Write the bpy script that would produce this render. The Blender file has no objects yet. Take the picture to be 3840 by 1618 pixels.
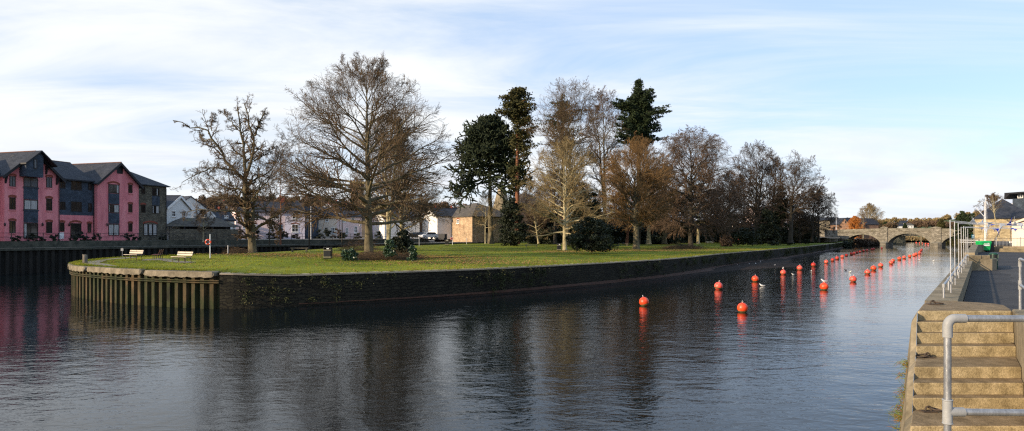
import bpy, math, random
import numpy as np
from mathutils import Vector, Matrix
R = math.radians
sc = bpy.context.scene
col = sc.collection

# ---------------- camera, sky, sun, exposure ----------------
H = 4.4            # eye above the water
HOR = 885.0        # horizon row in the 3840 px photograph
F = 2500.0         # focal length in photograph pixels
cam_d = bpy.data.cameras.new('camera'); cam = bpy.data.objects.new('camera', cam_d); col.objects.link(cam)
cam.location = (0, 0, H); cam.rotation_euler = (R(90), 0, 0)
cam_d.sensor_width = 36.0; cam_d.lens = F/3840*36.0
cam_d.shift_y = (HOR-809)/3840.0
cam_d.clip_start = 0.1; cam_d.clip_end = 8000
sc.camera = cam

SUN_EL = R(17); SUN_AZ = R(239)         # azimuth clockwise from +Y
sdir = Vector((math.sin(SUN_AZ)*math.cos(SUN_EL), math.cos(SUN_AZ)*math.cos(SUN_EL), math.sin(SUN_EL)))
sl = bpy.data.lights.new('sun', 'SUN'); sl.energy = 5.0; sl.angle = R(0.5); sl.color = (1.0, 0.80, 0.56)
so = bpy.data.objects.new('sun', sl); col.objects.link(so)
so.rotation_euler = (-sdir).to_track_quat('-Z', 'Y').to_euler()
w = bpy.data.worlds.new('World'); sc.world = w; w.use_nodes = True
nt = w.node_tree; nt.nodes.clear()
def N(t, nt=None, **kw):
    n = nt.nodes.new(t)
    for k, v in kw.items():
        if k.startswith('i_'):
            n.inputs[int(k[2:]) if k[2:].isdigit() else k[2:].replace('_', ' ')].default_value = v
        else: setattr(n, k, v)
    return n
def build_world():
    L = nt.links.new
    sky = N('ShaderNodeTexSky', nt, sky_type='NISHITA', sun_disc=False, sun_elevation=SUN_EL, sun_rotation=SUN_AZ)
    sky.air_density = 1.0; sky.dust_density = 1.0; sky.ozone_density = 2.0
    tc = N('ShaderNodeTexCoord', nt)
    sep = N('ShaderNodeSeparateXYZ', nt); L(tc.outputs['Generated'], sep.inputs[0])
    zz = N('ShaderNodeMath', nt, operation='MAXIMUM', i_1=0.0); L(sep.outputs[2], zz.inputs[0])
    za = N('ShaderNodeMath', nt, operation='ADD', i_1=0.10); L(zz.outputs[0], za.inputs[0])
    dx = N('ShaderNodeMath', nt, operation='DIVIDE'); L(sep.outputs[0], dx.inputs[0]); L(za.outputs[0], dx.inputs[1])
    dy = N('ShaderNodeMath', nt, operation='DIVIDE'); L(sep.outputs[1], dy.inputs[0]); L(za.outputs[0], dy.inputs[1])
    cmb = N('ShaderNodeCombineXYZ', nt); L(dx.outputs[0], cmb.inputs[0]); L(dy.outputs[0], cmb.inputs[1])
    m1 = N('ShaderNodeMapping', nt); m1.inputs['Rotation'].default_value = (0, 0, R(9)); m1.inputs['Scale'].default_value = (0.42, 1.0, 1)
    L(cmb.outputs[0], m1.inputs[0])
    n1 = N('ShaderNodeTexNoise', nt, i_Scale=1.1, i_Detail=9.0, i_Roughness=0.60, i_Distortion=0.9); L(m1.outputs[0], n1.inputs['Vector'])
    m2 = N('ShaderNodeMapping', nt); m2.inputs['Rotation'].default_value = (0, 0, R(-10)); m2.inputs['Scale'].default_value = (0.5, 1.1, 1); m2.inputs['Location'].default_value = (3.1, 5.2, 0)
    L(cmb.outputs[0], m2.inputs[0])
    n2 = N('ShaderNodeTexNoise', nt, i_Scale=0.45, i_Detail=4.0, i_Roughness=0.5, i_Distortion=0.4); L(m2.outputs[0], n2.inputs['Vector'])
    s = N('ShaderNodeMath', nt, operation='MULTIPLY_ADD', i_1=0.5); L(n1.outputs[0], s.inputs[0])
    s2 = N('ShaderNodeMath', nt, operation='MULTIPLY', i_1=0.5); L(n2.outputs[0], s2.inputs[0]); L(s2.outputs[0], s.inputs[2])
    # more cloud towards the sun (left), clearer to the right
    ax = N('ShaderNodeMath', nt, operation='MULTIPLY_ADD', i_1=-0.06); L(sep.outputs[0], ax.inputs[0])
    az = N('ShaderNodeMath', nt, operation='MULTIPLY_ADD', i_1=-0.30); L(sep.outputs[2], az.inputs[0]); L(s.outputs[0], az.inputs[2]); L(az.outputs[0], ax.inputs[2])
    cov = N('ShaderNodeMapRange', nt, interpolation_type='SMOOTHSTEP'); cov.inputs['From Min'].default_value = 0.27; cov.inputs['From Max'].default_value = 0.57
    L(ax.outputs[0], cov.inputs['Value'])
    # low grey cumulus bank near the horizon
    mp3 = N('ShaderNodeMapping', nt); mp3.inputs['Scale'].default_value = (7, 7, 22); L(tc.outputs['Generated'], mp3.inputs[0])
    n3 = N('ShaderNodeTexNoise', nt, i_Scale=1.0, i_Detail=6.0, i_Roughness=0.55); L(mp3.outputs[0], n3.inputs['Vector'])
    lo = N('ShaderNodeMapRange', nt, interpolation_type='SMOOTHSTEP'); lo.inputs['From Min'].default_value = 0.17; lo.inputs['From Max'].default_value = 0.01
    L(sep.outputs[2], lo.inputs['Value'])
    c3 = N('ShaderNodeMapRange', nt, interpolation_type='SMOOTHSTEP'); c3.inputs['From Min'].default_value = 0.47; c3.inputs['From Max'].default_value = 0.66
    L(n3.outputs[0], c3.inputs['Value'])
    c4 = N('ShaderNodeMath', nt, operation='MULTIPLY'); L(c3.outputs[0], c4.inputs[0]); L(lo.outputs[0], c4.inputs[1])
    skg = N('ShaderNodeVectorMath', nt, operation='MULTIPLY'); skg.inputs[1].default_value = SKYMUL; L(sky.outputs[0], skg.inputs[0])
    cs = N('ShaderNodeMapRange', nt); cs.inputs['From Min'].default_value = .35; cs.inputs['From Max'].default_value = .62; cs.inputs['To Min'].default_value = .92; cs.inputs['To Max'].default_value = 1.0; L(n1.outputs[0], cs.inputs['Value'])
    cc = N('ShaderNodeVectorMath', nt, operation='SCALE'); cc.inputs[0].default_value = CLOUD[:3]; L(cs.outputs[0], cc.inputs['Scale'])
    mix = N('ShaderNodeMix', nt, data_type='RGBA'); L(cc.outputs[0], mix.inputs[7])
    vl = N('ShaderNodeVectorMath', nt, operation='ADD'); vl.inputs[1].default_value = (1.35, 2.05, 2.85); L(skg.outputs[0], vl.inputs[0])   # thin high veil over the blue
    L(cov.outputs[0], mix.inputs[0]); L(vl.outputs[0], mix.inputs[6])
    mix2 = N('ShaderNodeMix', nt, data_type='RGBA'); mix2.inputs[7].default_value = CUMUL
    L(c4.outputs[0], mix2.inputs[0]); L(mix.outputs[2], mix2.inputs[6])
    bg = N('ShaderNodeBackground', nt); bg.inputs[1].default_value = 0.15; L(mix2.outputs[2], bg.inputs[0])
    out = N('ShaderNodeOutputWorld', nt); L(bg.outputs[0], out.inputs[0])
SKYMUL = (0.62, 0.55, 0.62); CLOUD = (5.2, 5.38, 5.55, 1); CUMUL = (4.3, 4.45, 4.95, 1)
build_world()
sc.view_settings.view_transform = 'Standard'; sc.view_settings.look = 'None'
sc.view_settings.exposure = 0.36; sc.view_settings.gamma = 1.0
sc.cycles.max_bounces = 5; sc.cycles.diffuse_bounces = 2; sc.cycles.glossy_bounces = 3; sc.cycles.transparent_max_bounces = 4
sc.cycles.use_denoising = False; sc.cycles.filter_width = 1.25

# ---------------- helpers ----------------
def W(px, Y): return ((px-1920)/F*Y, Y)
def zat(py, Y): return H+(HOR-py)*Y/F

class MB:
    """collects polygons for ONE mesh object"""
    def __init__(s): s.v = []; s.f = []; s.m = []; s.sm = []; s.n = 0; s.mi = 0
    def add(s, V, Fc, smooth=False):
        V = np.asarray(V, float).reshape(-1, 3); s.v.append(V)
        for f in Fc: s.f.append(tuple(int(i)+s.n for i in f)); s.m.append(s.mi); s.sm.append(smooth)
        s.n += len(V); return s
    def box(s, c, d, rz=0, M=None):
        x, y, z = d[0]/2, d[1]/2, d[2]/2
        V = np.array([(i, j, k) for i in (-x, x) for j in (-y, y) for k in (-z, z)])
        if rz: V = V @ np.array(Matrix.Rotation(rz, 3, 'Z')).T
        if M is not None: V = V @ np.array(M).T
        return s.add(V+np.array(c), [(0, 1, 3, 2), (4, 6, 7, 5), (0, 4, 5, 1), (2, 3, 7, 6), (0, 2, 6, 4), (1, 5, 7, 3)])
    def prism(s, base, top):
        n = len(base); V = list(base)+list(top)
        fs = [tuple(range(n-1, -1, -1)), tuple(range(n, 2*n))]+[(i, (i+1) % n, n+(i+1) % n, n+i) for i in range(n)]
        return s.add(V, fs)
    def tube(s, pts, r, sides=8, cap=True):
        P = np.array(pts, float); n = len(P); r = np.ones(n)*np.array(r)
        T = np.gradient(P, axis=0); T /= np.linalg.norm(T, axis=1)[:, None]
        ref = np.array([0, 0, 1.]) if abs(T[0][2]) < .9 else np.array([1., 0, 0])
        V = []
        u = None
        for k in range(n):
            u = np.cross(T[k], ref) if u is None else u-T[k]*np.dot(u, T[k])
            u /= np.linalg.norm(u); vv = np.cross(T[k], u)
            for j in range(sides):
                a = 2*math.pi*j/sides; V.append(P[k]+r[k]*(math.cos(a)*u+math.sin(a)*vv))
        fs = [(k*sides+j, k*sides+(j+1) % sides, (k+1)*sides+(j+1) % sides, (k+1)*sides+j) for k in range(n-1) for j in range(sides)]
        s.add(V, fs, True)
        if cap: s.add(V[:sides], [tuple(range(sides-1, -1, -1))]); s.add(V[-sides:], [tuple(range(sides))])
        return s
    def lathe(s, prof, c=(0, 0, 0), sides=20):
        V = [(c[0]+r*math.cos(2*math.pi*j/sides), c[1]+r*math.sin(2*math.pi*j/sides), c[2]+z) for r, z in prof for j in range(sides)]
        n = len(prof)
        return s.add(V, [(k*sides+j, k*sides+(j+1) % sides, (k+1)*sides+(j+1) % sides, (k+1)*sides+j) for k in range(n-1) for j in range(sides)], True)
    def torus(s, c, Rr, r, M=None, a=24, b=8):
        V = []
        for i in range(a):
            t = 2*math.pi*i/a
            for j in range(b):
                q = 2*math.pi*j/b; V.append(((Rr+r*math.cos(q))*math.cos(t), (Rr+r*math.cos(q))*math.sin(t), r*math.sin(q)))
        V = np.array(V)
        if M is not None: V = V @ np.array(M).T
        return s.add(V+np.array(c), [(i*b+j, ((i+1) % a)*b+j, ((i+1) % a)*b+(j+1) % b, i*b+(j+1) % b) for i in range(a) for j in range(b)], True)
    def build(s, name, mats, parent=None, bevel=0, local=False):
        V = np.concatenate(s.v) if s.v else np.zeros((0, 3))
        off = Vector((0, 0, 0))
        if parent is not None and not local:
            off = wloc(parent)
        elif parent is None and not local:
            off = Vector((float((V[:, 0].min()+V[:, 0].max())/2), float((V[:, 1].min()+V[:, 1].max())/2), float(V[:, 2].min())))
        V = V-np.array(off)
        me = bpy.data.meshes.new(name); me.from_pydata([tuple(p) for p in V], [], s.f)
        if not isinstance(mats, (list, tuple)): mats = [mats]
        for m in mats: me.materials.append(m)
        me.polygons.foreach_set('material_index', s.m); me.polygons.foreach_set('use_smooth', s.sm)
        me.update(); auto_uv(me)
        o = bpy.data.objects.new(name, me); col.objects.link(o); o.parent = parent
        if parent is None and not local: o.location = off
        if bevel:
            b = o.modifiers.new('bevel', 'BEVEL'); b.width = bevel; b.segments = 2; b.limit_method = 'ANGLE'; b.angle_limit = R(40)
        return o

def wloc(o):
    l = Vector((0, 0, 0))
    while o is not None: l += o.location; o = o.parent
    return l

def auto_uv(me):
    uv = me.uv_layers.new(name='UVMap'); nl = len(me.loops)
    if nl == 0: return
    co = np.zeros(len(me.vertices)*3); me.vertices.foreach_get('co', co); co = co.reshape(-1, 3)
    li = np.zeros(nl, int); me.loops.foreach_get('vertex_index', li)
    nf = len(me.polygons); no = np.zeros(nf*3); me.polygons.foreach_get('normal', no); no = no.reshape(-1, 3)
    lt = np.zeros(nf, int); me.polygons.foreach_get('loop_total', lt)
    nn = np.repeat(no, lt, axis=0); p = co[li]
    h = np.hypot(nn[:, 0], nn[:, 1]); hs = np.where(h > 1e-6, h, 1)
    tx, ty = -nn[:, 1]/hs, nn[:, 0]/hs
    flat = h < .25
    u = np.where(flat, p[:, 0], p[:, 0]*tx+p[:, 1]*ty); v = np.where(flat, p[:, 1], p[:, 2]/np.maximum(hs*0+np.where(h > .3, h, 1), .3))
    uv.data.foreach_set('uv', np.stack([u, v], 1).ravel())

def np_mesh(name, V, Q, mats, parent=None, mi=None, smooth=True):
    """large quad mesh from arrays, world coordinates"""
    off = wloc(parent) if parent is not None else Vector((0, 0, 0))
    me = bpy.data.meshes.new(name); V = V-np.array(off)
    nq = len(Q); me.vertices.add(len(V)); me.vertices.foreach_set('co', V.ravel())
    me.loops.add(nq*4); me.loops.foreach_set('vertex_index', Q.ravel().astype(np.int32))
    me.polygons.add(nq); me.polygons.foreach_set('loop_start', np.arange(0, nq*4, 4, dtype=np.int32))
    if not isinstance(mats, (list, tuple)): mats = [mats]
    for m in mats: me.materials.append(m)
    if mi is not None: me.polygons.foreach_set('material_index', mi.astype(np.int32))
    me.polygons.foreach_set('use_smooth', np.full(nq, smooth)); me.update(calc_edges=True)
    o = bpy.data.objects.new(name, me); col.objects.link(o); o.parent = parent
    return o

def thing(name, label, cat, loc=(0, 0, 0), rz=0, group=None):
    o = bpy.data.objects.new(name, None); col.objects.link(o); o.empty_display_size = .2
    o.location = loc; o.rotation_euler = (0, 0, rz); return tag(o, label, cat, group)
def tag(o, label, cat, group=None):
    o['label'] = label; o['category'] = cat
    if group: o['group'] = group
    return o
def struct(o): o['kind'] = 'structure'; return o
def stuff(o, label, cat): tag(o, label, cat); o['kind'] = 'stuff'; return o
def dup(root, loc, rz=0, label=None, scale=1):
    r = root.copy(); col.objects.link(r); r.location = loc; r.rotation_euler = (0, 0, rz); r.scale = (scale,)*3
    if label: r['label'] = label
    for ch in list(root.children):
        c = ch.copy(); col.objects.link(c); c.parent = r
        for g in ch.children:
            d = g.copy(); col.objects.link(d); d.parent = c
    return r

# ---------------- materials ----------------
def new_mat(name):
    m = bpy.data.materials.new(name); m.use_nodes = True
    return m, m.node_tree, m.node_tree.nodes['Principled BSDF']
def ramp(nt, stops):
    r = nt.nodes.new('ShaderNodeValToRGB')
    while len(r.color_ramp.elements) < len(stops): r.color_ramp.elements.new(.5)
    for e, (p, c) in zip(r.color_ramp.elements, stops): e.position = p; e.color = tuple(c)+(1,)
    return r
def noisy(name, cols, scale=1.0, rough=.85, bump=.0, bscale=None, detail=6, stretch=(1, 1, 1), spec=.3, metal=0, coord='Object', fine=0.0, dist=.01):
    """noise between the colours + bump"""
    m, nt, b = new_mat(name); L = nt.links.new
    tc = N('ShaderNodeTexCoord', nt); mp = N('ShaderNodeMapping', nt); mp.inputs['Scale'].default_value = stretch; L(tc.outputs[coord], mp.inputs[0])
    n = N('ShaderNodeTexNoise', nt, i_Scale=scale, i_Detail=float(detail), i_Roughness=0.6); L(mp.outputs[0], n.inputs['Vector'])
    k = len(cols); st = [(.32+.36*i/max(1, k-1), c) for i, c in enumerate(cols)]
    r = ramp(nt, st); L(n.outputs[0], r.inputs[0]); out = r.outputs[0]
    if fine:
        n2 = N('ShaderNodeTexNoise', nt, i_Scale=scale*9, i_Detail=3.0); L(mp.outputs[0], n2.inputs['Vector'])
        mr = N('ShaderNodeMapRange', nt); mr.inputs['From Min'].default_value = .3; mr.inputs['From Max'].default_value = .7; mr.inputs['To Min'].default_value = 1-fine; mr.inputs['To Max'].default_value = 1+fine
        L(n2.outputs[0], mr.inputs['Value'])
        mul = N('ShaderNodeVectorMath', nt, operation='SCALE'); L(out, mul.inputs[0]); L(mr.outputs[0], mul.inputs['Scale']); out = mul.outputs[0]
    L(out, b.inputs['Base Color']); b.inputs['Roughness'].default_value = rough; b.inputs['Specular IOR Level'].default_value = spec; b.inputs['Metallic'].default_value = metal
    if bump:
        nb = N('ShaderNodeTexNoise', nt, i_Scale=bscale or scale*6, i_Detail=5.0); L(mp.outputs[0], nb.inputs['Vector'])
        bp = N('ShaderNodeBump', nt, i_Strength=bump, i_Distance=dist); L(nb.outputs[0], bp.inputs['Height']); L(bp.outputs[0], b.inputs['Normal'])
    return m
def bricky(name, c1, c2, mortar, bw=.35, bh=.12, ms=.012, distort=.06, rough=.9, bump=.5, stain=None, offset=.5, patches=None):
    m, nt, b = new_mat(name); L = nt.links.new
    tc = N('ShaderNodeTexCoord', nt)
    nd = N('ShaderNodeTexNoise', nt, i_Scale=2.2, i_Detail=3.0); L(tc.outputs['UV'], nd.inputs['Vector'])
    sub = N('ShaderNodeVectorMath', nt, operation='SUBTRACT'); sub.inputs[1].default_value = (.5, .5, .5); L(nd.outputs['Color'], sub.inputs[0])
    scl = N('ShaderNodeVectorMath', nt, operation='SCALE'); scl.inputs['Scale'].default_value = distort*2; L(sub.outputs[0], scl.inputs[0])
    add = N('ShaderNodeVectorMath', nt, operation='ADD'); L(tc.outputs['UV'], add.inputs[0]); L(scl.outputs[0], add.inputs[1])
    br = N('ShaderNodeTexBrick', nt); br.offset = offset
    for k, v in (('Color1', c1+(1,)), ('Color2', c2+(1,)), ('Mortar', mortar+(1,)), ('Scale', 1.0), ('Mortar Size', ms), ('Mortar Smooth', .3), ('Bias', 0.0), ('Brick Width', bw), ('Row Height', bh)): br.inputs[k].default_value = v
    L(add.outputs[0], br.inputs['Vector'])
    n = N('ShaderNodeTexNoise', nt, i_Scale=.9, i_Detail=7.0, i_Roughness=.7); L(tc.outputs['Object'], n.inputs['Vector'])
    mr = N('ShaderNodeMapRange', nt); mr.inputs['From Min'].default_value = .3; mr.inputs['From Max'].default_value = .7; mr.inputs['To Min'].default_value = .55; mr.inputs['To Max'].default_value = 1.35; L(n.outputs[0], mr.inputs['Value'])
    mul = N('ShaderNodeVectorMath', nt, operation='SCALE'); L(br.outputs['Color'], mul.inputs[0]); L(mr.outputs[0], mul.inputs['Scale']); out = mul.outputs[0]
    if patches:
        n2 = N('ShaderNodeTexNoise', nt, i_Scale=patches[1], i_Detail=6.0, i_Roughness=.65); L(tc.outputs['Object'], n2.inputs['Vector'])
        f = N('ShaderNodeMapRange', nt, interpolation_type='SMOOTHSTEP'); f.inputs['From Min'].default_value = patches[2]; f.inputs['From Max'].default_value = patches[2]+.12; L(n2.outputs[0], f.inputs['Value'])
        mx = N('ShaderNodeMix', nt, data_type='RGBA'); mx.inputs[7].default_value = tuple(patches[0])+(1,); L(f.outputs[0], mx.inputs[0]); L(out, mx.inputs[6]); out = mx.outputs[2]
    L(out, b.inputs['Base Color']); b.inputs['Roughness'].default_value = rough; b.inputs['Specular IOR Level'].default_value = .25
    inv = N('ShaderNodeMath', nt, operation='SUBTRACT', i_0=1.0); L(br.outputs['Fac'], inv.inputs[1])
    ad = N('ShaderNodeMath', nt, operation='MULTIPLY_ADD', i_1=.6); L(n.outputs[0], ad.inputs[0]); L(inv.outputs[0], ad.inputs[2])
    bp = N('ShaderNodeBump', nt, i_Strength=bump, i_Distance=.03); L(ad.outputs[0], bp.inputs['Height']); L(bp.outputs[0], b.inputs['Normal'])
    return m
def plain(name, c, rough=.6, metal=0, spec=.4): return noisy(name, [tuple(x*.85 for x in c), tuple(min(1, x*1.12) for x in c)], 3.0, rough, 0.0, metal=metal, spec=spec)
def glassy(name, c=(.012, .014, .016)):
    m, nt, b = new_mat(name); b.inputs['Base Color'].default_value = c+(1,); b.inputs['Roughness'].default_value = .06; b.inputs['Specular IOR Level'].default_value = .8
    return m

M = {}
M['pink'] = noisy('pink_render', [(.62, .18, .20), (.76, .25, .265), (.84, .31, .32)], .9, .9, .25, 9, fine=.10, stretch=(1.3, 1.3, .28))
M['slate_hung'] = bricky('hung_slate', (.042, .058, .080), (.068, .088, .118), (.018, .022, .03), .3, .18, .012, .0, .7, .3)
M['roof'] = bricky('roof_slate', (.026, .030, .040), (.048, .052, .062), (.02, .02, .025), .32, .2, .015, .0, .65, .5, patches=((.085, .08, .06), 1.3, .60))
M['roof_brown'] = bricky('brown_roof_slate', (.10, .085, .07), (.15, .13, .105), (.03, .028, .025), .32, .2, .015, .0, .8, .5, patches=((.16, .14, .07), 1.0, .55))
M['ridge_tile'] = noisy('ridge_tile', [(.13, .06, .04), (.20, .09, .055)], 2, .85)
M['rubble'] = bricky('rubble_stone', (.13, .115, .085), (.24, .21, .15), (.06, .055, .045), .42, .13, .02, .11, .95, .9)
M['rubble_warm'] = bricky('warm_rubble', (.40, .27, .16), (.58, .42, .26), (.30, .24, .17), .45, .16, .02, .13, .95, .9, patches=((.42, .17, .09), 1.1, .60))
M['rubble_gold'] = bricky('gold_rubble', (.36, .27, .14), (.60, .48, .28), (.34, .29, .20), .5, .13, .02, .1, .95, .9)
M['ashlar'] = bricky('bridge_ashlar', (.15, .135, .105), (.30, .27, .215), (.07, .06, .05), .75, .36, .025, .06, .95, .7, patches=((.11, .10, .075), .8, .53))
M['parapet'] = bricky('parapet_ashlar', (.16, .145, .112), (.26, .235, .18), (.06, .055, .045), 1.3, .42, .025, .04, .95, .7, patches=((.13, .115, .075), .7, .55))
M['brick_red'] = noisy('red_brick', [(.20, .05, .035), (.30, .08, .05)], 3, .9, fine=.2)
M['redstone'] = bricky('red_sandstone', (.20, .115, .075), (.28, .17, .11), (.12, .08, .06), .6, .3, .02, .03)
M['white'] = noisy('white_render', [(.70, .67, .62), (.82, .80, .76)], .6, .9, fine=.04)
M['palepink'] = noisy('pale_pink_render', [(.70, .53, .50), (.80, .63, .60)], .5, .9, fine=.04)
M['lilac'] = noisy('lilac_render', [(.66, .58, .64), (.76, .69, .74)], .5, .9, fine=.04)
M['cream'] = noisy('cream_render', [(.66, .55, .44), (.78, .67, .55)], .5, .9, fine=.04)
M['frame_dark'] = plain('dark_window_frame', (.018, .014, .012), .4)
M['frame_white'] = plain('white_paint', (.80, .79, .76), .4)
M['glass'] = glassy('window_glass')
M['glass_sky'] = glassy('pale_window_glass', (.10, .12, .14))
M['curtain'] = noisy('curtain', [(.30, .29, .28), (.55, .53, .50)], 9, .9, stretch=(1, 1, .1))
M['timber_dark'] = plain('black_timber', (.015, .015, .018), .6)
M['blue_paint'] = plain('blue_paint', (.02, .16, .24), .5)
M['concrete'] = noisy('weathered_concrete', [(.115, .095, .06), (.21, .17, .105), (.30, .245, .16)], 1.1, .95, .6, 26, fine=.18, dist=.012)
M['concrete_step'] = _cs = noisy('step_concrete', [(.22, .17, .09), (.34, .27, .15), (.46, .37, .22)], 4.5, .95, .8, 60, fine=.28, dist=.008)
def worn_tread(m, k): # mud and lichen lie on the level surfaces
    nt = m.node_tree; b = nt.nodes['Principled BSDF']; L = nt.links.new; src = b.inputs['Base Color'].links[0].from_socket
    g = N('ShaderNodeNewGeometry', nt); sp = N('ShaderNodeSeparateXYZ', nt); L(g.outputs['True Normal'], sp.inputs[0]); mr = N('ShaderNodeMapRange', nt); mr.inputs['From Min'].default_value = .6; mr.inputs['From Max'].default_value = .95; L(sp.outputs[2], mr.inputs['Value'])
    mx = N('ShaderNodeMix', nt, data_type='RGBA', blend_type='MULTIPLY'); mx.inputs[7].default_value = k+(1,); L(mr.outputs[0], mx.inputs[0]); L(src, mx.inputs[6]); L(mx.outputs[2], b.inputs['Base Color'])
worn_tread(M['concrete_step'], (.62, .55, .52))
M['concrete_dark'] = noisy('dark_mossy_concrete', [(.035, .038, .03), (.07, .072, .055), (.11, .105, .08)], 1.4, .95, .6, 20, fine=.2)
M['cap'] = noisy('cracked_coping', [(.10, .085, .058), (.19, .16, .11), (.28, .235, .17)], 1.5, .95, .6, 14, fine=.18, dist=.03)
M['edge'] = noisy('pale_edge_stone', [(.26, .21, .15), (.46, .38, .28)], .7, .9, fine=.1)
M['rust'] = noisy('rusty_piling', [(.014, .014, .007), (.030, .036, .012), (.050, .040, .018), (.095, .062, .028)], 1.1, .9, .3, 10, stretch=(1.5, 1.5, .5), fine=.2)
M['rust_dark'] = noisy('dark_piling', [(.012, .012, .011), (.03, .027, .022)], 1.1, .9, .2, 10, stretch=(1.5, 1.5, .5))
M['mosswall'] = bricky('mossy_island_stone', (.020, .018, .011), (.034, .030, .019), (.010, .009, .007), .5, .2, .03, .3, .95, 1.0, patches=((.12, .115, .10), 1.2, .72))
M['mud'] = noisy('river_mud', [(.016, .012, .010), (.036, .026, .020)], 2.2, .85, .5, 12, spec=.08)
M['mud_leaf'] = noisy('leafy_mud', [(.035, .018, .010), (.085, .036, .020)], 7, .8, .6, 30, fine=.4)
M['asphalt'] = noisy('asphalt', [(.022, .022, .024), (.036, .035, .036), (.052, .05, .048)], .55, .9, .5, 60, fine=.15)
M['asphalt_old'] = noisy('worn_asphalt', [(.045, .043, .042), (.068, .065, .062)], .6, .9, .5, 60, fine=.15)
M['path'] = noisy('paving', [(.16, .145, .12), (.26, .235, .20)], .6, .9, fine=.15)
M['galv'] = noisy('galvanised_pipe', [(.24, .245, .25), (.40, .405, .41)], 7, .38, .15, 90, stretch=(1, 1, .3), metal=.55, fine=.2)
M['greypaint'] = noisy('grey_painted_fitting', [(.24, .245, .245), (.33, .335, .33)], 9, .5, .2, 60)
M['steel'] = noisy('bright_pole', [(.42, .42, .43), (.60, .60, .61)], 6, .35, metal=.5)
M['dark_iron'] = plain('dark_iron', (.020, .020, .022), .5)
M['iron_rust'] = noisy('rusty_iron', [(.045, .035, .028), (.11, .08, .06)], 18, .8, .4, 60, metal=.3)
M['orange'] = noisy('orange_buoy', [(.60, .050, .015), (.82, .065, .014), (.90, .13, .04)], 4.5, .38, spec=.5, fine=.06)
M['orange_faded'] = noisy('faded_buoy', [(.66, .07, .04), (.86, .085, .05), (.92, .20, .13)], 4.5, .42, spec=.5, fine=.06)
M['orange_dull'] = noisy('dull_buoy', [(.42, .018, .010), (.58, .035, .018)], 2.5, .45, spec=.5, fine=.06)
M['waterline'] = noisy('slimy_waterline', [(.03, .03, .012), (.11, .09, .025)], 8, .7)
M['bench_pale'] = noisy('pale_bench_slat', [(.50, .42, .32), (.68, .60, .49)], 4, .8, stretch=(.4, 4, 4), fine=.1)
M['bench_dark'] = noisy('red_brown_slat', [(.10, .028, .018), (.17, .055, .035)], 4, .7)
M['wood_grey'] = noisy('weathered_timber', [(.10, .085, .065), (.22, .19, .15)], 5, .95, .7, 30, stretch=(3, 3, .4))
M['bin_black'] = plain('black_bin', (.014, .014, .014), .4)
M['gold'] = plain('pale_band', (.55, .48, .28), .5)
M['bin_green'] = plain('dark_green_bin', (.012, .055, .035), .4)
M['dump_green'] = plain('bright_green_plastic', (.01, .36, .09), .45)
M['black'] = plain('black_plastic', (.012, .012, .012), .5)
M['ring_red'] = plain('lifebuoy_red', (.72, .07, .02), .5)
M['white_gloss'] = plain('white_gloss', (.78, .78, .77), .35)
M['blue_flag'] = plain('blue_flag', (.01, .03, .42), .7)
M['white_flag'] = plain('white_flag', (.72, .72, .72), .7)
M['grey_flag'] = plain('grey_flag', (.36, .38, .40), .7)
M['gull_white'] = plain('gull_white', (.80, .80, .78), .7)
M['gull_grey'] = plain('gull_grey', (.32, .34, .37), .7)
M['bird_dark'] = plain('dark_plumage', (.03, .028, .025), .7)
M['car_silver'] = plain('silver_paint', (.60, .61, .63), .25, .3)
M['car_dark'] = plain('dark_paint', (.02, .03, .045), .25, .3)
M['tyre'] = plain('tyre', (.015, .015, .015), .8)
M['bark'] = noisy('bark_olive', [(.055, .045, .026), (.12, .10, .06), (.18, .15, .085)], 2.2, .95, .8, 14, stretch=(1, 1, .4), fine=.2, dist=.03)
M['bark_pale'] = noisy('bark_pale', [(.20, .165, .09), (.34, .29, .17), (.44, .38, .24)], 2.0, .95, .5, 14, stretch=(1, 1, .4), fine=.15, dist=.02)
M['bark_red'] = noisy('bark_red', [(.13, .055, .03), (.25, .105, .055)], 2.0, .95, .8, 10, stretch=(1, 1, .3), dist=.04)
M['bark_dark'] = noisy('bark_dark', [(.028, .024, .017), (.06, .05, .035)], 2.2, .95, .6, 14, stretch=(1, 1, .4))
M['twig'] = noisy('twig_brown', [(.075, .050, .028), (.14, .095, .052)], .5, .95)
M['twig_pale'] = noisy('twig_pale', [(.17, .12, .055), (.29, .22, .105)], .5, .95)
M['twig_dark'] = noisy('twig_dark', [(.050, .034, .022), (.095, .064, .040)], .5, .95)
M['twig_orange'] = noisy('twig_orange', [(.15, .088, .036), (.24, .145, .062)], .5, .95)
M['twig_red'] = noisy('twig_redbrown', [(.085, .056, .036), (.14, .092, .058)], .5, .95)
M['willow'] = noisy('willow_orange', [(.42, .15, .03), (.56, .23, .06)], .5, .95)
M['deadleaf'] = noisy('dead_leaf', [(.15, .085, .035), (.27, .16, .07)], 3, .9)
M['conifer'] = noisy('conifer_dark', [(.010, .020, .007), (.032, .048, .016)], .7, .9)
M['conifer_warm'] = noisy('conifer_olive', [(.030, .034, .010), (.075, .066, .020)], .7, .9)
M['monkey'] = noisy('monkey_puzzle_green', [(.012, .020, .009), (.035, .046, .018)], 1.5, .85, 1.0, 9, dist=.1)
M['evergreen'] = noisy('evergreen_shrub', [(.006, .010, .003), (.022, .030, .009)], .8, .7, spec=.4)
M['laurel'] = noisy('glossy_laurel', [(.010, .030, .012), (.035, .075, .03)], 3, .45, spec=.6)
M['hillwood'] = noisy('hill_wood', [(.06, .045, .028), (.13, .095, .055)], .05, .95)
M['hillgreen'] = noisy('hill_field', [(.06, .085, .025), (.10, .12, .04)], .02, .95)
M['reeds'] = noisy('dry_reeds', [(.18, .13, .06), (.30, .23, .12)], 1, .95)
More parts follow.
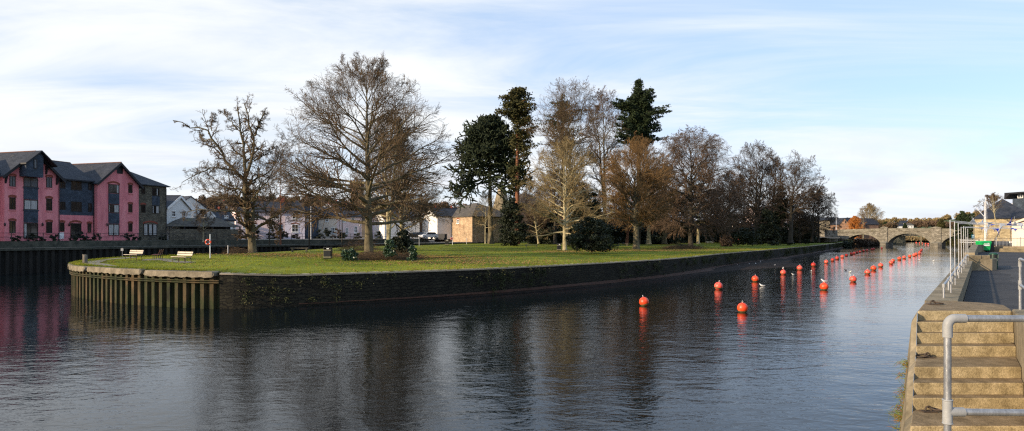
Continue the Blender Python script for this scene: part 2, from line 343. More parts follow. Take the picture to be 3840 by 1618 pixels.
def grass_mat():
    m, nt, b = new_mat('grass'); L = nt.links.new
    tc = N('ShaderNodeTexCoord', nt)
    n1 = N('ShaderNodeTexNoise', nt, i_Scale=.13, i_Detail=6.0, i_Roughness=.65); L(tc.outputs['Object'], n1.inputs['Vector'])
    r1 = ramp(nt, [(.33, (.065, .095, .008)), (.5, (.17, .20, .015)), (.68, (.27, .275, .028))]); L(n1.outputs[0], r1.inputs[0])
    n2 = N('ShaderNodeTexNoise', nt, i_Scale=5.0, i_Detail=6.0, i_Roughness=.75); L(tc.outputs['Object'], n2.inputs['Vector'])
    mr = N('ShaderNodeMapRange', nt); mr.inputs['From Min'].default_value = .3; mr.inputs['From Max'].default_value = .7; mr.inputs['To Min'].default_value = .5; mr.inputs['To Max'].default_value = 1.5; L(n2.outputs[0], mr.inputs['Value'])
    mul = N('ShaderNodeVectorMath', nt, operation='SCALE'); L(r1.outputs[0], mul.inputs[0]); L(mr.outputs[0], mul.inputs['Scale'])
    n3 = N('ShaderNodeTexNoise', nt, i_Scale=.5, i_Detail=5.0, i_Roughness=.7); L(tc.outputs['Object'], n3.inputs['Vector'])
    f = N('ShaderNodeMapRange', nt); f.inputs['From Min'].default_value = .53; f.inputs['From Max'].default_value = .72; f.inputs['To Max'].default_value = .75; L(n3.outputs[0], f.inputs['Value'])
    mx = N('ShaderNodeMix', nt, data_type='RGBA'); mx.inputs[7].default_value = (.12, .085, .035, 1); L(f.outputs[0], mx.inputs[0]); L(mul.outputs[0], mx.inputs[6])
    L(mx.outputs[2], b.inputs['Base Color']); b.inputs['Roughness'].default_value = .9; b.inputs['Specular IOR Level'].default_value = .15
    bp = N('ShaderNodeBump', nt, i_Strength=1.0, i_Distance=.12); L(n2.outputs[0], bp.inputs['Height']); L(bp.outputs[0], b.inputs['Normal'])
    return m
M['grass'] = grass_mat()
def water_mat():
    m, nt, b = new_mat('river_water'); L = nt.links.new
    tc = N('ShaderNodeTexCoord', nt)
    h = None
    for sc_, st, rot, amp, det in ((WAVES)):
        mp = N('ShaderNodeMapping', nt); mp.inputs['Scale'].default_value = st; mp.inputs['Rotation'].default_value = (0, 0, R(rot)); L(tc.outputs['Object'], mp.inputs[0])
        n = N('ShaderNodeTexNoise', nt, i_Scale=sc_, i_Detail=float(det), i_Roughness=.55, i_Distortion=.5); L(mp.outputs[0], n.inputs['Vector'])
        a = N('ShaderNodeMath', nt, operation='MULTIPLY_ADD', i_1=amp); L(n.outputs[0], a.inputs[0])
        if h is None: a.inputs[2].default_value = 0
        else: L(h, a.inputs[2])
        h = a.outputs[0]
    # patches of calmer and rougher water
    pn = N('ShaderNodeTexNoise', nt, i_Scale=.045, i_Detail=4.0); L(tc.outputs['Object'], pn.inputs['Vector'])
    pr = N('ShaderNodeMapRange', nt); pr.inputs['From Min'].default_value = .35; pr.inputs['From Max'].default_value = .65; pr.inputs['To Min'].default_value = .38; pr.inputs['To Max'].default_value = 1.2; L(pn.outputs[0], pr.inputs['Value'])
    hm = N('ShaderNodeMath', nt, operation='MULTIPLY'); L(h, hm.inputs[0]); L(pr.outputs[0], hm.inputs[1])
    bp = N('ShaderNodeBump', nt, i_Strength=1.0, i_Distance=1.0); L(hm.outputs[0], bp.inputs['Height']); L(bp.outputs[0], b.inputs['Normal'])
    b.inputs['Base Color'].default_value = (.004, .0075, .009, 1); b.inputs['Roughness'].default_value = .05; b.inputs['IOR'].default_value = 1.33
    b.inputs['Specular IOR Level'].default_value = .38
    return m
WAVES = ((.55, (1, 1.6, 1), 20, .034, 2), (1.9, (1, 1.8, 1), -12, .0145, 3), (6.0, (1, 1.5, 1), 30, .0052, 2))
M['water'] = water_mat()
# ---------------- ground, river, banks ----------------
NEAR = [(-36.6,57.7),(-35.6,54.3),(-33.8,51),(-31.6,48),(-28.6,45.5),(-24.2,42.3),(-18.5,40),(-16.6,39.9),(-10.6,43),(-3,48.0),(4,55),(11.5,63.5),(18.6,73),(28.4,91),(52.6,128),(104,214),(134,268)]
BACK = [(-36.6,57.7),(-37.5,60.6),(-37.9,64.8),(-35.9,69),(-32,81),(-25.5,103),(-20.6,143),(-6.3,175),(20,215),(60,250),(100,292),(150,300)]
LBANK = [(-110,-10),(-90,20),(-75,45),(-58,76),(-42,104),(-21,125),(-8,150),(-2,180),(20,222),(60,262),(100,300)]
INN = [(-115,-8),(-96,22),(-80,48),(-63,78.5),(-47,108),(-28,128),(-18.5,148),(-21,180),(-40,230),(-60,330)]
def resample(P, n):
    P = np.array(P, float); d = np.r_[0, np.cumsum(np.linalg.norm(np.diff(P, axis=0), axis=1))]
    t = np.linspace(0, d[-1], n); return np.stack([np.interp(t, d, P[:, i]) for i in range(P.shape[1])], 1)
def smooth_poly(P, n, it=2):
    P = [np.array(p, float) for p in P]
    for _ in range(it):
        Q = [P[0]]
        for a, b in zip(P[:-1], P[1:]): Q += [a*.75+b*.25, a*.25+b*.75]
        Q.append(P[-1]); P = Q
    return resample(P, n)
NEARS = smooth_poly(NEAR, 400); BACKS = smooth_poly(BACK, 400)
SEGA, SEGB = NEARS[:-1:4], NEARS[4::4][:len(NEARS[:-1:4])]
SEGA = SEGA[:len(SEGB)]
def zlawn(x, y):
    p = np.array([x, y]); ab = SEGB-SEGA
    t = np.clip(((p-SEGA)*ab).sum(1)/(ab**2).sum(1), 0, 1); q = SEGA+ab*t[:, None]
    k = np.linalg.norm(q-p, axis=1); i = int(k.argmin()); d = k[i]
    e = 2.27 if q[i, 0] < -19 else (2.27+(2.02-2.27)*min(1, (q[i, 0]+19)/5))
    return e-.03+.8*min(1, d/70)**2+.05*math.sin(x*.16+y*.11)*min(1, d/6)
def G(px, py):
    """the lawn point seen at a photograph pixel"""
    Y = 36.0
    while Y < 270:
        x = (px-1920)/F*Y
        if H-(py-HOR)*Y/F <= zlawn(x, Y): break
        Y += .25
    return (x, Y, zlawn(x, Y))
def quadstrip(name, A, B, za, zb, mat):
    m = MB(); n = len(A)
    m.add([(p[0], p[1], za) for p in A]+[(p[0], p[1], zb) for p in B], [(i, i+1, n+i+1, n+i) for i in range(n-1)]); return m.build(name, mat)
def polygon(name, P, z, mat):
    import bmesh
    bm = bmesh.new(); vs = [bm.verts.new((x, y, z)) for x, y in P]; f = bm.faces.new(vs); f.normal_update()
    if f.normal.z < 0: f.normal_flip()
    bmesh.ops.triangulate(bm, faces=[f]); me = bpy.data.meshes.new(name); bm.to_mesh(me); bm.free(); me.materials.append(mat); auto_uv(me)
    o = bpy.data.objects.new(name, me); col.objects.link(o); return o
def offset(P, d):
    P = np.array(P, float); T = np.gradient(P, axis=0); T /= np.linalg.norm(T, axis=1)[:, None]
    return P+np.stack([T[:, 1], -T[:, 0]], 1)*d      # positive d = to the right of travel

struct(polygon('ground', [(-5000, -500), (5000, -500), (5000, 7000), (-5000, 7000)], -1.6, M['mud']))
struct(polygon('river_water', [(-300, -60), (400, -60), (900, 640), (200, 640), (-300, 400)], 0.0, M['water']))
struct(polygon('far_land', [(-3000, 484), (272, 484), (300, 484), (4000, 484), (4000, 4000), (-3000, 4000)], 2.0, M['hillgreen']))
struct(polygon('lower_bank', [tuple(p) for p in LBANK]+[(134, 280), (158, 290), (192, 345), (272, 484), (-3000, 484), (-3000, -10)], 2.9, M['path']))
struct(polygon('upper_bank', [tuple(p) for p in INN]+[(-60, 484), (-3000, 484), (-3000, -8)], 3.7, M['path']))
# lawn
def build_lawn():
    n, m_ = 160, 40
    A, B = smooth_poly(NEAR, n), smooth_poly(BACK, n)
    V = []; Q = []
    for i in range(n):
        for j in range(m_):
            t = (j/(m_-1))**1.3; p = A[i]*(1-t)+B[i]*t
            z = zlawn(*p)+.012*random.random()
            V.append((p[0], p[1], z))
    for i in range(n-1):
        for j in range(m_-1): Q.append((i*m_+j, (i+1)*m_+j, (i+1)*m_+j+1, i*m_+j+1))
    o = np_mesh('lawn', np.array(V), np.array(Q), M['grass']); return struct(o)
random.seed(4); build_lawn()

def wall_line(name, P, z0, z1, thick, mat, label, cat, side=1, wav=0, top=None):
    """a retaining wall along a polyline; side=1 puts its thickness left of travel"""
    A = np.array(P); B = offset(P, -thick*side); n = len(A); m = MB(); zt = np.array(z1)*np.ones(n)
    V = []
    for i in range(n): V += [(A[i][0], A[i][1], z0), (A[i][0], A[i][1], zt[i]), (B[i][0], B[i][1], zt[i]), (B[i][0], B[i][1], z0)]
    fs = []
    for i in range(n-1): fs += [(4*i, 4*i+4, 4*i+5, 4*i+1), (4*i+1, 4*i+5, 4*i+6, 4*i+2), (4*i+2, 4*i+6, 4*i+7, 4*i+3)]
    fs += [(0, 1, 2, 3), (4*n-1, 4*n-2, 4*n-3, 4*n-4)]
    m.add(V, fs); root = m.build(name, mat)
    if label: tag(root, label, cat)
    return root
EPS = lambda P, a, b: [p for p in P if a <= p[0] <= b]
# --- island stone wall (after the sheet piling) ---
S0 = next(i for i, p in enumerate(NEARS) if p[0] > -17.6)
stone = NEARS[S0:]
iw = wall_line('island_wall', stone, -1.2, [zlawn(*p)-.10 for p in stone], .8, M['mosswall'], 'long dark mossy stone wall holding up the lawn above the river', 'wall')
cp = []
for off_, dz in ((-.06+.0, 0), (.42, 0)): cp.append(offset(stone, -off_))
m = MB(); n = len(stone); zt = [zlawn(*p) for p in stone]
V = []; rs0 = random.Random(1)
for i in range(n): V += [(*cp[0][i], zt[i]-.085), (*cp[0][i], zt[i]-.02+rs0.uniform(-.012, .012)), (*cp[1][i], zt[i]+.03), (*cp[1][i], zt[i]-.095)]
fs = [f for i in range(n-1) for f in ((4*i, 4*i+4, 4*i+5, 4*i+1), (4*i+1, 4*i+5, 4*i+6, 4*i+2), (4*i+2, 4*i+6, 4*i+7, 4*i+3))]
m.add(V, fs); m.build('coping', M['edge'], iw)
# north side of the island
wall_line('channel_wall', BACKS[26:], -1.2, [zlawn(*p)-.04 for p in BACKS[26:]], .5, M['rust_dark'], 'dark wall along the hidden channel side of the island', 'wall', side=-1)
# --- sheet piling round the tip ---
def piling(name, P, z0, z1, pitch, depth, mat, label):
    P = np.array(P); L = np.linalg.norm(np.diff(P, axis=0), axis=1).sum(); n = int(L/pitch); Rr = resample(P, n*4+1)
    T = np.gradient(Rr, axis=0); T /= np.linalg.norm(T, axis=1)[:, None]; Nn = np.stack([T[:, 1], -T[:, 0]], 1)
    pts = []
    for i in range(len(Rr)-1):
        k = i % 4; o = 0 if k in (0, 1) else -depth
        fr_ = .18 if k in (1, 3) else 0
        q = Rr[i]+Nn[i]*o+T[i]*(pitch*.25)*(.55 if k in (1, 3) else 0)
        pts.append(q)
    m = MB(); n = len(pts)
    m.add([(p[0], p[1], z0) for p in pts]+[(p[0], p[1], z1) for p in pts], [(i, i+1, n+i+1, n+i) for i in range(n-1)])
    o = m.build(name, mat); tag(o, label, 'piling'); return o
TIP = NEARS[:S0+1]; TIPB = BACKS[:28][::-1]
tipline = np.concatenate([TIPB, TIP[1:]])
pl = piling('sheet_piling', offset(tipline, .0), -1.2, 2.05, .66, .27, M['rust'], 'rusty ribbed sheet piling curving round the near tip of the island')
rail_pts = offset(resample(tipline, 120), .07)
for z in (1.70, 1.58):
    m = MB(); m.tube([(p[0], p[1], z) for p in rail_pts], .045, 6); m.build('waling_rail', M['rust'], pl)
# cap beam in broken lengths
rnd = random.Random(3)
cb = thing('coping_beam', 'cracked pale concrete coping on top of the sheet piling', 'coping', (tipline[20][0], tipline[20][1], 2.0))
T2 = resample(tipline, 400); cuts = [0, 60, 118, 176, 214, 250, 268, 292, 352, 399]
for a, b in zip(cuts[:-1], cuts[1:]):
    seg = T2[a:b+(0 if b == 399 else -0)]
    seg = seg[1:-1]; o0 = offset(seg, .22+rnd.uniform(-.05, .03)); o1 = offset(seg, -.42); n = len(seg); dz = rnd.uniform(-.04, .02); V = []; m = MB()
    for i in range(n):
        j = .04*math.sin(i*.9+a)+rnd.uniform(-.03, .03); e = .12 if i in (0, n-1) else 0
        V += [(*o0[i], 1.93+dz+j*.6+e), (*(o0[i]+(o1[i]-o0[i])*(.04+e)), 2.28+dz-e*.7), (*o1[i], 2.30+dz), (*o1[i], 1.93)]
    fs = [f for i in range(n-1) for f in ((4*i, 4*i+4, 4*i+5, 4*i+1), (4*i+1, 4*i+5, 4*i+6, 4*i+2), (4*i+2, 4*i+6, 4*i+7, 4*i+3), (4*i+3, 4*i+7, 4*i+4, 4*i))]+[(0, 1, 2, 3), (4*n-1, 4*n-2, 4*n-3, 4*n-4)]
    m.add(V, fs); m.build('beam_section', M['cap'], cb)
# paved path on the tip
pth = [G(x, y) for x, y in ((300,985),(380,972),(470,968),(620,965))]; pth2 = [G(x, y) for x, y in ((330,1000),(400,990),(450,978),(620,968))]
def drape(name, outline_px, mat, dz=.03, res=.6):
    P = [G(*p) for p in outline_px]; xs = [p[0] for p in P]; ys = [p[1] for p in P]
    n = len(P); c = (sum(xs)/n, sum(ys)/n); m = MB()
    V = [(c[0], c[1], zlawn(*c)+dz)]
    for r in (.5, 1.0):
        for p in P:
            x, y = c[0]+(p[0]-c[0])*r, c[1]+(p[1]-c[1])*r; V.append((x, y, zlawn(x, y)+dz))
    fs = [(0, 1+i, 1+(i+1) % n) for i in range(n)]+[(1+i, 1+n+i, 1+n+(i+1) % n, 1+(i+1) % n) for i in range(n)]
    m.add(V, fs); return struct(m.build(name, mat))
drape('path', [(290,983),(345,978),(400,979),(352,986),(380,990),(420,996),(448,1003),(400,1002),(320,993)], M['path'], .05)
drape('path', [(352,977),(400,972),(470,968),(520,967),(470,972),(400,977)], M['path'], .05)
drape('path', [(565,974),(600,971),(630,974),(590,977)], M['path'], .05)
drape('path', [(600,980),(640,979),(740,986),(700,989),(660,988)], M['path'], .05)
drape('path', [(448,1003),(520,1009),(580,1013),(500,1011)], M['path'], .05)
# mud foreshore below the stone wall
fs_ = NEARS[S0+6:]; d_ = np.linspace(0, 1, len(fs_)); wid = .15+.35*np.exp(-((fs_[:, 1]-55)/14)**2)+7.5*np.exp(-((fs_[:, 1]-103)/17)**2)
def shore(name, A, w0, w1, z0, z1, mat):
    n = len(A); T = np.gradient(A, axis=0); T /= np.linalg.norm(T, axis=1)[:, None]; Nn = np.stack([T[:, 1], -T[:, 0]], 1)
    rr = np.random.RandomState(5); V = []
    for k in range(5):
        t = k/4
        for i in range(n):
            ww = (w0[i]*(1-t)+w1[i]*t); q = A[i]+Nn[i]*ww; V.append((q[0], q[1], z0*(1-t)+z1*t+rr.uniform(-.02, .02)))
    V = np.array(V); m = MB(); m.add(V, [(k*n+i, (k+1)*n+i, (k+1)*n+i+1, k*n+i+1) for k in range(4) for i in range(n-1)])
    return struct(m.build(name, mat))
rs = np.random.RandomState(2); wob = np.convolve(rs.rand(len(fs_)+8), np.ones(9)/9, 'valid')
start = np.clip(np.arange(len(fs_))/70, 0, 1)**1.5
shore('mud_bank', fs_, fs_[:, 0]*0-.1, (wid*1.1*(wob+.5)+.7)*start+.02, .34, -.10, M['mud'])
shore('leaf_covered_mud', fs_, fs_[:, 0]*0-.05, ((np.minimum(wid, 1.6)*.6)*(wob+.5)+.2)*start+.01, .40, .14, M['mud_leaf'])
# --- left bank ---
LBS = smooth_poly(LBANK, 260)
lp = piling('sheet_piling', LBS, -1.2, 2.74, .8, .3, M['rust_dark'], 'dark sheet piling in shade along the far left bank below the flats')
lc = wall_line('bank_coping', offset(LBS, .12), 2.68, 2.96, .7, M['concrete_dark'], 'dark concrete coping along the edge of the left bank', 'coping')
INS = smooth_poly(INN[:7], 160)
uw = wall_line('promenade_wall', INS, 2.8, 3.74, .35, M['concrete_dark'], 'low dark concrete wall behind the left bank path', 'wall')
# --- right quay ---
QX = lambda Y: 7.05+.705*(Y-11.6)
WY = np.array([11.9, 13.3, 20, 34, 60, 100, 160, 250.])
struct(polygon('quay_paving', [(QX(11.9)+.62, 11.9), (QX(250)+.62, 250), (176, 252), (205, 310), (228, 345), (300, 484), (1500, 484), (1500, -60), (8, -60), (8.0, 4.0), (9.3, 10.0)], 2.6, M['asphalt']))
# ---------------- buildings ----------------
class Fr:
    """a facade line A -> B (left to right as seen) with outward normal towards the viewer"""
    def __init__(s, A, B):
        s.A = np.array(A, float); d = np.array(B, float)-s.A; s.L = float(np.hypot(*d)); s.u = d/s.L; s.n = np.array([s.u[1], -s.u[0]])
    def s(self, px, o=0):
        k = (px-1920)/F; a = self.A+self.n*o; return float((k*a[1]-a[0])/(self.u[0]-k*self.u[1]))
    def Y(self, px, o=0): return float((self.A+self.u*self.s(px, o)+self.n*o)[1])
    def z(self, px, py, o=0): return zat(py, self.Y(px, o))
    def P(self, s, o, z): q = self.A+self.u*s+self.n*o; return (q[0], q[1], z)
    def side(self, s): # right-hand side wall as a frame, starting at the front corner
        return Fr(self.A+self.u*s, self.A+self.u*s-self.n*10)
def boxf(m, fr, s0, s1, o0, o1, z0, z1):
    return m.prism([fr.P(s0, o1, z0), fr.P(s1, o1, z0), fr.P(s1, o0, z0), fr.P(s0, o0, z0)][::-1], [fr.P(s0, o1, z1), fr.P(s1, o1, z1), fr.P(s1, o0, z1), fr.P(s0, o0, z1)][::-1])
def ext_o(m, fr, poly, o0, o1): # polygon in (s,z) extruded outwards o0 -> o1
    return m.prism([fr.P(a, o1, b) for a, b in poly][::-1], [fr.P(a, o0, b) for a, b in poly][::-1])
def ext_s(m, fr, poly, s0, s1): # polygon in (o,z) extruded along s
    return m.prism([fr.P(s0, a, b) for a, b in poly], [fr.P(s1, a, b) for a, b in poly])
def win(root, fr, s0, s1, z0, z1, o=0, frame='frame_dark', fw=.09, mull=1, trans=0, curtain=None, arch=None, sill=None, name='window', glass='glass'):
    m = MB(); d0, d1 = o, o+.05
    boxf(m, fr, s0, s1, d0, d1, z1-fw, z1); boxf(m, fr, s0, s1, d0, d1, z0, z0+fw)
    boxf(m, fr, s0, s0+fw, d0, d1, z0+fw, z1-fw); boxf(m, fr, s1-fw, s1, d0, d1, z0+fw, z1-fw)
    for k in range(mull):
        c = s0+(s1-s0)*(k+1)/(mull+1); boxf(m, fr, c-fw*.35, c+fw*.35, d0, d1-.005, z0+fw, z1-fw)
    for k in range(trans):
        c = z0+(z1-z0)*(k+1)/(trans+1); boxf(m, fr, s0+fw, s1-fw, d0, d1-.012, c-fw*.3, c+fw*.3)
    f = m.build(name, M[frame], root)
    m = MB(); boxf(m, fr, s0+fw*.9, s1-fw*.9, d0-.02, d0+.015, z0+fw*.9, z1-fw*.9); m.build('pane', M[glass], f)
    if curtain:
        w_ = s1-s0
        for a, b in curtain: m = MB(); boxf(m, fr, s0+w_*a, s0+w_*b, d0+.0, d0+.024, z0+fw, z1-fw); m.build('curtain', M['curtain'], f)
    if arch:
        m = MB(); k = 8; w_ = (s1-s0)/2+.12; c = (s0+s1)/2; rise = min(.28, w_*.25)
        lo = [(c+w_*(2*i/k-1), z1-.05+rise*(1-(2*i/k-1)**2)) for i in range(k+1)]
        poly = lo+[(a, b+.26) for a, b in lo[::-1]]
        for i in range(k): ext_o(m, fr, [lo[i], lo[i+1], (lo[i+1][0], lo[i+1][1]+.26), (lo[i][0], lo[i][1]+.26)], o-.02, o+.035)
        m.build('window_arch', M[arch], f)
    if sill:
        m = MB(); boxf(m, fr, s0-.1, s1+.1, o-.02, o+.12, z0-.12, z0-.003); m.build('sill', M[sill], f)
    return f
def winpx(root, fr, x0, y0, x1, y1, o=0, **k):
    xm = (x0+x1)/2; return win(root, fr, fr.s(x0, o), fr.s(x1, o), fr.z(xm, y1, o), fr.z(xm, y0, o), o, **k)
def gable_front(root, fr, s0, s1, out, back, z0, ev, rg, wall, roof, oh=.35, t=.14, barge=None, name='wall', ohf=.4, verge='timber_dark'):
    sm = (s0+s1)/2; m = MB(); ext_o(m, fr, [(s0, z0), (s1, z0), (s1, ev), (sm, rg), (s0, ev)], -back, out); w_ = m.build(name, M[wall], root)
    sl = (rg-ev)/(sm-s0); m = MB()
    for sg in (-1, 1):
        a = sm; b = sm+sg*(sm-s0+oh); zb = rg-sl*(abs(b-sm)); poly = [(a, rg+.05), (b, zb+.05), (b, zb+.05+t), (a, rg+.05+t)]
        if sg > 0: poly = poly[::-1]
        ext_o(m, fr, poly[::-1], -back-.2, out+ohf)
    rf = m.build('roof', M[roof], root)
    m = MB()
    for sg in (-1, 1):
        b = sm+sg*(sm-s0+oh); zb = rg-sl*abs(b-sm); poly = [(sm, rg-.22), (b, zb-.22), (b, zb+.20), (sm, rg+.20)]
        if sg > 0: poly = poly[::-1]
        ext_o(m, fr, poly[::-1], out+ohf-.002, out+ohf+.05)
    m.build('bargeboard', M[barge or verge], rf)
    m = MB(); m.tube([fr.P(sm, out+ohf, rg+t+.07), fr.P(sm, -back-.2, rg+t+.07)], .07, 6); m.build('ridge', M['ridge_tile' if wall == 'pink' else roof], rf)
    return w_, rf
def gable_side(root, fr, s0, s1, out, back, z0, ev, rg, wall, roof, oh=.35, t=.14, name='wall', ohs=.2, ridge=None):
    om = (out-back)/2; m = MB(); ext_s(m, fr, [(out, z0), (-back, z0), (-back, ev), (om, rg), (out, ev)], s0, s1); w_ = m.build(name, M[wall], root)
    m = MB(); sl = (rg-ev)/(out-om)
    for sg in (-1, 1):
        b = om+sg*(out-om+oh); zb = rg-sl*abs(b-om); poly = [(om, rg+.05), (b, zb+.05), (b, zb+.05+t), (om, rg+.05+t)]
        if sg < 0: poly = poly[::-1]
        ext_s(m, fr, poly[::-1], s0-ohs, s1+ohs)
    rf = m.build('roof', M[roof], root)
    m = MB(); m.tube([fr.P(s0-ohs, om, rg+t+.07), fr.P(s1+ohs, om, rg+t+.03)], .08, 6); m.build('ridge', M[ridge or roof], rf)
    m = MB(); boxf(m, fr, s0-ohs, s1+ohs, out+oh-.02, out+oh+.1, rg-sl*(out+oh-om)-.02, rg-sl*(out+oh-om)+.1); m.build('gutter', M['timber_dark'], rf)
    return w_, rf
def hip(root, fr, s0, s1, out, back, z0, ev, rg, wall, roof, oh=.35, hl=1, hr=1, name='wall'):
    m = MB(); boxf(m, fr, s0, s1, -back, out, z0, ev); w_ = m.build(name, M[wall], root)
    om = (out-back)/2; hw = (out+back)/2; a, b = s0-(oh if hl else .1), s1+(oh if hr else .1); f, k = out+oh, -back-oh
    r0 = s0+(hw if hl else -.1); r1 = s1-(hw if hr else -.1)
    if r0 > r1: r0 = r1 = (s0+s1)/2
    P = fr.P; m = MB()
    V = [P(a, f, ev), P(b, f, ev), P(b, k, ev), P(a, k, ev), P(a, f, ev+.12), P(b, f, ev+.12), P(b, k, ev+.12), P(a, k, ev+.12), P(r0, om, rg), P(r1, om, rg)]
    m.add(V, [(0, 1, 5, 4), (1, 2, 6, 5), (2, 3, 7, 6), (3, 0, 4, 7), (3, 2, 1, 0), (4, 5, 9, 8), (5, 6, 9), (6, 7, 8, 9), (7, 4, 8)])
    rf = m.build('roof', M[roof], root); return w_, rf
def chimney(root, fr, s, o, z0, z1, w_=.7, mat='brick_red', pots=2):
    m = MB(); boxf(m, fr, s-w_/2, s+w_/2, o-w_*.35, o+w_*.35, z0, z1); boxf(m, fr, s-w_/2-.06, s+w_/2+.06, o-w_*.35-.06, o+w_*.35+.06, z1, z1+.15)
    c = m.build('chimney', M[mat], root); m = MB()
    for k in range(pots): q = fr.P(s+w_*(-.25+.5*k/(max(1, pots-1))), o, z1+.15); m.lathe([(.11, 0), (.09, .4), (.001, .4)], q, 8)
    m.build('chimney_pot', M['ridge_tile'], c)

# ---- the pink riverside flats ----
K = 1.13
FL = Fr((-57.4*K, 74.7*K), ((-57.4+.3*23.5)*K, (74.7+.954*23.5)*K))
sE = [2*FL.s(135, 1.2)-FL.s(224, .7), FL.s(224, .7), 2*FL.s(455, 1.2)-FL.s(520, .7), FL.s(520, .7), FL.s(624)]
b = thing('apartment_block', 'three-storey riverside flats with two pink gables, dark slate-hung middle and stone end', 'building', FL.P(sE[2], 0, 3.7))
PRJ = .7
# gable 1 and the roof beyond the frame
gable_front(b, FL, sE[0], sE[1], PRJ, 9, 3.6, 12.2, 15.35, 'pink', 'roof', oh=.5, ohf=.5)
gable_side(b, FL, -9, sE[0], 0, 9, 3.6, 12.3, 15.1, 'pink', 'roof', ridge='ridge_tile')
# middle
gable_side(b, FL, sE[1], sE[2], 0, 9, 3.6, 12.35, 15.0, 'slate_hung', 'roof', ohs=-.02, ridge='ridge_tile')
m = MB(); boxf(m, FL, sE[1]+.01, sE[2]-1.6, -.3, .12, 3.6, 7.3); boxf(m, FL, sE[2]-1.6, sE[2]-.01, -.3, .05, 3.6, 7.3); m.build('lower_wall', M['pink'], b)
gable_front(b, FL, sE[2], sE[3], PRJ, 9, 3.6, 12.2, 15.25, 'pink', 'roof', oh=.45, ohf=.5)
hip(b, FL, sE[3], sE[4], 0, 9, 3.6, 12.4, 15.2, 'rubble', 'roof', oh=.45, hl=0, hr=1, name='stone_wall')
# windows on gable 1 (pixels of the photograph)
for y0, y1, gl in ((661, 701, 'glass_sky'), (741, 787, 'glass'), (829, 876, 'glass')):
    winpx(b, FL, 35, y0, 58, y1, PRJ, arch='brick_red', sill='pink', glass=gl)
    winpx(b, FL, 173, y0+4, 195, y1+4 if y1 < 800 else y1-1, PRJ, arch='brick_red', sill='pink', glass=gl)
for y0, y1, gl, cu in ((667, 703, 'glass_sky', None), (750, 788, 'glass', [(.08, .48), (.52, .93)])):
    winpx(b, FL, 88, y0, 142, y1, PRJ, glass=gl, curtain=cu, sill='slate_hung')
winpx(b, FL, 88, 837, 142, 895, PRJ, curtain=[(.05, .2)], name='french_window')
for y0, y1 in ((705, 749), (790, 836)):
    m = MB(); boxf(m, FL, FL.s(88, PRJ), FL.s(142, PRJ), PRJ-.01, PRJ+.05, FL.z(115, y1, PRJ), FL.z(115, y0, PRJ)); m.build('slate_panel', M['slate_hung'], b)
# oriel box under the peak
s0, s1 = FL.s(98, 1.9), FL.s(163, 1.9); zb, sm = FL.z(130, 664, 1.9), (sE[0]+sE[1])/2
m = MB(); sl_ = (15.35-12.2)/(sm-sE[0]); zt = lambda s: 15.35-sl_*abs(s-sm)
ext_o(m, FL, [(s0, zb), (s1, zb), (s1, zt(s1)), (sm, 15.35), (s0, zt(s0))], PRJ-.1, 1.9); orl = m.build('oriel', M['slate_hung'], b)
winpx(orl, FL, 126, 597, 139, 634, 1.9, mull=0, glass='glass_sky')
m = MB()
for sg in (-1, 1):
    bb = sm+sg*(max(sm-s0, s1-sm)+.3); poly = [(sm, 15.41), (bb, zt(bb)+.06), (bb, zt(bb)+.24), (sm, 15.59)]
    if sg > 0: poly = poly[::-1]
    ext_o(m, FL, poly[::-1], PRJ+.5, 2.3)
m.build('oriel_roof', M['timber_dark'], orl)
for px in (20, 75, 172, 212): # brackets under the eaves
    s_ = FL.s(px, PRJ); z_ = zt(s_); m = MB(); ext_s(m, FL, [(PRJ, z_-1.25), (PRJ+.12, z_-1.2), (PRJ+.45, z_-.1), (PRJ, z_-.1)], s_-.09, s_+.09); m.build('eaves_bracket', M['timber_dark'], b)
# middle windows
for x0, x1 in ((224, 245), (266, 306), (331, 344)):
    mu = 0 if x1-x0 < 20 else 1
    winpx(b, FL, x0, 678 if x0 < 300 else 688, x1, 707 if x0 == 224 else 714, 0, mull=mu); winpx(b, FL, x0, 757 if x0 < 300 else 763, x1, 787 if x0 == 224 else 794, 0, mull=mu)
winpx(b, FL, 223.5, 835, 241, 869, .12, arch='brick_red'); winpx(b, FL, 264, 838, 304, 893, .12, arch='brick_red', name='french_window'); winpx(b, FL, 329, 839, 342, 873, .12, arch='brick_red', mull=0)
# gable 2
for y0, y1 in ((693, 725), (766, 798), (838, 870)): winpx(b, FL, 481, y0, 496, y1, PRJ, arch='brick_red', sill='pink', mull=1, fw=.07)
winpx(b, FL, 406, 692, 447, 726, PRJ, arch='brick_red', curtain=[(.78, .92)]); winpx(b, FL, 406, 767, 447, 799, PRJ, curtain=[(.04, .1), (.55, .93)])
winpx(b, FL, 406, 841, 447, 884, PRJ, curtain=[(.06, .46), (.54, .92)], name='french_window')
for y0, y1 in ((727, 766), (800, 840)): m = MB(); boxf(m, FL, FL.s(406, PRJ), FL.s(447, PRJ), PRJ-.01, PRJ+.05, FL.z(426, y1, PRJ), FL.z(426, y0, PRJ)); m.build('slate_panel', M['slate_hung'], b)
winpx(b, FL, 438, 622, 460, 652, PRJ, mull=0, name='louvre', glass='timber_dark')
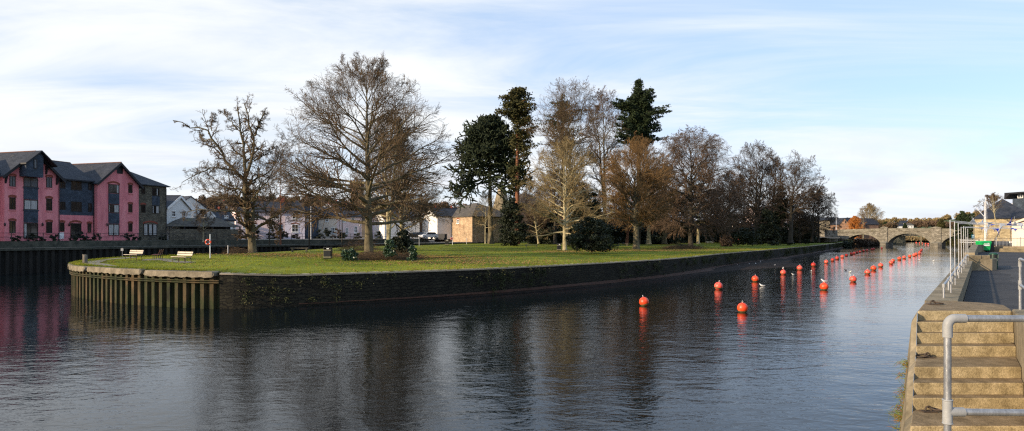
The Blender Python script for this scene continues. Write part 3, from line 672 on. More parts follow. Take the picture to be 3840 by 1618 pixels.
# stone end
winpx(b, FL, 530, 702, 544, 728, 0, mull=0); winpx(b, FL, 529, 769, 545, 798, 0, mull=0, arch='brick_red')
winpx(b, FL, 570, 706, 597, 735, 0, curtain=[(.65, .78)]); winpx(b, FL, 570, 772, 597, 802, 0, curtain=[(.1, .2), (.58, .92)])
m = MB(); boxf(m, FL, FL.s(570), FL.s(598), -.01, .05, FL.z(584, 771), FL.z(584, 736)); m.build('slate_panel', M['slate_hung'], b)
winpx(b, FL, 538, 840, 588, 884, 0, arch='brick_red', mull=2, curtain=[(.03, .28), (.4, .62), (.72, .96)], name='french_window')
for px, o in ((156, PRJ), (256, .12), (398, PRJ), (14, PRJ)): # wall lanterns
    s_ = FL.s(px, o); z_ = FL.z(px, 844, o); q = FL.P(s_, o+.2, z_); m = MB(); m.lathe([(.001, -.2), (.09, -.12), (.13, .12), (.001, .28)], q, 6); m.tube([FL.P(s_, o-.02, z_+.1), FL.P(s_, o+.2, z_+.3)], .02, 4); m.build('wall_lantern', M['black'], b)

for s_, o in ((sE[1]-.15, PRJ), (sE[2]-.12, .05), (sE[3]+.15, 0), (sE[4]-.12, 0)):
    m = MB(); m.tube([FL.P(s_, o+.09, 3.7), FL.P(s_, o+.09, 12.1)], .05, 6); m.build('downpipe', M['timber_dark'], b)
# ---- carport, boundary wall, white gable house ----
def house(name, label, x0, Y0, x1, Y1, y_base, y_eave, y_ridge, kind, wall, roof, back=7, wins=(), wk={}, group=None, chim=(), cat='house', **k):
    fr = Fr(W(x0, Y0), W(x1, Y1)); L = fr.L
    z0 = min(zat(y_base, Y0), 3.6); ev = zat(y_eave, (Y0+Y1)/2)
    Yr = (Y0+Y1)/2+(0 if kind == 'front' else back/2); rg = zat(y_ridge, Yr)
    r = thing(name, label, cat, fr.P(L/2, 0, z0), group=group)
    {'front': gable_front, 'side': gable_side, 'hip': hip}[kind](r, fr, 0, L, 0, back, z0, ev, rg, wall, roof, **k)
    for w_ in wins:
        kw = dict(wk); kw.update(w_[4] if len(w_) > 4 else {}); winpx(r, fr, *w_[:4], 0, **kw)
    for s_, o_, dz in chim: chimney(r, fr, L*s_, o_, ev, rg+dz)
    return r, fr
WH = dict(frame='frame_white', fw=.11, mull=1, trans=1, sill='frame_white')
house('house', 'white gabled house with arched upper windows behind the carport', 626, 114, 718, 123, 895, 784, 738, 'front', 'white', 'roof', 9, [(644, 791, 658, 813), (682, 791, 696, 812)], WH, barge='frame_white', ohf=.25)
house('house', 'slate-roofed house tucked between the stone end and the white gable', 596, 134, 640, 131, 895, 790, 742, 'side', 'white', 'roof', 8)
cpt = Fr(W(628, 112), W(905, 120)); r = thing('carport', 'low slate-roofed open carport beside the stone end of the flats', 'carport', cpt.P(8, 0, 3.7))
hw = 6
m = MB(); P = cpt.P; ze, zr = cpt.z(700, 850), cpt.z(700, 816)
m.add([P(-.3, .4, ze), P(cpt.L, .4, ze), P(cpt.L, -hw, ze), P(-.3, -hw, ze), P(3.0, -hw/2, zr), P(cpt.L-3, -hw/2, zr)], [(0, 1, 5, 4), (1, 2, 5), (2, 3, 4, 5), (3, 0, 4), (3, 2, 1, 0)]); m.build('roof', M['roof_brown'], r)
for k in range(6): m = MB(); boxf(m, cpt, .2+k*(cpt.L-.6)/5, .4+k*(cpt.L-.6)/5, .05, .25, 3.6, ze); m.build('post', M['timber_dark'], r)
m = MB(); boxf(m, cpt, 0, cpt.L, -hw, -hw+.2, 3.6, ze); m.build('rear_wall', M['timber_dark'], r)
gw = Fr(W(636, 106), W(895, 112)); m = MB(); boxf(m, gw, 0, gw.L, -.3, 0, 3.6, gw.z(700, 868)+.35); tag(m.build('garden_wall', M['rubble']), 'rough stone garden wall in front of the carport', 'wall')
house('house', 'low dark-roofed house with a small white porch gable left of the oak', 770, 134, 880, 138, 895, 826, 790, 'side', 'white', 'roof', 8, [(842, 808, 856, 818), (820, 848, 832, 866), (870, 848, 884, 868)], WH)
house('porch', 'small white-edged gable rising over the low dark roof', 772, 131, 802, 132, 895, 808, 791, 'front', 'white', 'roof', 5, barge='frame_white', cat='gable', ohf=.1)

# ---- terrace along the promenade ----
TR = 'terraced houses along the promenade'
house('terraced_house', 'pale pink terraced house nearest the oak trunk, at the left end', 884, 146, 943, 147.5, 890, 795, 762, 'side', 'palepink', 'roof', 8, [(949-60, 795, 958-56, 818), (910, 792, 922, 820), (950-40, 841, 962-40, 858)], WH, TR, [(.5, -4, .8)], ohs=0)
house('terraced_house', 'pale pink terraced house with a blue front door', 943, 147.5, 1069, 150, 890, 794, 760, 'side', 'palepink', 'roof', 8,
      [(949, 795, 972, 821), (1015, 798, 1048, 822), (948, 841, 961, 858, dict(arch='brick_red', mull=0)), (1010, 841, 1024, 863, dict(arch='brick_red', mull=0)), (1045, 843, 1057, 872, dict(arch='brick_red', frame='blue_paint', name='front_door', mull=0, sill=None, glass='blue_paint'))], WH, TR, [(.95, -4, .9)], ohs=0)
house('terraced_house', 'lilac-white terraced house with one wide brick-arched window', 1069, 150, 1143, 151.5, 890, 795, 764, 'side', 'lilac', 'roof', 8, [(1094, 842, 1119, 871, dict(arch='brick_red')), (1096, 799, 1122, 822)], WH, TR, ohs=0)
house('terraced_house', 'narrow dark slate-hung link house with a white verge between pale houses', 1143, 152.5, 1194, 153.5, 890, 815, 778, 'side', 'slate_hung', 'roof', 8, [(1146, 820, 1157, 832)], WH, TR, ohs=0)
house('terraced_house', 'cream terraced house with a small porch and white barge line', 1194, 157, 1263, 158.5, 890, 815, 782, 'side', 'cream', 'roof', 8, [(1220, 817, 1232, 833), (1241, 854, 1254, 878), (1219, 855, 1228, 880, dict(name='front_door', frame='timber_dark', mull=0, sill=None))], WH, TR, [(.98, -4, .8)], ohs=0)
house('terraced_house', 'pink terraced house just left of the big bare tree trunk', 1263, 158.5, 1356, 161, 890, 812, 780, 'side', 'palepink', 'roof', 8, [(1296, 855, 1306, 878), (1285, 817, 1297, 834), (1318, 817, 1330, 834), (1328, 850, 1340, 874)], WH, TR, [(.5, -4, .8)], ohs=0)
# verge boards climbing over the terrace
house('house', 'tall cream gable rising behind the terrace roofs', 1186, 172, 1270, 174, 880, 803, 767, 'front', 'cream', 'roof', 7, barge='frame_white', ohf=.2)
house('house', 'white house with a sunlit left gable right of the big bare tree', 1396, 168, 1442, 160, 890, 822, 788, 'front', 'white', 'roof', 9, [(1418, 866, 1426, 875)], WH, ohf=.2)
house('house', 'lilac terraced house with a red door panel behind the twin pale trunks', 1440, 163, 1522, 167, 890, 832, 803, 'side', 'lilac', 'roof', 8, [(1476, 860, 1484, 878), (1494, 858, 1504, 876), (1465, 848, 1470, 878, dict(frame='brick_red', glass='brick_red', mull=0, trans=0, sill=None, name='front_door'))], WH)
house('house', 'salmon-pink row house between the lilac house and the cars', 1522, 172, 1586, 174, 890, 833, 808, 'side', 'redstone', 'roof_brown', 8, [(1535, 846, 1544, 860), (1556, 846, 1566, 860)], WH)
house('house', 'bright white house with sloping gable left of the stone warehouse', 1584, 168, 1640, 162, 892, 812, 783, 'front', 'white', 'roof', 9, [(1589, 862, 1595, 870), (1609, 862, 1616, 870)], WH, ohf=.15)
# stone warehouse
r, fw = house('stone_warehouse', 'sunlit brown stone warehouse with hipped slate roof across the channel', 1629, 170, 1771, 158, 909, 816, 764, 'hip', 'rubble_warm', 'roof_brown', 14, [(1678, 863, 1688, 878, dict(arch='brick_red', mull=1, trans=0)), (1679, 825, 1688, 836, dict(arch='brick_red')), (1713, 824, 1722, 838, dict(arch='brick_red'))], WH, cat='warehouse')
sd = fw.side(fw.L)
for a in (4, 9): win(r, sd, a, a+1.2, 5.2, 6.8, .0, frame='frame_dark')
hedge_f = Fr(W(1634, 150), W(1668, 149))
m = MB(); boxf(m, hedge_f, 0, hedge_f.L, -1, 0, 3.5, hedge_f.z(1650, 878)); tag(m.build('dark_bin_store', M['timber_dark'], bevel=.05), 'dark timber bin store against the stone warehouse wall', 'bin store')
# landmarks behind
r = thing('church_tower', 'square red sandstone church tower seen through the big bare tree', 'tower', (*W(1335, 350), 4)); tf = Fr(W(1314, 350), W(1355, 350)); m = MB(); boxf(m, tf, 0, tf.L, -6, 0, 4, zat(684, 350)); boxf(m, tf, -.2, tf.L+.2, -6.2, .2, zat(690, 350), zat(688, 350))
for k in range(4): boxf(m, tf, k*tf.L/3.6, k*tf.L/3.6+.9, -.6, 0.01, zat(684, 350), zat(676, 350))
m.build('tower_wall', M['redstone'], r); win(r, tf, tf.L*.4, tf.L*.6, zat(720, 350), zat(702, 350), 0)
q = W(1881, 240); r = thing('malthouse_cowl', 'pale tapering malthouse cone behind the conifer trunk', 'roof cone', (*q, 12)); m = MB(); m.lathe([(3.4, 0), (3.2, zat(780, 240)-12), (1.6, zat(720, 240)-12), (1.3, zat(705, 240)-12), (.01, zat(694, 240)-12)], (*q, 12), 16); m.build('cone', M['concrete'], r); m = MB(); m.lathe([(1.7, 0), (1.7, .5), (.01, 1.4)], (*q, zat(706, 240)), 12); m.build('cap', M['roof'], r)
house('brick_house', 'brick house with hipped slate roof glimpsed behind the pale-barked tree', 1950, 230, 2060, 236, 880, 766, 722, 'hip', 'redstone', 'roof_brown', 14, [(1985, 775, 1994, 790), (2010, 775, 2019, 790)], WH)
house('house', 'low stone house glimpsed between park trunks behind the shrubbery', 2060, 250, 2290, 262, 915, 845, 800, 'hip', 'rubble', 'roof', 12, [(2120, 860, 2132, 878)], WH)
house('stone_lodge', 'grey stone lodge seen between the dark shrub and the brown tree trunk', 2308, 205, 2360, 208, 912, 858, 830, 'side', 'rubble', 'roof', 8, [(2325, 872, 2333, 886)], WH)
house('house', 'pale pink house glimpsed through the pair of riverside trees', 2840, 330, 2960, 338, 890, 812, 780, 'side', 'palepink', 'roof', 10, [(2858, 825, 2864, 840), (2885, 825, 2891, 840), (2915, 825, 2921, 840), (2940, 825, 2946, 840), (2870, 858, 2876, 872), (2905, 858, 2911, 872)], WH)
house('house', 'dark-roofed low house glimpsed behind the last park trees', 2770, 320, 2840, 322, 900, 858, 838, 'side', 'cream', 'roof', 10, [(2798, 864, 2806, 880)], WH)
# row beyond the left end of the bridge
house('house', 'long grey-roofed stone building left of the bridge end', 3030, 345, 3112, 335, 900, 828, 818, 'side', 'rubble', 'roof', 12, [(3045, 840, 3052, 852), (3068, 840, 3075, 852), (3092, 840, 3099, 852)], dict(frame='frame_dark', fw=.15))
house('house', 'brown brick gabled house with grey roof left of the orange willow', 3112, 335, 3182, 322, 905, 842, 820, 'side', 'redstone', 'roof', 10, [(3125, 850, 3132, 862)], dict(frame='frame_dark', fw=.15))
house('house', 'ochre gable-ended house nearest the lamp post by the bridge', 3150, 318, 3186, 314, 905, 842, 820, 'front', 'redstone', 'roof', 14, [(3169, 828, 3174, 838)], dict(frame='frame_dark', fw=.15), ohf=.1)
house('house', 'right-hand gable of the brown pair beside the orange willow', 3180, 324, 3204, 320, 905, 840, 821, 'front', 'redstone', 'roof', 14, [(3190, 828, 3194, 836)], dict(frame='frame_dark', fw=.15), ohf=.1)
# abutment building with blind arch
ab = Fr(W(3092, 262), W(3141, 268)); r = thing('bridge_abutment', 'stone abutment wall with a blind arched niche at the left end of the bridge', 'abutment', ab.P(2, 0, 2.5))
m = MB(); boxf(m, ab, 0, ab.L, -6, 0, 1, ab.z(3120, 864)); m.build('wall', M['ashlar'], r)
m = MB(); boxf(m, ab, -.1, ab.L, -6, .12, ab.z(3120, 872)-.3, ab.z(3120, 872)); m.build('string_course', M['parapet'], r)
m = MB(); c = ab.s(3121); pts = [(c-.9, 2.4), (c+.9, 2.4)]+[(c+.9*math.cos(a), 3.6+.9*math.sin(a)) for a in np.linspace(0, math.pi, 9)]; ext_o(m, ab, pts, -.05, .03); m.build('niche', M['concrete_dark'], r)

# ---- the stone bridge ----
BA = np.array([147, 264.])+np.array([.76, -.65])*(-16.8); BB = np.array([147, 264.])+np.array([.76, -.65])*40
FB = Fr(BA, BB); rb = thing('stone_bridge', 'grey three-arched stone road bridge across the river', 'bridge', FB.P(16.8, 0, 0))
arches = [(FB.s(3168), FB.s(3300), 4.9), (FB.s(3331), FB.s(3487), 5.25), (FB.s(3533), FB.s(3533)+13.5, 4.7)]
deck = lambda s: 5.95+.5*math.exp(-((s-22)/16)**2)
def soff(s):
    for a, b_, cr in arches:
        if a < s < b_:
            t = (2*s-a-b_)/(b_-a); return 1.7+(cr-1.7)*max(0, 1-abs(t)**2.15)**.75
    return -1.4
ss = sorted(set(list(np.linspace(0, FB.L, 60))+[x for a, b_, _ in arches for x in list(a+(b_-a)*(.5-.5*np.cos(np.linspace(0, math.pi, 31))))]))
ss = [ss[0]]+[b_ for a, b_ in zip(ss[:-1], ss[1:]) if b_-a > 1e-3]
m = MB(); BW = 8.5
for a, b_ in zip(ss[:-1], ss[1:]):
    mid = (a+b_)/2; inn = soff(mid) > -1
    z1 = soff(a) if soff(a) > -1 else (1.7 if inn else -1.4); z2 = soff(b_) if soff(b_) > -1 else (1.7 if inn else -1.4)
    if not inn: z1 = z2 = -1.4
    V = [FB.P(a, 0, z1), FB.P(b_, 0, z2), FB.P(b_, 0, deck(b_)), FB.P(a, 0, deck(a)), FB.P(a, -BW, z1), FB.P(b_, -BW, z2), FB.P(b_, -BW, deck(b_)), FB.P(a, -BW, deck(a))]
    m.add(V, [(0, 1, 2, 3), (5, 4, 7, 6), (3, 2, 6, 7), (4, 5, 1, 0)])
for a, b_, cr in arches:
    for e, fl in ((a, 0), (b_, 1)):
        f = (0, 1, 2, 3) if fl else (3, 2, 1, 0); m.add([FB.P(e, 0, -1.4), FB.P(e, 0, 1.7), FB.P(e, -BW, 1.7), FB.P(e, -BW, -1.4)], [f])
m.build('spandrel_wall', M['ashlar'], rb)
for a, b_, cr in arches: # voussoir rings
    m = MB(); t = np.linspace(0, math.pi, 34); c = (a+b_)/2; hw_ = (b_-a)/2
    xs = c-hw_*np.cos(t); pin = [(x, soff(min(max(x, a+1e-3), b_-1e-3))) for x in xs]
    pout = [(c+(x-c)*(1+.75/hw_), z+.72*(1-.45*abs((x-c)/hw_)**3)) for x, z in pin]
    for i in range(len(t)-1): ext_o(m, FB, [pin[i], pin[i+1], pout[i+1], pout[i]][::-1][::-1], -.05, .10)
    m.build('arch_ring', M['parapet'], rb)
for x0, x1 in ((3301, 3330), (3488, 3532)): # piers
    a, b_ = FB.s(x0)-.05, FB.s(x1)+.05; c = (a+b_)/2; m = MB()
    base = [(a, 0), (a, .5), (c-.9, 1.9), (c+.9, 1.9), (b_, .5), (b_, 0)]
    m.prism([FB.P(s_, o, -1.4) for s_, o in base], [FB.P(s_, o, 1.6) for s_, o in base]); m.build('pier', M['ashlar'], rb)
    m = MB(); m.prism([FB.P(s_, o, 1.6) for s_, o in base], [FB.P(c+(s_-c)*.8, o*.45, 2.2) for s_, o in base]); m.build('pier_cap', M['parapet'], rb)
    w2 = (b_-a)/2*.85; m = MB(); boxf(m, FB, c-w2, c+w2, -.1, .45, 2.0, deck(c)+1.05); m.build('pilaster', M['ashlar'], rb)
    m = MB(); boxf(m, FB, c-w2-.15, c+w2+.15, -.4, .6, deck(c)+1.05, deck(c)+1.25); m.prism([FB.P(c-w2-.1, .55, deck(c)+1.25), FB.P(c+w2+.1, .55, deck(c)+1.25), FB.P(c+w2+.1, -.35, deck(c)+1.25), FB.P(c-w2-.1, -.35, deck(c)+1.25)][::-1], [FB.P(c-.3, .3, deck(c)+1.65), FB.P(c+.3, .3, deck(c)+1.65), FB.P(c+.3, -.2, deck(c)+1.65), FB.P(c-.3, -.2, deck(c)+1.65)][::-1]); m.build('pilaster_cap', M['parapet'], rb)
sp = np.linspace(0, FB.L, 40)
for o0, o1, nm in ((-.32, .06, 'parapet'), (-BW, -BW+.35, 'parapet')):
    m = MB()
    for a, b_ in zip(sp[:-1], sp[1:]): m.prism([FB.P(a, o1, deck(a)), FB.P(b_, o1, deck(b_)), FB.P(b_, o0, deck(b_)), FB.P(a, o0, deck(a))][::-1], [FB.P(a, o1, deck(a)+.95), FB.P(b_, o1, deck(b_)+.95), FB.P(b_, o0, deck(b_)+.95), FB.P(a, o0, deck(a)+.95)][::-1])
    m.build(nm, M['parapet'], rb)
m = MB()
for a, b_ in zip(sp[:-1], sp[1:]): m.prism([FB.P(a, .22, deck(a)-.22), FB.P(b_, .22, deck(b_)-.22), FB.P(b_, 0, deck(b_)-.22), FB.P(a, 0, deck(a)-.22)][::-1], [FB.P(a, .22, deck(a)), FB.P(b_, .22, deck(b_)), FB.P(b_, 0, deck(b_)), FB.P(a, 0, deck(a))][::-1])
m.build('string_course', M['parapet'], rb)
# second, modern bridge seen through the middle arch
f2 = Fr(W(3330, 352), W(3700, 330)); r = thing('girder_bridge', 'flat modern girder bridge seen through the middle arch of the stone bridge', 'bridge', f2.P(10, 0, 0))
m = MB(); boxf(m, f2, 0, f2.L, -9, 0, 4.2, 5.5); m.build('girder', M['concrete'], r)
m = MB(); boxf(m, f2, f2.s(3449), f2.s(3457), -2, -.2, -1, 4.2); m.build('column', M['concrete'], r)
m = MB(); boxf(m, f2, 0, f2.s(3395), -12, -1, -1, 4.2); m.build('abutment', M['concrete_dark'], r)
# ---------------- trees ----------------
def bpx_(px, Y): return (px-1920)/F*Y
def unit(v): return v/np.maximum(np.linalg.norm(v, axis=-1, keepdims=True), 1e-9)
def grow(rng, S, D, L, P, wig, up):
    n = len(S); pts = np.zeros((n, P, 3)); pts[:, 0] = S; d = unit(D.copy())
    for k in range(1, P):
        d = d+rng.normal(0, wig, (n, 3)); d[:, 2] += up; d = unit(d); pts[:, k] = pts[:, k-1]+d*(L/(P-1))[:, None]
    return pts
def tubes(paths, rad, sides):
    n, P, _ = paths.shape; T = unit(np.gradient(paths, axis=1))
    ref = np.where(np.abs(T[:, :1, 2:3]) < .8, np.array([0, 0, 1.]), np.array([1., 0, 0])); u = unit(np.cross(T, np.broadcast_to(ref, T.shape))); v = np.cross(T, u)
    a = 2*np.pi*np.arange(sides)/sides
    V = paths[:, :, None]+rad[:, :, None, None]*(np.cos(a)[None, None, :, None]*u[:, :, None]+np.sin(a)[None, None, :, None]*v[:, :, None])
    b = np.arange(n)[:, None, None]*P*sides; k = np.arange(P-1)[None, :, None]*sides; j = np.arange(sides)[None, None, :]; j2 = (j+1) % sides
    Q = np.stack([b+k+j, b+k+j2, b+k+sides+j2, b+k+sides+j], -1).reshape(-1, 4)
    return V.reshape(-1, 3), Q
def kids(rng, paths, rad, L, K, t0, t1, ang, ratio, rr=.6, minr=.012, flat=0):
    n, P, _ = paths.shape
    t = (t0+(t1-t0)*(np.arange(K)[None]+rng.random((n, K)))/K).ravel(); i = np.repeat(np.arange(n), K); x = t*(P-1); k = np.minimum(x.astype(int), P-2); f = (x-k)[:, None]
    S = paths[i, k]*(1-f)+paths[i, k+1]*f; T = unit(paths[i, k+1]-paths[i, k])
    pr = rng.normal(0, 1, (len(i), 3)); pr[:, 2] *= (1-flat); pr = unit(pr-T*(pr*T).sum(1)[:, None]); a = np.radians(ang*rng.uniform(.65, 1.35, len(i)))[:, None]
    D = T*np.cos(a)+pr*np.sin(a); Lc = L[i]*ratio*(1-.42*t)*rng.uniform(.6, 1.25, len(i)); r0 = np.maximum((rad[i, k]*(1-f[:, 0])+rad[i, k+1]*f[:, 0])*rr, minr)
    return S, D, Lc, r0
def taper(r0, P, end=.35, minr=.010): 
    t = np.linspace(0, 1, P)[None]; return np.maximum(r0[:, None]*(1-t*(1-end)), minr)
def cat(parts):
    V = []; Q = []; n = 0
    for v, q in parts: V.append(v); Q.append(q+n); n += len(v)
    return np.concatenate(V), np.concatenate(Q)
def quads(rng, C, size, flatz=1.0):
    n = len(C); a = unit(rng.normal(0, 1, (n, 3))*[1, 1, flatz]); b = unit(np.cross(a, rng.normal(0, 1, (n, 3)))); s = (size*rng.uniform(.6, 1.4, n))[:, None]
    V = np.stack([C-a*s-b*s*.55, C+a*s-b*s*.55, C+a*s+b*s*.55, C-a*s+b*s*.55], 1).reshape(-1, 3)
    return V, np.arange(n*4).reshape(n, 4)
def env_r(prof, h): return np.interp(h, [p[0] for p in prof], [p[1] for p in prof])
def clipL(S, D, L, base, Ht, prof, cx=0):
    L = L.copy()
    for _ in range(3):
        E = S+D*L[:, None]; h = (E[:, 2]-base[2])/Ht; rr = np.hypot(E[:, 0]-base[0]-cx, E[:, 1]-base[1]); bad = (rr > env_r(prof, h)*1.10+.2) | (h > 1.02) | (h < prof[0][0]*.8); L[bad] *= .72
    return L
def bare_tree(name, label, pos, Ht, prof, seed, r=.35, clear=.2, lead=.9, nl=34, el=(82, 18), wig=.10, up=.02, K=(9, 8, 5), bark='bark', twig='twig', flat=0, ang=(42, 42, 40), limbs=None, cx=0, leaf=0, tw=.011, lean=(0, 0), group=None, cat_='tree', lr=.42, kr=(.55, .5, .55), tdroop=0.0, stems=1, t0=.2):
    rng = np.random.RandomState(seed); base = np.array(pos, float); big = []; small = []
    trunks = []
    for sidx in range(stems):
        off = np.array([rng.normal(0, .1), rng.normal(0, .1), 0])*(stems > 1)
        P = 16; z = np.linspace(-.15, Ht*lead, P); sp = rng.normal(0, .06, 2)*(stems > 1)
        wob = np.cumsum(rng.normal(0, .035+wig*.25, (P, 2)), axis=0)*(Ht/22); wob -= wob[0]; wob *= np.linspace(0, 1, P)[:, None]
        tp = np.stack([base[0]+off[0]+wob[:, 0]+(lean[0]+sp[0])*z+cx*np.linspace(0, 1, P)**1.5, base[1]+off[1]+wob[:, 1]+(lean[1]+sp[1])*z, base[2]+z], 1)
        tr = r*(1-.93*(np.linspace(0, 1, P))**.9); tr[0] *= 1.45; tr[1] *= 1.05
        tp = np.insert(tp, 1, tp[0]*.7+tp[1]*.3, axis=0); tr = np.insert(tr, 1, r*1.08)
        trunks.append((tp, tr)); big.append(tubes(tp[None], tr[None], 12))
    # main limbs
    S, D, L, r0 = [], [], [], []
    for i in range(nl):
        tp, tr = trunks[i % stems]; q = (i+rng.random()*.8)/nl; hf = clear+(lead*.97-clear)*q**1.0; zz = base[2]+hf*Ht
        x = np.interp(zz, tp[:, 2], tp[:, 0]); y = np.interp(zz, tp[:, 2], tp[:, 1]); rad = np.interp(zz, tp[:, 2], tr)
        az = i*2.39996+rng.normal(0, .35); e = R(el[0]+(el[1]-el[0])*q+rng.normal(0, 6)); d = np.array([math.sin(e)*math.cos(az), math.sin(e)*math.sin(az), math.cos(e)])
        s = np.array([x, y, zz]); ln = .5
        while ln < Ht:
            E = s+d*ln; h = (E[2]-base[2])/Ht
            if h > 1 or math.hypot(E[0]-base[0]-cx, E[1]-base[1]) > env_r(prof, min(1, h)): break
            ln += .25
        S.append(s); D.append(d); L.append(ln*rng.uniform(.86, 1.10)); r0.append(min(rad*.62, .035+ln*.0165*(r/.35)**.5))
    S = np.array(S); D = np.array(D); L = np.array(L); r0 = np.array(r0)
    p1 = grow(rng, S, D, L, 10, wig, up); R1 = taper(r0, 10, .16, tw*1.2); big.append(tubes(p1, R1, 6)); sets = [(p1, R1, L)]
    if limbs: # hand-placed limbs: polylines with radii, world coordinates
        for pl_, ra, rb_ in limbs:
            pp = resample(pl_, 12); pp = pp+rng.normal(0, .04, pp.shape)*[1, 1, 1]; rr_ = np.linspace(ra, rb_, 12); big.append(tubes(pp[None], rr_[None], 8)); ll = np.linalg.norm(np.diff(pp, axis=0), axis=1).sum()
            sets.append((resample(pp, 10)[None], np.interp(np.linspace(0, 1, 10), np.linspace(0, 1, 12), rr_)[None], np.array([ll*.75])))
    p1 = np.concatenate([s_[0] for s_ in sets]); R1 = np.concatenate([s_[1] for s_ in sets]); L1 = np.concatenate([s_[2] for s_ in sets])
    S, D, L, r0 = kids(rng, p1, R1, L1, K[0], t0, 1.0, ang[0], kr[0], .62, tw, flat); L = clipL(S, D, L, base, Ht, prof, cx)
    p2 = grow(rng, S, D, L, 6, wig*1.1, up); R2 = taper(r0, 6, .3, tw); small.append(tubes(p2, R2, 4))
    S, D, L, r0 = kids(rng, p2, R2, L, K[1], .1, 1.0, ang[1], kr[1], .65, tw, flat); L = clipL(S, D, L, base, Ht, prof, cx)
    p3 = grow(rng, S, D, L, 4, wig*1.2, up-tdroop); R3 = taper(r0, 4, .6, tw); small.append(tubes(p3, R3, 3))
    if K[2]:
        S, D, L, r0 = kids(rng, p3, R3, np.maximum(L, .5), K[2], .15, 1.0, ang[2], kr[2], .8, tw, flat)
        p4 = grow(rng, S, D, L, 2, 0, up-tdroop); R4 = taper(r0, 2, .8, tw*.85); small.append(tubes(p4, R4, 3)); tips = p4[:, -1]
    else: tips = p3[:, -1]
    root = thing(name, label, cat_, base.tolist(), group=group)
    V, Q = cat(big); np_mesh('trunk', V, Q, M[bark], root)
    V, Q = cat(small); mi = np.zeros(len(Q), int); mats = [M[twig]]
    if leaf:
        C = tips[rng.randint(0, len(tips), leaf)]+rng.normal(0, .08, (leaf, 3)); v2, q2 = quads(rng, C, .030); Q = np.concatenate([Q, q2+len(V)]); V = np.concatenate([V, v2]); mi = np.concatenate([mi, np.ones(len(q2), int)]); mats.append(M['deadleaf'])
    np_mesh('crown', V, Q, mats, root, mi); return root
def pxtree(name, label, px, py, top, prof, seed, Y=None, **k):
    """prof: list of (photograph row, half-width in photograph pixels) from the top down"""
    if Y is None: x, Y, z = G(px, py)
    else: x = W(px, Y)[0]; z = zat(py, Y)
    Ht = (py-top)*Y/F; pr = sorted([((py-a)/(py-top), b*Y/F) for a, b in prof]); s = Y/F
    if 'cx' in k: k['cx'] *= s
    return bare_tree(name, label, (x, Y, z), Ht, pr, seed, **k)

# the gnarled tree (left)
x, Y, z = G(947, 948); s = Y/F
def LB(pts, dy, ra, rb_):  # traced limb in the tree's own plane, leaning dy metres away along its length
    n = len(pts); return ([((600+a*.71-1920)/F*Y, Y+dy*i/(n-1), zat(180+b_*.71, Y)) for i, (a, b_) in enumerate(pts)], ra, rb_)
limbs = [LB([(485,1085),(478,1000),(462,940),(455,860),(452,760),(452,690)], 0, .40, .30),
 LB([(452,690),(440,600),(432,500),(408,430),(395,340),(378,290)], 1.5, .24, .05), LB([(452,690),(478,620),(500,540),(503,465),(478,420),(480,350),(462,300)], -1, .22, .06),
 LB([(503,465),(515,430),(540,375),(560,340)], -.5, .12, .06), LB([(448,700),(400,650),(345,590),(335,540),(295,500),(272,440),(235,425),(200,440),(150,405),(110,400)], -2, .20, .04),
 LB([(285,490),(250,480),(232,492),(205,470),(190,440)], 1, .08, .04), LB([(272,440),(262,400),(280,350)], .5, .07, .03), LB([(480,950),(430,930),(405,880),(350,810),(260,760),(190,740)], 2, .16, .03),
 LB([(485,970),(530,935),(580,890),(640,850),(700,830)], 2, .20, .04), LB([(400,650),(345,640),(300,640),(230,680),(180,720)], -3, .12, .03), LB([(452,720),(520,680),(570,640),(600,560)], 2, .13, .03),
 LB([(460,860),(500,800),(560,740),(640,700)], -2, .13, .03), LB([(455,760),(400,740),(330,740),(260,700),(200,660)], 3, .12, .03), LB([(408,430),(375,390),(330,350),(310,330)], 1, .08, .03), LB([(500,600),(550,560),(590,520)], 1, .09, .03)]
bare_tree('oak_tree', 'gnarled bare oak with twisting antler-like upper limbs, nearest the red lifebuoy', (x, Y, z), (948-360)*s, [(.10, 1.5), (.2, 7.2), (.32, 8.6), (.5, 7.6), (.62, 6.2), (.72, 6.5), (.88, 6.2), (1, 2.0)], 11, r=.52, clear=.22, lead=.42, nl=12, el=(80, 40), wig=.24, up=.03, K=(14, 9, 5), limbs=limbs, bark='bark', twig='twig', kr=(.42, .5, .5), ang=(55, 50, 45), tw=.012)
# the big spreading tree
x, Y, z = G(1383, 958)
bare_tree('oak_tree', 'tallest wide-spreading bare tree with long level lower boughs over the black bin', (x, Y, z), (958-222)*Y/F, [(.07, 4), (.13, 9.2), (.25, 9.6), (.40, 9.2), (.52, 8.8), (.68, 7.8), (.8, 6.6), (.88, 5.2), (.95, 3.2), (1, 1.2)], 5, r=.50, clear=.15, lead=.86, nl=46, el=(88, 34), wig=.08, up=.022, K=(12, 8, 4), leaf=3500, tw=.0105, kr=(.5, .55, .8), ang=(36, 38, 40), t0=.3, bark='bark')
pxtree('sapling', 'slender bare tree between the gnarled oak and the big spreading tree', 1052, 925, 540, [(925, 3), (860, 30), (760, 75), (640, 75), (580, 45), (540, 8)], 21, Y=112, r=.16, nl=22, el=(70, 25), K=(9, 7, 4), wig=.12, leaf=2500, twig='twig', bark='bark_red')
pxtree('lime_tree', 'twin-stemmed pale tree just right of the big spreading trunk', 1457, 925, 430, [(925, 3), (880, 45), (780, 110), (650, 125), (520, 90), (450, 40), (430, 8)], 22, Y=100, r=.30, stems=2, nl=34, el=(55, 15), K=(10, 9, 5), wig=.12, bark='bark_pale', twig='twig', leaf=5000, clear=.12)
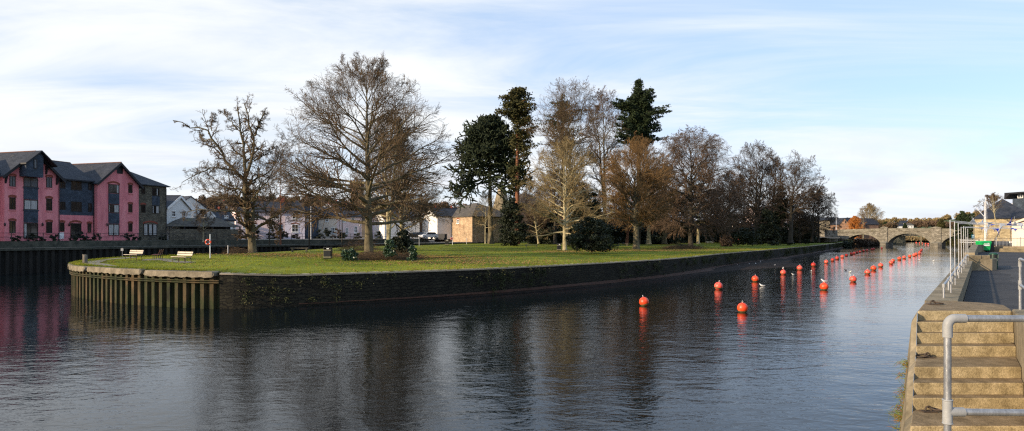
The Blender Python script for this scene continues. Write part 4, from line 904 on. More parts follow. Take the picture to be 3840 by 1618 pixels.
pxtree('lime_tree', 'pale leaning trunk behind the dark bush, right of the twin-stemmed tree', 1512, 915, 520, [(915, 3), (870, 70), (780, 140), (650, 140), (560, 80), (520, 10)], 23, Y=108, r=.32, stems=2, nl=34, el=(60, 20), K=(10, 9, 5), wig=.12, bark='bark_pale', twig='twig', leaf=5000, clear=.12, lean=(-.06, 0))
pxtree('birch_tree', 'slim pale bare tree in front of the stone garden wall', 762, 905, 790, [(905, 2), (880, 22), (840, 40), (800, 30), (790, 6)], 24, Y=100, r=.10, nl=18, K=(7, 5, 3), bark='bark_pale', twig='twig', clear=.25)
pxtree('young_tree', 'thin pale bare tree just left of the monkey puzzle trunk', 1820, 914, 720, [(914, 2), (880, 25), (820, 60), (760, 62), (720, 10)], 25, r=.16, nl=20, K=(8, 6, 4), bark='bark_pale', twig='twig_pale', clear=.3, Y=150)
pxtree('pale_beech_tree', 'pale-barked bare tree with lit upswept boughs beside the right-hand lawn bin', 2118, 940, 520, [(905, 30), (880, 150), (830, 185), (760, 185), (680, 165), (600, 125), (545, 70), (520, 15)], 31, r=.36, clear=.15, lead=.9, nl=46, el=(90, 30), wig=.09, up=.006, K=(10, 7, 4), bark='bark_pale', twig='twig_pale', kr=(.5, .5, .5), tw=.013, ang=(34, 36, 38))
pxtree('plane_tree', 'very tall pale twiggy tree rising behind the pale-barked tree', 2122, 915, 296, [(880, 60), (760, 110), (640, 135), (520, 150), (420, 150), (350, 120), (310, 70), (296, 15)], 32, Y=135, r=.6, clear=.25, lead=.7, nl=40, el=(75, 25), wig=.20, up=.03, K=(11, 8, 4), bark='bark', twig='twig', stems=2, tw=.015)
pxtree('hornbeam_tree', 'dense orange-brown bare tree with a stout dark trunk near the river wall', 2386, 936, 512, [(880, 60), (840, 120), (740, 135), (640, 130), (560, 95), (525, 50), (512, 12)], 33, r=.62, clear=.18, lead=.7, nl=56, el=(80, 28), wig=.12, up=.03, K=(12, 9, 5), bark='bark', twig='twig_orange', tw=.013, ang=(32, 32, 34))
pxtree('beech_tree', 'broad red-brown bare beech with drooping outer boughs over the brushwood pile', 2590, 928, 468, [(905, 40), (870, 170), (790, 185), (700, 165), (600, 150), (540, 120), (490, 70), (468, 15)], 34, r=.55, clear=.16, lead=.8, nl=60, el=(92, 30), wig=.13, up=.0, K=(12, 9, 5), bark='bark_dark', twig='twig_red', tw=.0145, cx=10, tdroop=.25)
pxtree('beech_tree', 'small pale-trunked tree beside the far park bench', 2618, 913, 690, [(880, 30), (820, 110), (740, 110), (690, 20)], 35, Y=150, r=.38, clear=.3, nl=22, K=(9, 8, 4), bark='bark_pale', twig='twig_red', tdroop=.1, tw=.016)
pxtree('park_tree', 'red-brown bare tree crown left of the dark conifer top', 2272, 914, 330, [(850, 60), (700, 80), (520, 90), (420, 75), (350, 40), (330, 8)], 36, Y=160, r=.5, stems=2, clear=.3, nl=34, el=(60, 20), wig=.13, K=(11, 9, 4), bark='bark', twig='twig_red', tw=.018)
pxtree('park_tree', 'bare red-brown tree filling the gap right of the beech', 2735, 912, 640, [(890, 40), (830, 90), (740, 85), (670, 45), (640, 8)], 37, Y=165, r=.4, nl=28, K=(10, 9, 4), bark='bark_dark', twig='twig_red', tw=.018)
pxtree('park_tree', 'slanting thin park tree lit orange behind the hornbeam', 2350, 915, 700, [(880, 30), (800, 70), (700, 20)], 38, Y=150, r=.38, nl=18, K=(9, 8, 3), bark='bark_red', twig='twig_red', lean=(.1, 0), tw=.018)
pxtree('park_tree', 'forked pale-orange trunk right of the hornbeam trunk', 2432, 914, 640, [(880, 40), (800, 110), (700, 100), (640, 20)], 39, Y=150, r=.45, stems=2, clear=.22, nl=26, K=(10, 9, 4), bark='bark_pale', twig='twig_red', tw=.018)
pxtree('park_tree', 'grey trunk standing between the forked trunk and the beech', 2492, 912, 620, [(870, 40), (780, 110), (680, 100), (620, 20)], 40, Y=155, r=.55, clear=.3, nl=26, K=(10, 9, 4), bark='bark', twig='twig_red', tw=.018)
pxtree('park_tree', 'pair of thin leaning pale stems between the yew and the pale-barked tree', 2020, 911, 760, [(880, 30), (830, 70), (760, 10)], 41, Y=150, r=.22, stems=2, nl=20, K=(9, 8, 3), bark='bark_pale', twig='twig_dark', lean=(-.12, 0), tw=.017)
pxtree('park_tree', 'dark trunk seen just left of the lawn bin and pale-barked tree', 2082, 914, 640, [(860, 40), (780, 100), (700, 100), (640, 20)], 42, Y=140, r=.42, nl=24, clear=.3, K=(10, 8, 3), bark='bark_dark', twig='twig_dark', tw=.017)
# riverside group on the right
pxtree('riverside_tree', 'tall upright bare tree on the lawn edge, left one of the riverside pair', 2833, 918, 535, [(900, 20), (850, 70), (760, 95), (680, 105), (600, 85), (550, 45), (535, 8)], 51, r=.5, clear=.22, lead=.85, nl=38, el=(70, 22), wig=.10, up=.04, K=(10, 8, 4), bark='bark_dark', twig='twig_dark', tw=.017, stems=2)
pxtree('riverside_tree', 'bare tree with twisting open crown, middle of the riverside pair', 2962, 908, 568, [(880, 30), (830, 85), (760, 105), (680, 112), (620, 95), (580, 60), (568, 10)], 52, Y=165, r=.6, clear=.28, lead=.65, nl=30, el=(75, 30), wig=.17, up=.03, K=(10, 8, 4), bark='bark_dark', twig='twig_dark', tw=.018, stems=2)
pxtree('riverside_tree', 'bare tree leaning to the right between the two tall riverside trees', 2885, 912, 580, [(890, 20), (830, 80), (740, 80), (640, 70), (590, 30), (580, 5)], 53, Y=170, r=.45, nl=22, K=(9, 8, 4), bark='bark_dark', twig='twig_dark', tw=.019, lean=(.08, 0))
pxtree('willow_tree', 'smaller dark bare tree with drooping twigs at the bridge end of the lawn', 3045, 905, 716, [(895, 30), (860, 85), (800, 90), (750, 70), (716, 15)], 54, Y=185, r=.35, nl=26, K=(11, 9, 4), bark='bark_dark', twig='twig_dark', tdroop=.45, tw=.018, clear=.2, cx=14, wig=.16)
pxtree('park_tree', 'low dark twiggy tree at the foot of the riverside pair', 2935, 906, 760, [(890, 60), (830, 90), (760, 20)], 55, Y=180, r=.3, nl=20, K=(10, 8, 4), bark='bark_dark', twig='twig_dark', tw=.018)
# beyond the bridge
pxtree('grey_poplar', 'broad pale grey-brown bare tree standing beyond the left end of the bridge', 3262, 900, 765, [(880, 20), (850, 42), (810, 46), (780, 32), (765, 6)], 61, Y=330, r=.35, nl=44, el=(55, 14), K=(9, 7, 3), bark='bark_pale', twig='twig_pale', tw=.026, clear=.1)
pxtree('willow', 'bright orange leafless willow left of the grey tree beyond the bridge', 3208, 905, 812, [(895, 20), (860, 30), (830, 24), (812, 5)], 62, Y=310, r=.3, nl=44, el=(60, 18), K=(11, 9, 4), bark='willow', twig='willow', tw=.028, clear=.05)
pxtree('birch_tree', 'slender white-stemmed birch in front of the orange willow', 3237, 900, 800, [(880, 6), (840, 14), (800, 4)], 63, Y=300, r=.2, nl=20, K=(7, 5, 3), bark='bark_pale', twig='twig_red', tw=.024)
pxtree('quay_tree', 'small sunlit bare tree against the dark hipped roof by the quay', 3738, 885, 728, [(830, 20), (800, 42), (760, 40), (728, 8)], 64, Y=118, r=.14, clear=.5, nl=18, el=(45, 8), K=(5, 4, 0), bark='bark_pale', twig='twig', tw=.013, stems=2)
pxtree('quay_tree', 'grey bare tree rising behind the dark hipped roof', 3722, 860, 727, [(800, 50), (770, 58), (740, 30), (727, 6)], 65, Y=175, r=.25, nl=26, K=(9, 7, 3), bark='bark_dark', twig='twig', tw=.017)

# ---- evergreens ----
def leafy(name, label, base, Ht, prof, seed, n, size, mat, trunk=.3, bark='bark_dark', clumps=60, cr=.9, group=None, cat_='tree', hollow=.55, flatz=1.0, clumpz=.6):
    """prof (height fraction, radius); foliage = leaf-sized faces in clumps spread through the crown's volume"""
    rng = np.random.RandomState(seed); base = np.array(base, float); root = thing(name, label, cat_, base.tolist(), group=group)
    h = rng.random(clumps*4); rr = env_r(prof, h); keep = rng.random(len(h)) < rr/max(p[1] for p in prof); h = h[keep][:clumps]; rr = rr[keep][:clumps]
    a = rng.random(len(h))*2*np.pi; q = np.sqrt(rng.uniform(hollow**2, 1, len(h))); C = np.stack([base[0]+np.cos(a)*rr*q, base[1]+np.sin(a)*rr*q, base[2]+h*Ht], 1)
    i = rng.randint(0, len(C), n); d = unit(rng.normal(0, 1, (n, 3)))*(rng.random(n)**.4)[:, None]*cr*rng.uniform(.5, 1.2, len(C))[i][:, None]; d[:, 2] *= clumpz; pts = C[i]+d
    V, Q = quads(rng, pts, size, flatz); np_mesh('foliage', V, Q, M[mat], root, smooth=False)
    if trunk:
        k = min(len(C), 26); S = np.stack([np.full(k, base[0]), np.full(k, base[1]), np.maximum(C[:k, 2]-.15*Ht, base[2]+.05*Ht)], 1); T = C[:k]
        pp = np.stack([S*(1-t)+T*t for t in np.linspace(0, 1, 4)], 1); z = np.linspace(-.1, Ht*.93, 10)
        tp = np.stack([np.full(10, base[0]), np.full(10, base[1]), base[2]+z], 1)
        V, Q = cat([tubes(tp[None], (trunk*(1-.88*np.linspace(0, 1, 10)))[None], 10), tubes(pp, taper(np.full(k, trunk*.22), 4, .3), 4)]); np_mesh('trunk', V, Q, M[bark], root)
    return root
def pxleafy(name, label, px, py, top, prof, seed, n, size, mat, Y=None, **k):
    if Y is None: x, Y, z = G(px, py)
    else: x = W(px, Y)[0]; z = zat(py, Y)
    Ht = (py-top)*Y/F; pr = sorted([((py-a)/(py-top), b*Y/F) for a, b in prof]); return leafy(name, label, (x, Y, z), Ht, pr, seed, n, size, mat, **k)
pxleafy('yew_tree', 'black-green conical yew to the right of the monkey puzzle trunk', 1918, 918, 745, [(918, 45), (890, 52), (830, 46), (780, 32), (755, 16), (745, 3)], 71, 12000, .13, 'evergreen', Y=132, clumps=110, cr=1.0, hollow=.1)
pxleafy('holly_shrub', 'wide dark evergreen shrub right of the pale-barked tree trunk', 2214, 938, 815, [(938, 70), (905, 84), (870, 74), (835, 45), (815, 12)], 72, 14000, .09, 'evergreen', Y=88, clumps=75, cr=1.0, trunk=.15, hollow=.2, cat_='shrub')
pxleafy('laurel_shrub', 'dark rounded bush just right of the big spreading tree trunk', 1508, 962, 868, [(962, 36), (925, 42), (890, 36), (868, 14)], 73, 9000, .075, 'evergreen', Y=68, clumps=90, cr=.35, trunk=.08, hollow=.2, cat_='shrub')
pxleafy('laurel_shrub', 'glossy green bush at the foot of the big tree, nearest the black bin', 1312, 974, 932, [(974, 30), (950, 30), (932, 10)], 74, 2600, .06, 'laurel', Y=61, clumps=50, cr=.28, trunk=0, hollow=.1, cat_='shrub')
pxleafy('laurel_shrub', 'glossy leafy bush between the twin pale trunks and the dark rounded bush', 1462, 960, 905, [(960, 20), (925, 22), (905, 10)], 75, 2600, .06, 'laurel', Y=64, clumps=50, cr=.28, trunk=0, hollow=.1, cat_='shrub')
pxleafy('laurel_shrub', 'low glossy bush at the right end of the brushwood heap', 1546, 978, 925, [(978, 14), (950, 16), (925, 6)], 76, 1600, .06, 'laurel', Y=60, clumps=30, cr=.25, trunk=0, hollow=.1, cat_='shrub')
pxleafy('beech_bush', 'dark red-brown rounded bush under the beech near the red sign', 2725, 925, 880, [(925, 22), (905, 24), (880, 10)], 77, 2400, .10, 'twig_red', clumps=50, cr=.6, trunk=0, hollow=.1, cat_='shrub')
# tall redwood-like conifer
def plate_conifer(name, label, px, py, top, Y, plates, seed, mat, r, bark, size=.22, per=1500, lean=0, spread=.62, rise=.6):
    rng = np.random.RandomState(seed); x = W(px, Y)[0]; z = zat(py, Y); s = Y/F; Ht = (py-top)*s; root = thing(name, label, 'tree', (x, Y, z))
    P = 12; zz = np.linspace(-.1, Ht*.97, P); tp = np.stack([x+lean*zz, np.full(P, Y), z+zz], 1); parts = [tubes(tp[None], (r*(1-.86*np.linspace(0, 1, P)))[None], 12)]
    C = []; 
    for (dx, row, hw, hh, n) in plates:
        for k in range(n):
            a = rng.random()*2*np.pi; q = math.sqrt(rng.random()); c = np.array([x+lean*(py-row)*s+dx*s+math.cos(a)*q*hw*s, Y+math.sin(a)*q*hw*s*1.0, zat(row, Y)+rng.normal(0, 1.25)*hh*s]); C.append(c)
            st = np.array([x+lean*(c[2]-z), Y, c[2]-rng.uniform(.3, 1.4)]); pp = np.stack([st*(1-t)+c*t+np.array([0, 0, .3*math.sin(t*math.pi)]) for t in np.linspace(0, 1, 5)])[None]; parts.append(tubes(pp, np.linspace(.10, .03, 5)[None], 4))
    V, Q = cat(parts[:1]+parts[1:]); np_mesh('trunk', V, Q, M[bark], root)
    C = np.array(C); tot = per*len(plates); i = rng.randint(0, len(C), tot); c = C[i]; az_ = np.stack([x+lean*(c[:, 2]-z), np.full(tot, Y)], 1); dv = c[:, :2]-az_; t = rng.random(tot)**.7*1.08; sp = (1-t*.55)*spread
    P_ = np.stack([az_[:, 0]+dv[:, 0]*t, az_[:, 1]+dv[:, 1]*t, c[:, 2]-(1-t)*rise+.25*t*t], 1)+rng.normal(0, 1, (tot, 3))*np.stack([sp, sp, sp*.62], 1)
    V, Q = quads(rng, P_, size, .7); np_mesh('foliage', V, Q, M[mat], root, smooth=False); return root
plate_conifer('redwood_tree', 'tall conifer with orange-brown trunk and flat cloud-like foliage beside the monkey puzzle', 1940, 915, 335, 142,
 [(0, 345, 24, 6, 8), (-8, 365, 50, 8, 16), (0, 395, 70, 9, 22), (-20, 425, 64, 8, 18), (22, 455, 58, 9, 14), (35, 495, 50, 8, 7), (-15, 540, 30, 8, 3), (45, 560, 30, 7, 4), (42, 522, 36, 7, 5), (-20, 650, 26, 12, 5), (0, 690, 34, 12, 5), (25, 600, 30, 8, 4)], 81, 'conifer_warm', .62, 'bark_red', per=1350, size=.16, spread=.78, rise=.3)
plate_conifer('fir_tree', 'dark green fir with jagged top rising above the orange-brown tree', 2394, 915, 310, 150,
 [(0, 322, 6, 8, 4), (-4, 345, 18, 8, 8), (-30, 372, 30, 8, 10), (30, 365, 30, 8, 8), (50, 345, 8, 9, 4), (-50, 400, 40, 8, 12), (20, 400, 42, 8, 12), (70, 418, 45, 6, 10), (-10, 430, 60, 9, 18), (45, 450, 55, 9, 14), (-35, 470, 60, 9, 16), (40, 480, 60, 9, 16), (-20, 505, 65, 9, 16), (50, 520, 50, 9, 14), (-85, 385, 12, 8, 4), (0, 545, 50, 12, 12)], 82, 'conifer', .6, 'bark_dark', per=2600, size=.15, spread=.55, rise=1.2)
plate_conifer('pine_tree', 'pine crown half hidden behind the tall pale twiggy tree', 2110, 915, 375, 165,
 [(0, 395, 50, 12, 14), (15, 435, 85, 12, 20), (-45, 475, 80, 12, 16), (30, 515, 95, 12, 18), (-20, 560, 90, 12, 14)], 83, 'conifer', .6, 'bark_red', per=1300, size=.16)
def monkey_puzzle():
    rng = np.random.RandomState(90); x, Y, z = G(1841, 915); s = Y/F; root = thing('monkey_puzzle_tree', 'domed dark monkey puzzle tree with rope-like branches above a bare trunk', 'tree', (x, Y, z))
    base = np.array([x, Y, z]); Ht = (915-440)*s; P = 14; zz = np.linspace(-.1, Ht*.93, P); tp = np.stack([x+rng.normal(0, .05, P)-.5*zz/Ht, np.full(P, Y), z+zz], 1); tr = .62*(1-.7*np.linspace(0, 1, P)); tr[0] *= 1.4
    np_mesh('trunk', *tubes(tp[None], tr[None], 14), M['bark'], root)
    n = 170; q = rng.random(n)**.62; h = .44+.50*q; az = np.arange(n)*2.39996+rng.normal(0, .2, n); e = np.radians(112-95*q+rng.normal(0, 5, n)); S = np.stack([np.full(n, x)-.5*h, np.full(n, Y), z+h*Ht], 1)
    D = np.stack([np.sin(e)*np.cos(az), np.sin(e)*np.sin(az), np.cos(e)], 1)
    prof = [(.40, 170*s), (.50, 178*s), (.62, 150*s), (.75, 138*s), (.88, 110*s), (.96, 60*s), (1, 12*s)]
    L = np.zeros(n)
    for i in range(n):
        ln = .5
        while ln < 14:
            E = S[i]+D[i]*ln; hh = (E[2]-z)/Ht
            if hh > 1 or math.hypot(E[0]-x, E[1]-Y) > env_r(prof, hh)*(.92 if q[i] > .2 else 1): break
            ln += .2
        L[i] = ln*rng.uniform(.85, 1.05)
    p1 = grow(rng, S, D, L, 10, .07, -.03); p1[:, -2:, 2] += .2; R1 = taper(np.full(n, .17), 10, .7)
    S2, D2, L2, r2 = kids(rng, p1, R1, L, 12, .35, 1.0, 55, .42, .9, .14, .2); p2 = grow(rng, S2, D2, L2, 5, .12, .03); R2 = taper(np.full(len(p2), .145), 5, .75)
    S3, D3, L3, r3 = kids(rng, p2, R2, L2, 3, .2, .95, 55, .7, .9, .13, .1); p3 = grow(rng, S3, D3, L3, 4, .12, .05); R3 = taper(np.full(len(p3), .13), 4, .7)
    V, Q = cat([tubes(p1, R1, 6), tubes(p2, R2, 6), tubes(p3, R3, 6)]); A = np.concatenate([p2.reshape(-1, 3), p3.reshape(-1, 3)]); i = rng.randint(0, len(A), 9000); v2, q2 = quads(rng, A[i]+rng.normal(0, .08, (len(i), 3)), .07)
    np_mesh('branches', np.concatenate([V, v2]), np.concatenate([Q, q2+len(V)]), M['monkey'], root, smooth=False)
monkey_puzzle()
# ivy-clad lower trunks of the riverside group
pxleafy('ivy_tree', 'dark ivy-wrapped tree column between the riverside pair', 2930, 912, 700, [(912, 34), (860, 30), (780, 22), (700, 6)], 91, 7000, .17, 'evergreen', Y=168, clumps=90, cr=1.0, hollow=.1)
pxleafy('ivy_tree', 'broad dark evergreen mass right of the left riverside tree', 2875, 912, 790, [(912, 42), (860, 36), (800, 14), (790, 4)], 92, 6000, .17, 'evergreen', Y=160, clumps=90, cr=1.0, hollow=.1)
pxleafy('evergreen_bush', 'dark rounded evergreen under the drooping tree by the bridge', 3010, 908, 800, [(908, 50), (860, 52), (820, 40), (800, 10)], 93, 6000, .18, 'evergreen', Y=195, clumps=80, cr=1.2, hollow=.1, cat_='shrub')
pxleafy('evergreen_bush', 'dark shrub between the red sign and the riverside trees', 2795, 914, 858, [(914, 35), (885, 38), (858, 12)], 94, 3500, .15, 'evergreen', Y=150, clumps=60, cr=.9, hollow=.1, cat_='shrub', trunk=0)
# laurel hedge at the back of the park
def hedge(name, label, pts, seed, n, size, mat, hgt, dep):
    rng = np.random.RandomState(seed); P = resample(pts, n); c = []
    hh = np.interp(np.linspace(0, 1, n), np.linspace(0, 1, 24), rng.uniform(.6, 1.1, 24))*hgt
    C = np.stack([P[:, 0]+rng.uniform(-dep, dep, n), P[:, 1]+rng.uniform(-dep, dep, n), P[:, 2]+rng.random(n)*hh], 1); V, Q = quads(rng, C, size)
    root = np_mesh(name, V, Q, M[mat], None, smooth=False); return stuff(root, label, 'hedge')
def GP(px, Y, z=None): x = W(px, Y)[0]; return (x, Y, zlawn(x, Y) if z is None else z)
hedge('shrubbery', 'dark continuous laurel shrubbery along the back of the park', [GP(2240, 158, 2.6), GP(2420, 176, 2.6), GP(2600, 184, 2.6), GP(2760, 195, 2.6), GP(2900, 205, 2.6), GP(3050, 215, 2.6)], 95, 42000, .26, 'evergreen', 4.2, 1.6)
hedge('thicket', 'mass of leafless brown undergrowth behind the park trees', [GP(1990, 172, 2.6), GP(2200, 185, 2.6), GP(2460, 200, 2.6), GP(2700, 215, 2.6), GP(2900, 230, 2.6)], 96, 26000, .22, 'twig_dark', 9, 3)

# trees filling the back of the park: three kinds, each tree a thing of its own
BG = [pxtree('background_tree', 'x', 2170, 912, 690, [(890, 30), (820, 75), (740, 70), (690, 12)], 110+k, Y=190, r=.34, nl=26, clear=.2, K=(10, 8, 3), bark='bark_dark', twig=t_, tw=.019, group='bare trees at the back of the park') for k, t_ in enumerate(('twig_dark', 'twig_red', 'twig'))]
rnd = random.Random(21)
where = [(1975, 'behind the yew'), (2045, 'behind the leaning pale stems'), (2150, 'left behind the pale-barked tree'), (2195, 'right behind the pale-barked tree'), (2250, 'above the wide evergreen shrub'), (2310, 'left of the hornbeam crown'), (2345, 'behind the hornbeam left half'), (2425, 'behind the hornbeam right half'), (2470, 'right of the forked pale trunk'), (2530, 'left behind the beech'), (2575, 'straight behind the beech'), (2640, 'behind the small pale trunk'), (2690, 'above the far park bench'), (2755, 'behind the red sign'), (2790, 'left of the riverside pair'), (2860, 'inside the left riverside tree'), (2915, 'between the riverside pair'), (3000, 'right of the riverside pair'), (3070, 'behind the drooping bridge-end tree')]
for i, (px, lab) in enumerate(where):
    Y = rnd.uniform(185, 225); Yp = 190; sc_ = rnd.uniform(.85, 1.25)*(.8 if px > 2800 else 1); p = (bpx_(px, Y), Y, 2.7); lb = f'{["dark", "red-brown", "brown"][i % 3]} bare background tree {lab}'
    if i < 3: o = BG[i]; o.location = p; o['label'] = lb; o.scale = (sc_,)*3
    else: o = dup(BG[i % 3], p, rnd.uniform(0, 6), lb, sc_)
pxleafy('yew_tree', 'dark evergreen mass rising behind the pale-barked tree', 2185, 914, 690, [(914, 70), (860, 85), (780, 70), (720, 40), (690, 6)], 120, 15000, .20, 'evergreen', Y=145, clumps=140, cr=1.3, hollow=.1)
pxleafy('yew_tree', 'dark evergreen mass low behind the leaning pale stems', 2040, 914, 800, [(914, 80), (860, 75), (800, 15)], 121, 9000, .18, 'evergreen', Y=160, clumps=100, cr=1.2, hollow=.1)
pxleafy('yew_tree', 'dark evergreen low behind the hornbeam and forked trunks', 2450, 914, 830, [(914, 100), (870, 95), (830, 20)], 122, 9000, .2, 'evergreen', Y=175, clumps=110, cr=1.3, hollow=.1)
# ---------------- right quay: walls, steps, rails ----------------
def mesh_from_profile(name, prof, XL, XR, mat, parent=None, bevel=.0):
    """(Y,z) side profile swept from line XL(Y) to XR(Y)"""
    n = len(prof); m = MB(); m.add([(XL(a), a, b) for a, b in prof]+[(XR(a), a, b) for a, b in prof], [tuple(range(n)), tuple(range(2*n-1, n-1, -1))]+[(i, n+i, n+(i+1) % n, (i+1) % n) for i in range(n)])
    return m.build(name, mat, parent, bevel)
XL = lambda Y: -.37+.64*Y; XR = lambda Y: 1.05+.66*Y
edges = [11.6, 11.38, 11.23, 10.93, 10.08, 9.75, 9.54, 8.73, 8.42, 8.16, 7.9, 7.6]
st = thing('stone_steps', 'flight of worn tan concrete steps climbing to the quay with two landings', 'steps', (5.2, 8.7, 0))
for k, Y0 in enumerate(edges):
    z = 3.1-.17*k; back = 13.35 if k == 0 else edges[k-1]+.03
    if k == 0:
        P = [(XL(11.6), 11.6), (8.70, 11.6), (8.88, 11.86), (9.24, 12.5), (9.26, 12.8), (9.1, 13.05), (8.75, 13.27), (QX(13.31), 13.31), (QX(12.3), 12.3)]
        m = MB(); m.prism([(a, b_, 0) for a, b_ in P], [(a, b_, z) for a, b_ in P]); m.build('platform', M['concrete_step'], st, .03)
    else:
        m = MB(); w0, w1 = Y0, back; P = [(XL(w0), w0), (XR(w0), w0), (XR(w1), w1), (XL(w1), w1)]
        m.prism([(a, b_, -1) for a, b_ in P], [(a, b_, z) for a, b_ in P]); m.build('step', M['concrete_step'], st, .013)
m = MB(); P = [(XL(5), 5.0), (XR(5), 5.0), (XR(7.55), 7.55), (XL(7.55), 7.55)]; m.prism([(a, b_, -1) for a, b_ in P], [(a, b_, 3.1-.17*12) for a, b_ in P]); m.build('landing', M['concrete_step'], st)
m = MB(); P = [(XR(4.9)+.004, 4.9), (XR(4.9)+.30, 4.9), (XR(11.75)+.30, 11.75), (XR(11.75)+.004, 11.75)]; m.prism([(a, b_, -1) for a, b_ in P], [(a, b_, 3.11) for a, b_ in P]); tag(m.build('side_wall', M['concrete'], bevel=.03), 'low concrete side wall along the right of the steps', 'wall')
# battered river face below the steps
m = MB(); A = [(XL(Y), Y) for Y in np.linspace(4, 11.9, 20)]; n = len(A); rr = random.Random(9)
V = [(a+.0-.004, b_, 3.06 if b_ > 11.3 else max(1.25, 3.1-.17*sum(1 for e in edges if e > b_))-.03) for a, b_ in A]+[(a-.10, b_, min(2.9, v[2]-.12)) for (a, b_), v in zip(A, [(0, 0, 3.06 if q[1] > 11.3 else max(1.25, 3.1-.17*sum(1 for e in edges if e > q[1]))) for q in A])]+[(a-.50, b_+.05, -.9) for a, b_ in A]
m.add(V, [(k*n+i, k*n+i+1, (k+1)*n+i+1, (k+1)*n+i) for k in range(2) for i in range(n-1)]); rf_ = tag(m.build('river_wall', M['concrete']), 'sloping weed-grown concrete river face beside the steps', 'wall')
rng = np.random.RandomState(8); c = []
for _ in range(60):
    Y = rng.uniform(5.6, 10.4) if rng.random() < .85 else rng.uniform(10.4, 11.6); t = rng.uniform(.1, .6); zt_ = max(1.3, 3.1-.17*sum(1 for e in edges if e > Y)); c.append((XL(Y)-.1-.38*t, Y, (zt_-.15)*(1-t)+0*t))
c = np.array(c); i = rng.randint(0, len(c), 2600); S = c[i]+rng.normal(0, .045, (len(i), 3)); D = unit(np.stack([rng.normal(-.6, .35, len(i)), rng.normal(-.1, .4, len(i)), rng.normal(.35, .5, len(i))], 1)); pp = grow(rng, S, D, rng.uniform(.05, .16, len(i)), 3, .15, -.25)
V, Q = tubes(pp, np.tile(np.array([.004, .003, .001]), (len(i), 1)), 3); mi = np.repeat((rng.random(len(i)) < .3).astype(int), 6)
M['tuft'] = noisy('weed_green', [(.10, .14, .02), (.20, .23, .05)], 4, .9); M['tuft_rust'] = noisy('weed_rust', [(.25, .11, .03), (.36, .18, .05)], 4, .9)
stuff(np_mesh('weeds', V, Q, [M['tuft'], M['tuft_rust']], None, mi), 'green and rusty weed tufts growing on the river face', 'weeds')
# quay parapet
def lineprism(name, Ys, f0, f1, z0, z1, mat, parent=None, bevel=0):
    m = MB(); zz = (lambda Y: z1) if not callable(z1) else z1
    for a, b_ in zip(Ys[:-1], Ys[1:]):
        P = [(f0(a), a), (f1(a), a), (f1(b_), b_), (f0(b_), b_)]; m.prism([(x, y, z0) for x, y in P], [(x, y, zz(y)) for x, y in P])
    return m.build(name, mat, parent, bevel)
def parapet():
    r = thing('quay_wall', 'long low concrete quay wall with a coping, running from the steps to the bridge', 'wall', (QX(14), 14, 0))
    Ys = np.array([11.9, 34.3, 75, 150, 262.]); 
    m = MB(); n = len(Ys); z = 3.02
    V = [(QX(a), a, -1.2) for a in Ys]+[(QX(a), a, z) for a in Ys]+[(QX(a)+.60, a, z) for a in Ys]+[(QX(a)+.60, a, 1) for a in Ys]
    m.add(V, [(k*n+i, k*n+i+1, (k+1)*n+i+1, (k+1)*n+i) for k in range(3) for i in range(n-1)]+[(0, n, 2*n, 3*n)]); m.build('wall', M['concrete'], r)
    m = MB()
    y = 13.32
    while y < 80: # coping slabs
        a, b_ = y+.004, y+1.5; P = [(QX(a)-.02, a), (QX(a)+.64, a), (QX(b_)+.64, b_), (QX(b_)-.02, b_)]; m.prism([(x, q, z) for x, q in P], [(x, q, 3.10) for x, q in P]); y += 1.51
    m.build('coping', M['concrete'], r)
parapet()
# low rail with tall poles and bunting
def pipe(m, pts, r, s=10): return m.tube(pts, r, s)
PX = [(3546,1097),(3567,1050),(3586,1018),(3598,1000),(3608,988),(3614,982),(3624,977)]
def onwall(px, o): # point over the wall line offset o from the river edge, seen at px
    k = (px-1920)/F; Y = (QX(0)+o)/(k-.705); return (QX(Y)+o, Y)
lr_ = thing('low_handrail', 'low galvanised rail fixed along the top of the quay wall', 'railing', (QX(14)+.35, 14, 3.1))
Yl = np.linspace(13.9, 36, 12); zt = 3.1+.27
m = MB(); pipe(m, [(QX(Yl[0])+.33, Yl[0], zt), (QX(36)+.33, 36, zt)], .024); m.build('rail', M['galv'], lr_)
for i, Y in enumerate(Yl): m = MB(); pipe(m, [(QX(Y)+.33, Y, 3.08), (QX(Y)+.33, Y, zt)], .024); m.build('post', M['galv'], lr_)
for i, Y in enumerate(Yl): m = MB(); pipe(m, [(QX(Y)+.33, Y, zt-.05), (QX(Y)+.33, Y, zt+.03)], .033); m.build('fitting', M['greypaint'], lr_)
poleY = [15.2, 17.6, 20.4, 23.2, 26.3, 29.6, 34.0]; tops = []
ords = ['nearest', 'second', 'third', 'fourth', 'fifth', 'sixth', 'farthest']
for k, Y in enumerate(poleY):
    X = QX(Y)+.42; ztop = 3.1+1.66+.02*((k*7) % 3)-.05*(k in (3,)); tops.append((X-.02, Y, ztop))
    p = thing('bunting_pole', f'thin bright metal pole on the quay wall, {ords[k]} of the seven from the steps', 'pole', (X, Y, 3.09), group='tall poles along the quay wall')
    m = MB(); m.tube([(X, Y, 3.08), (X-.02, Y, ztop)], .011, 8); m.build('shaft', M['steel'], p); m = MB(); m.tube([(X, Y, 3.35), (X, Y, 3.42)], .036, 8); m.build('clamp', M['greypaint'], p)
rnd = random.Random(12)
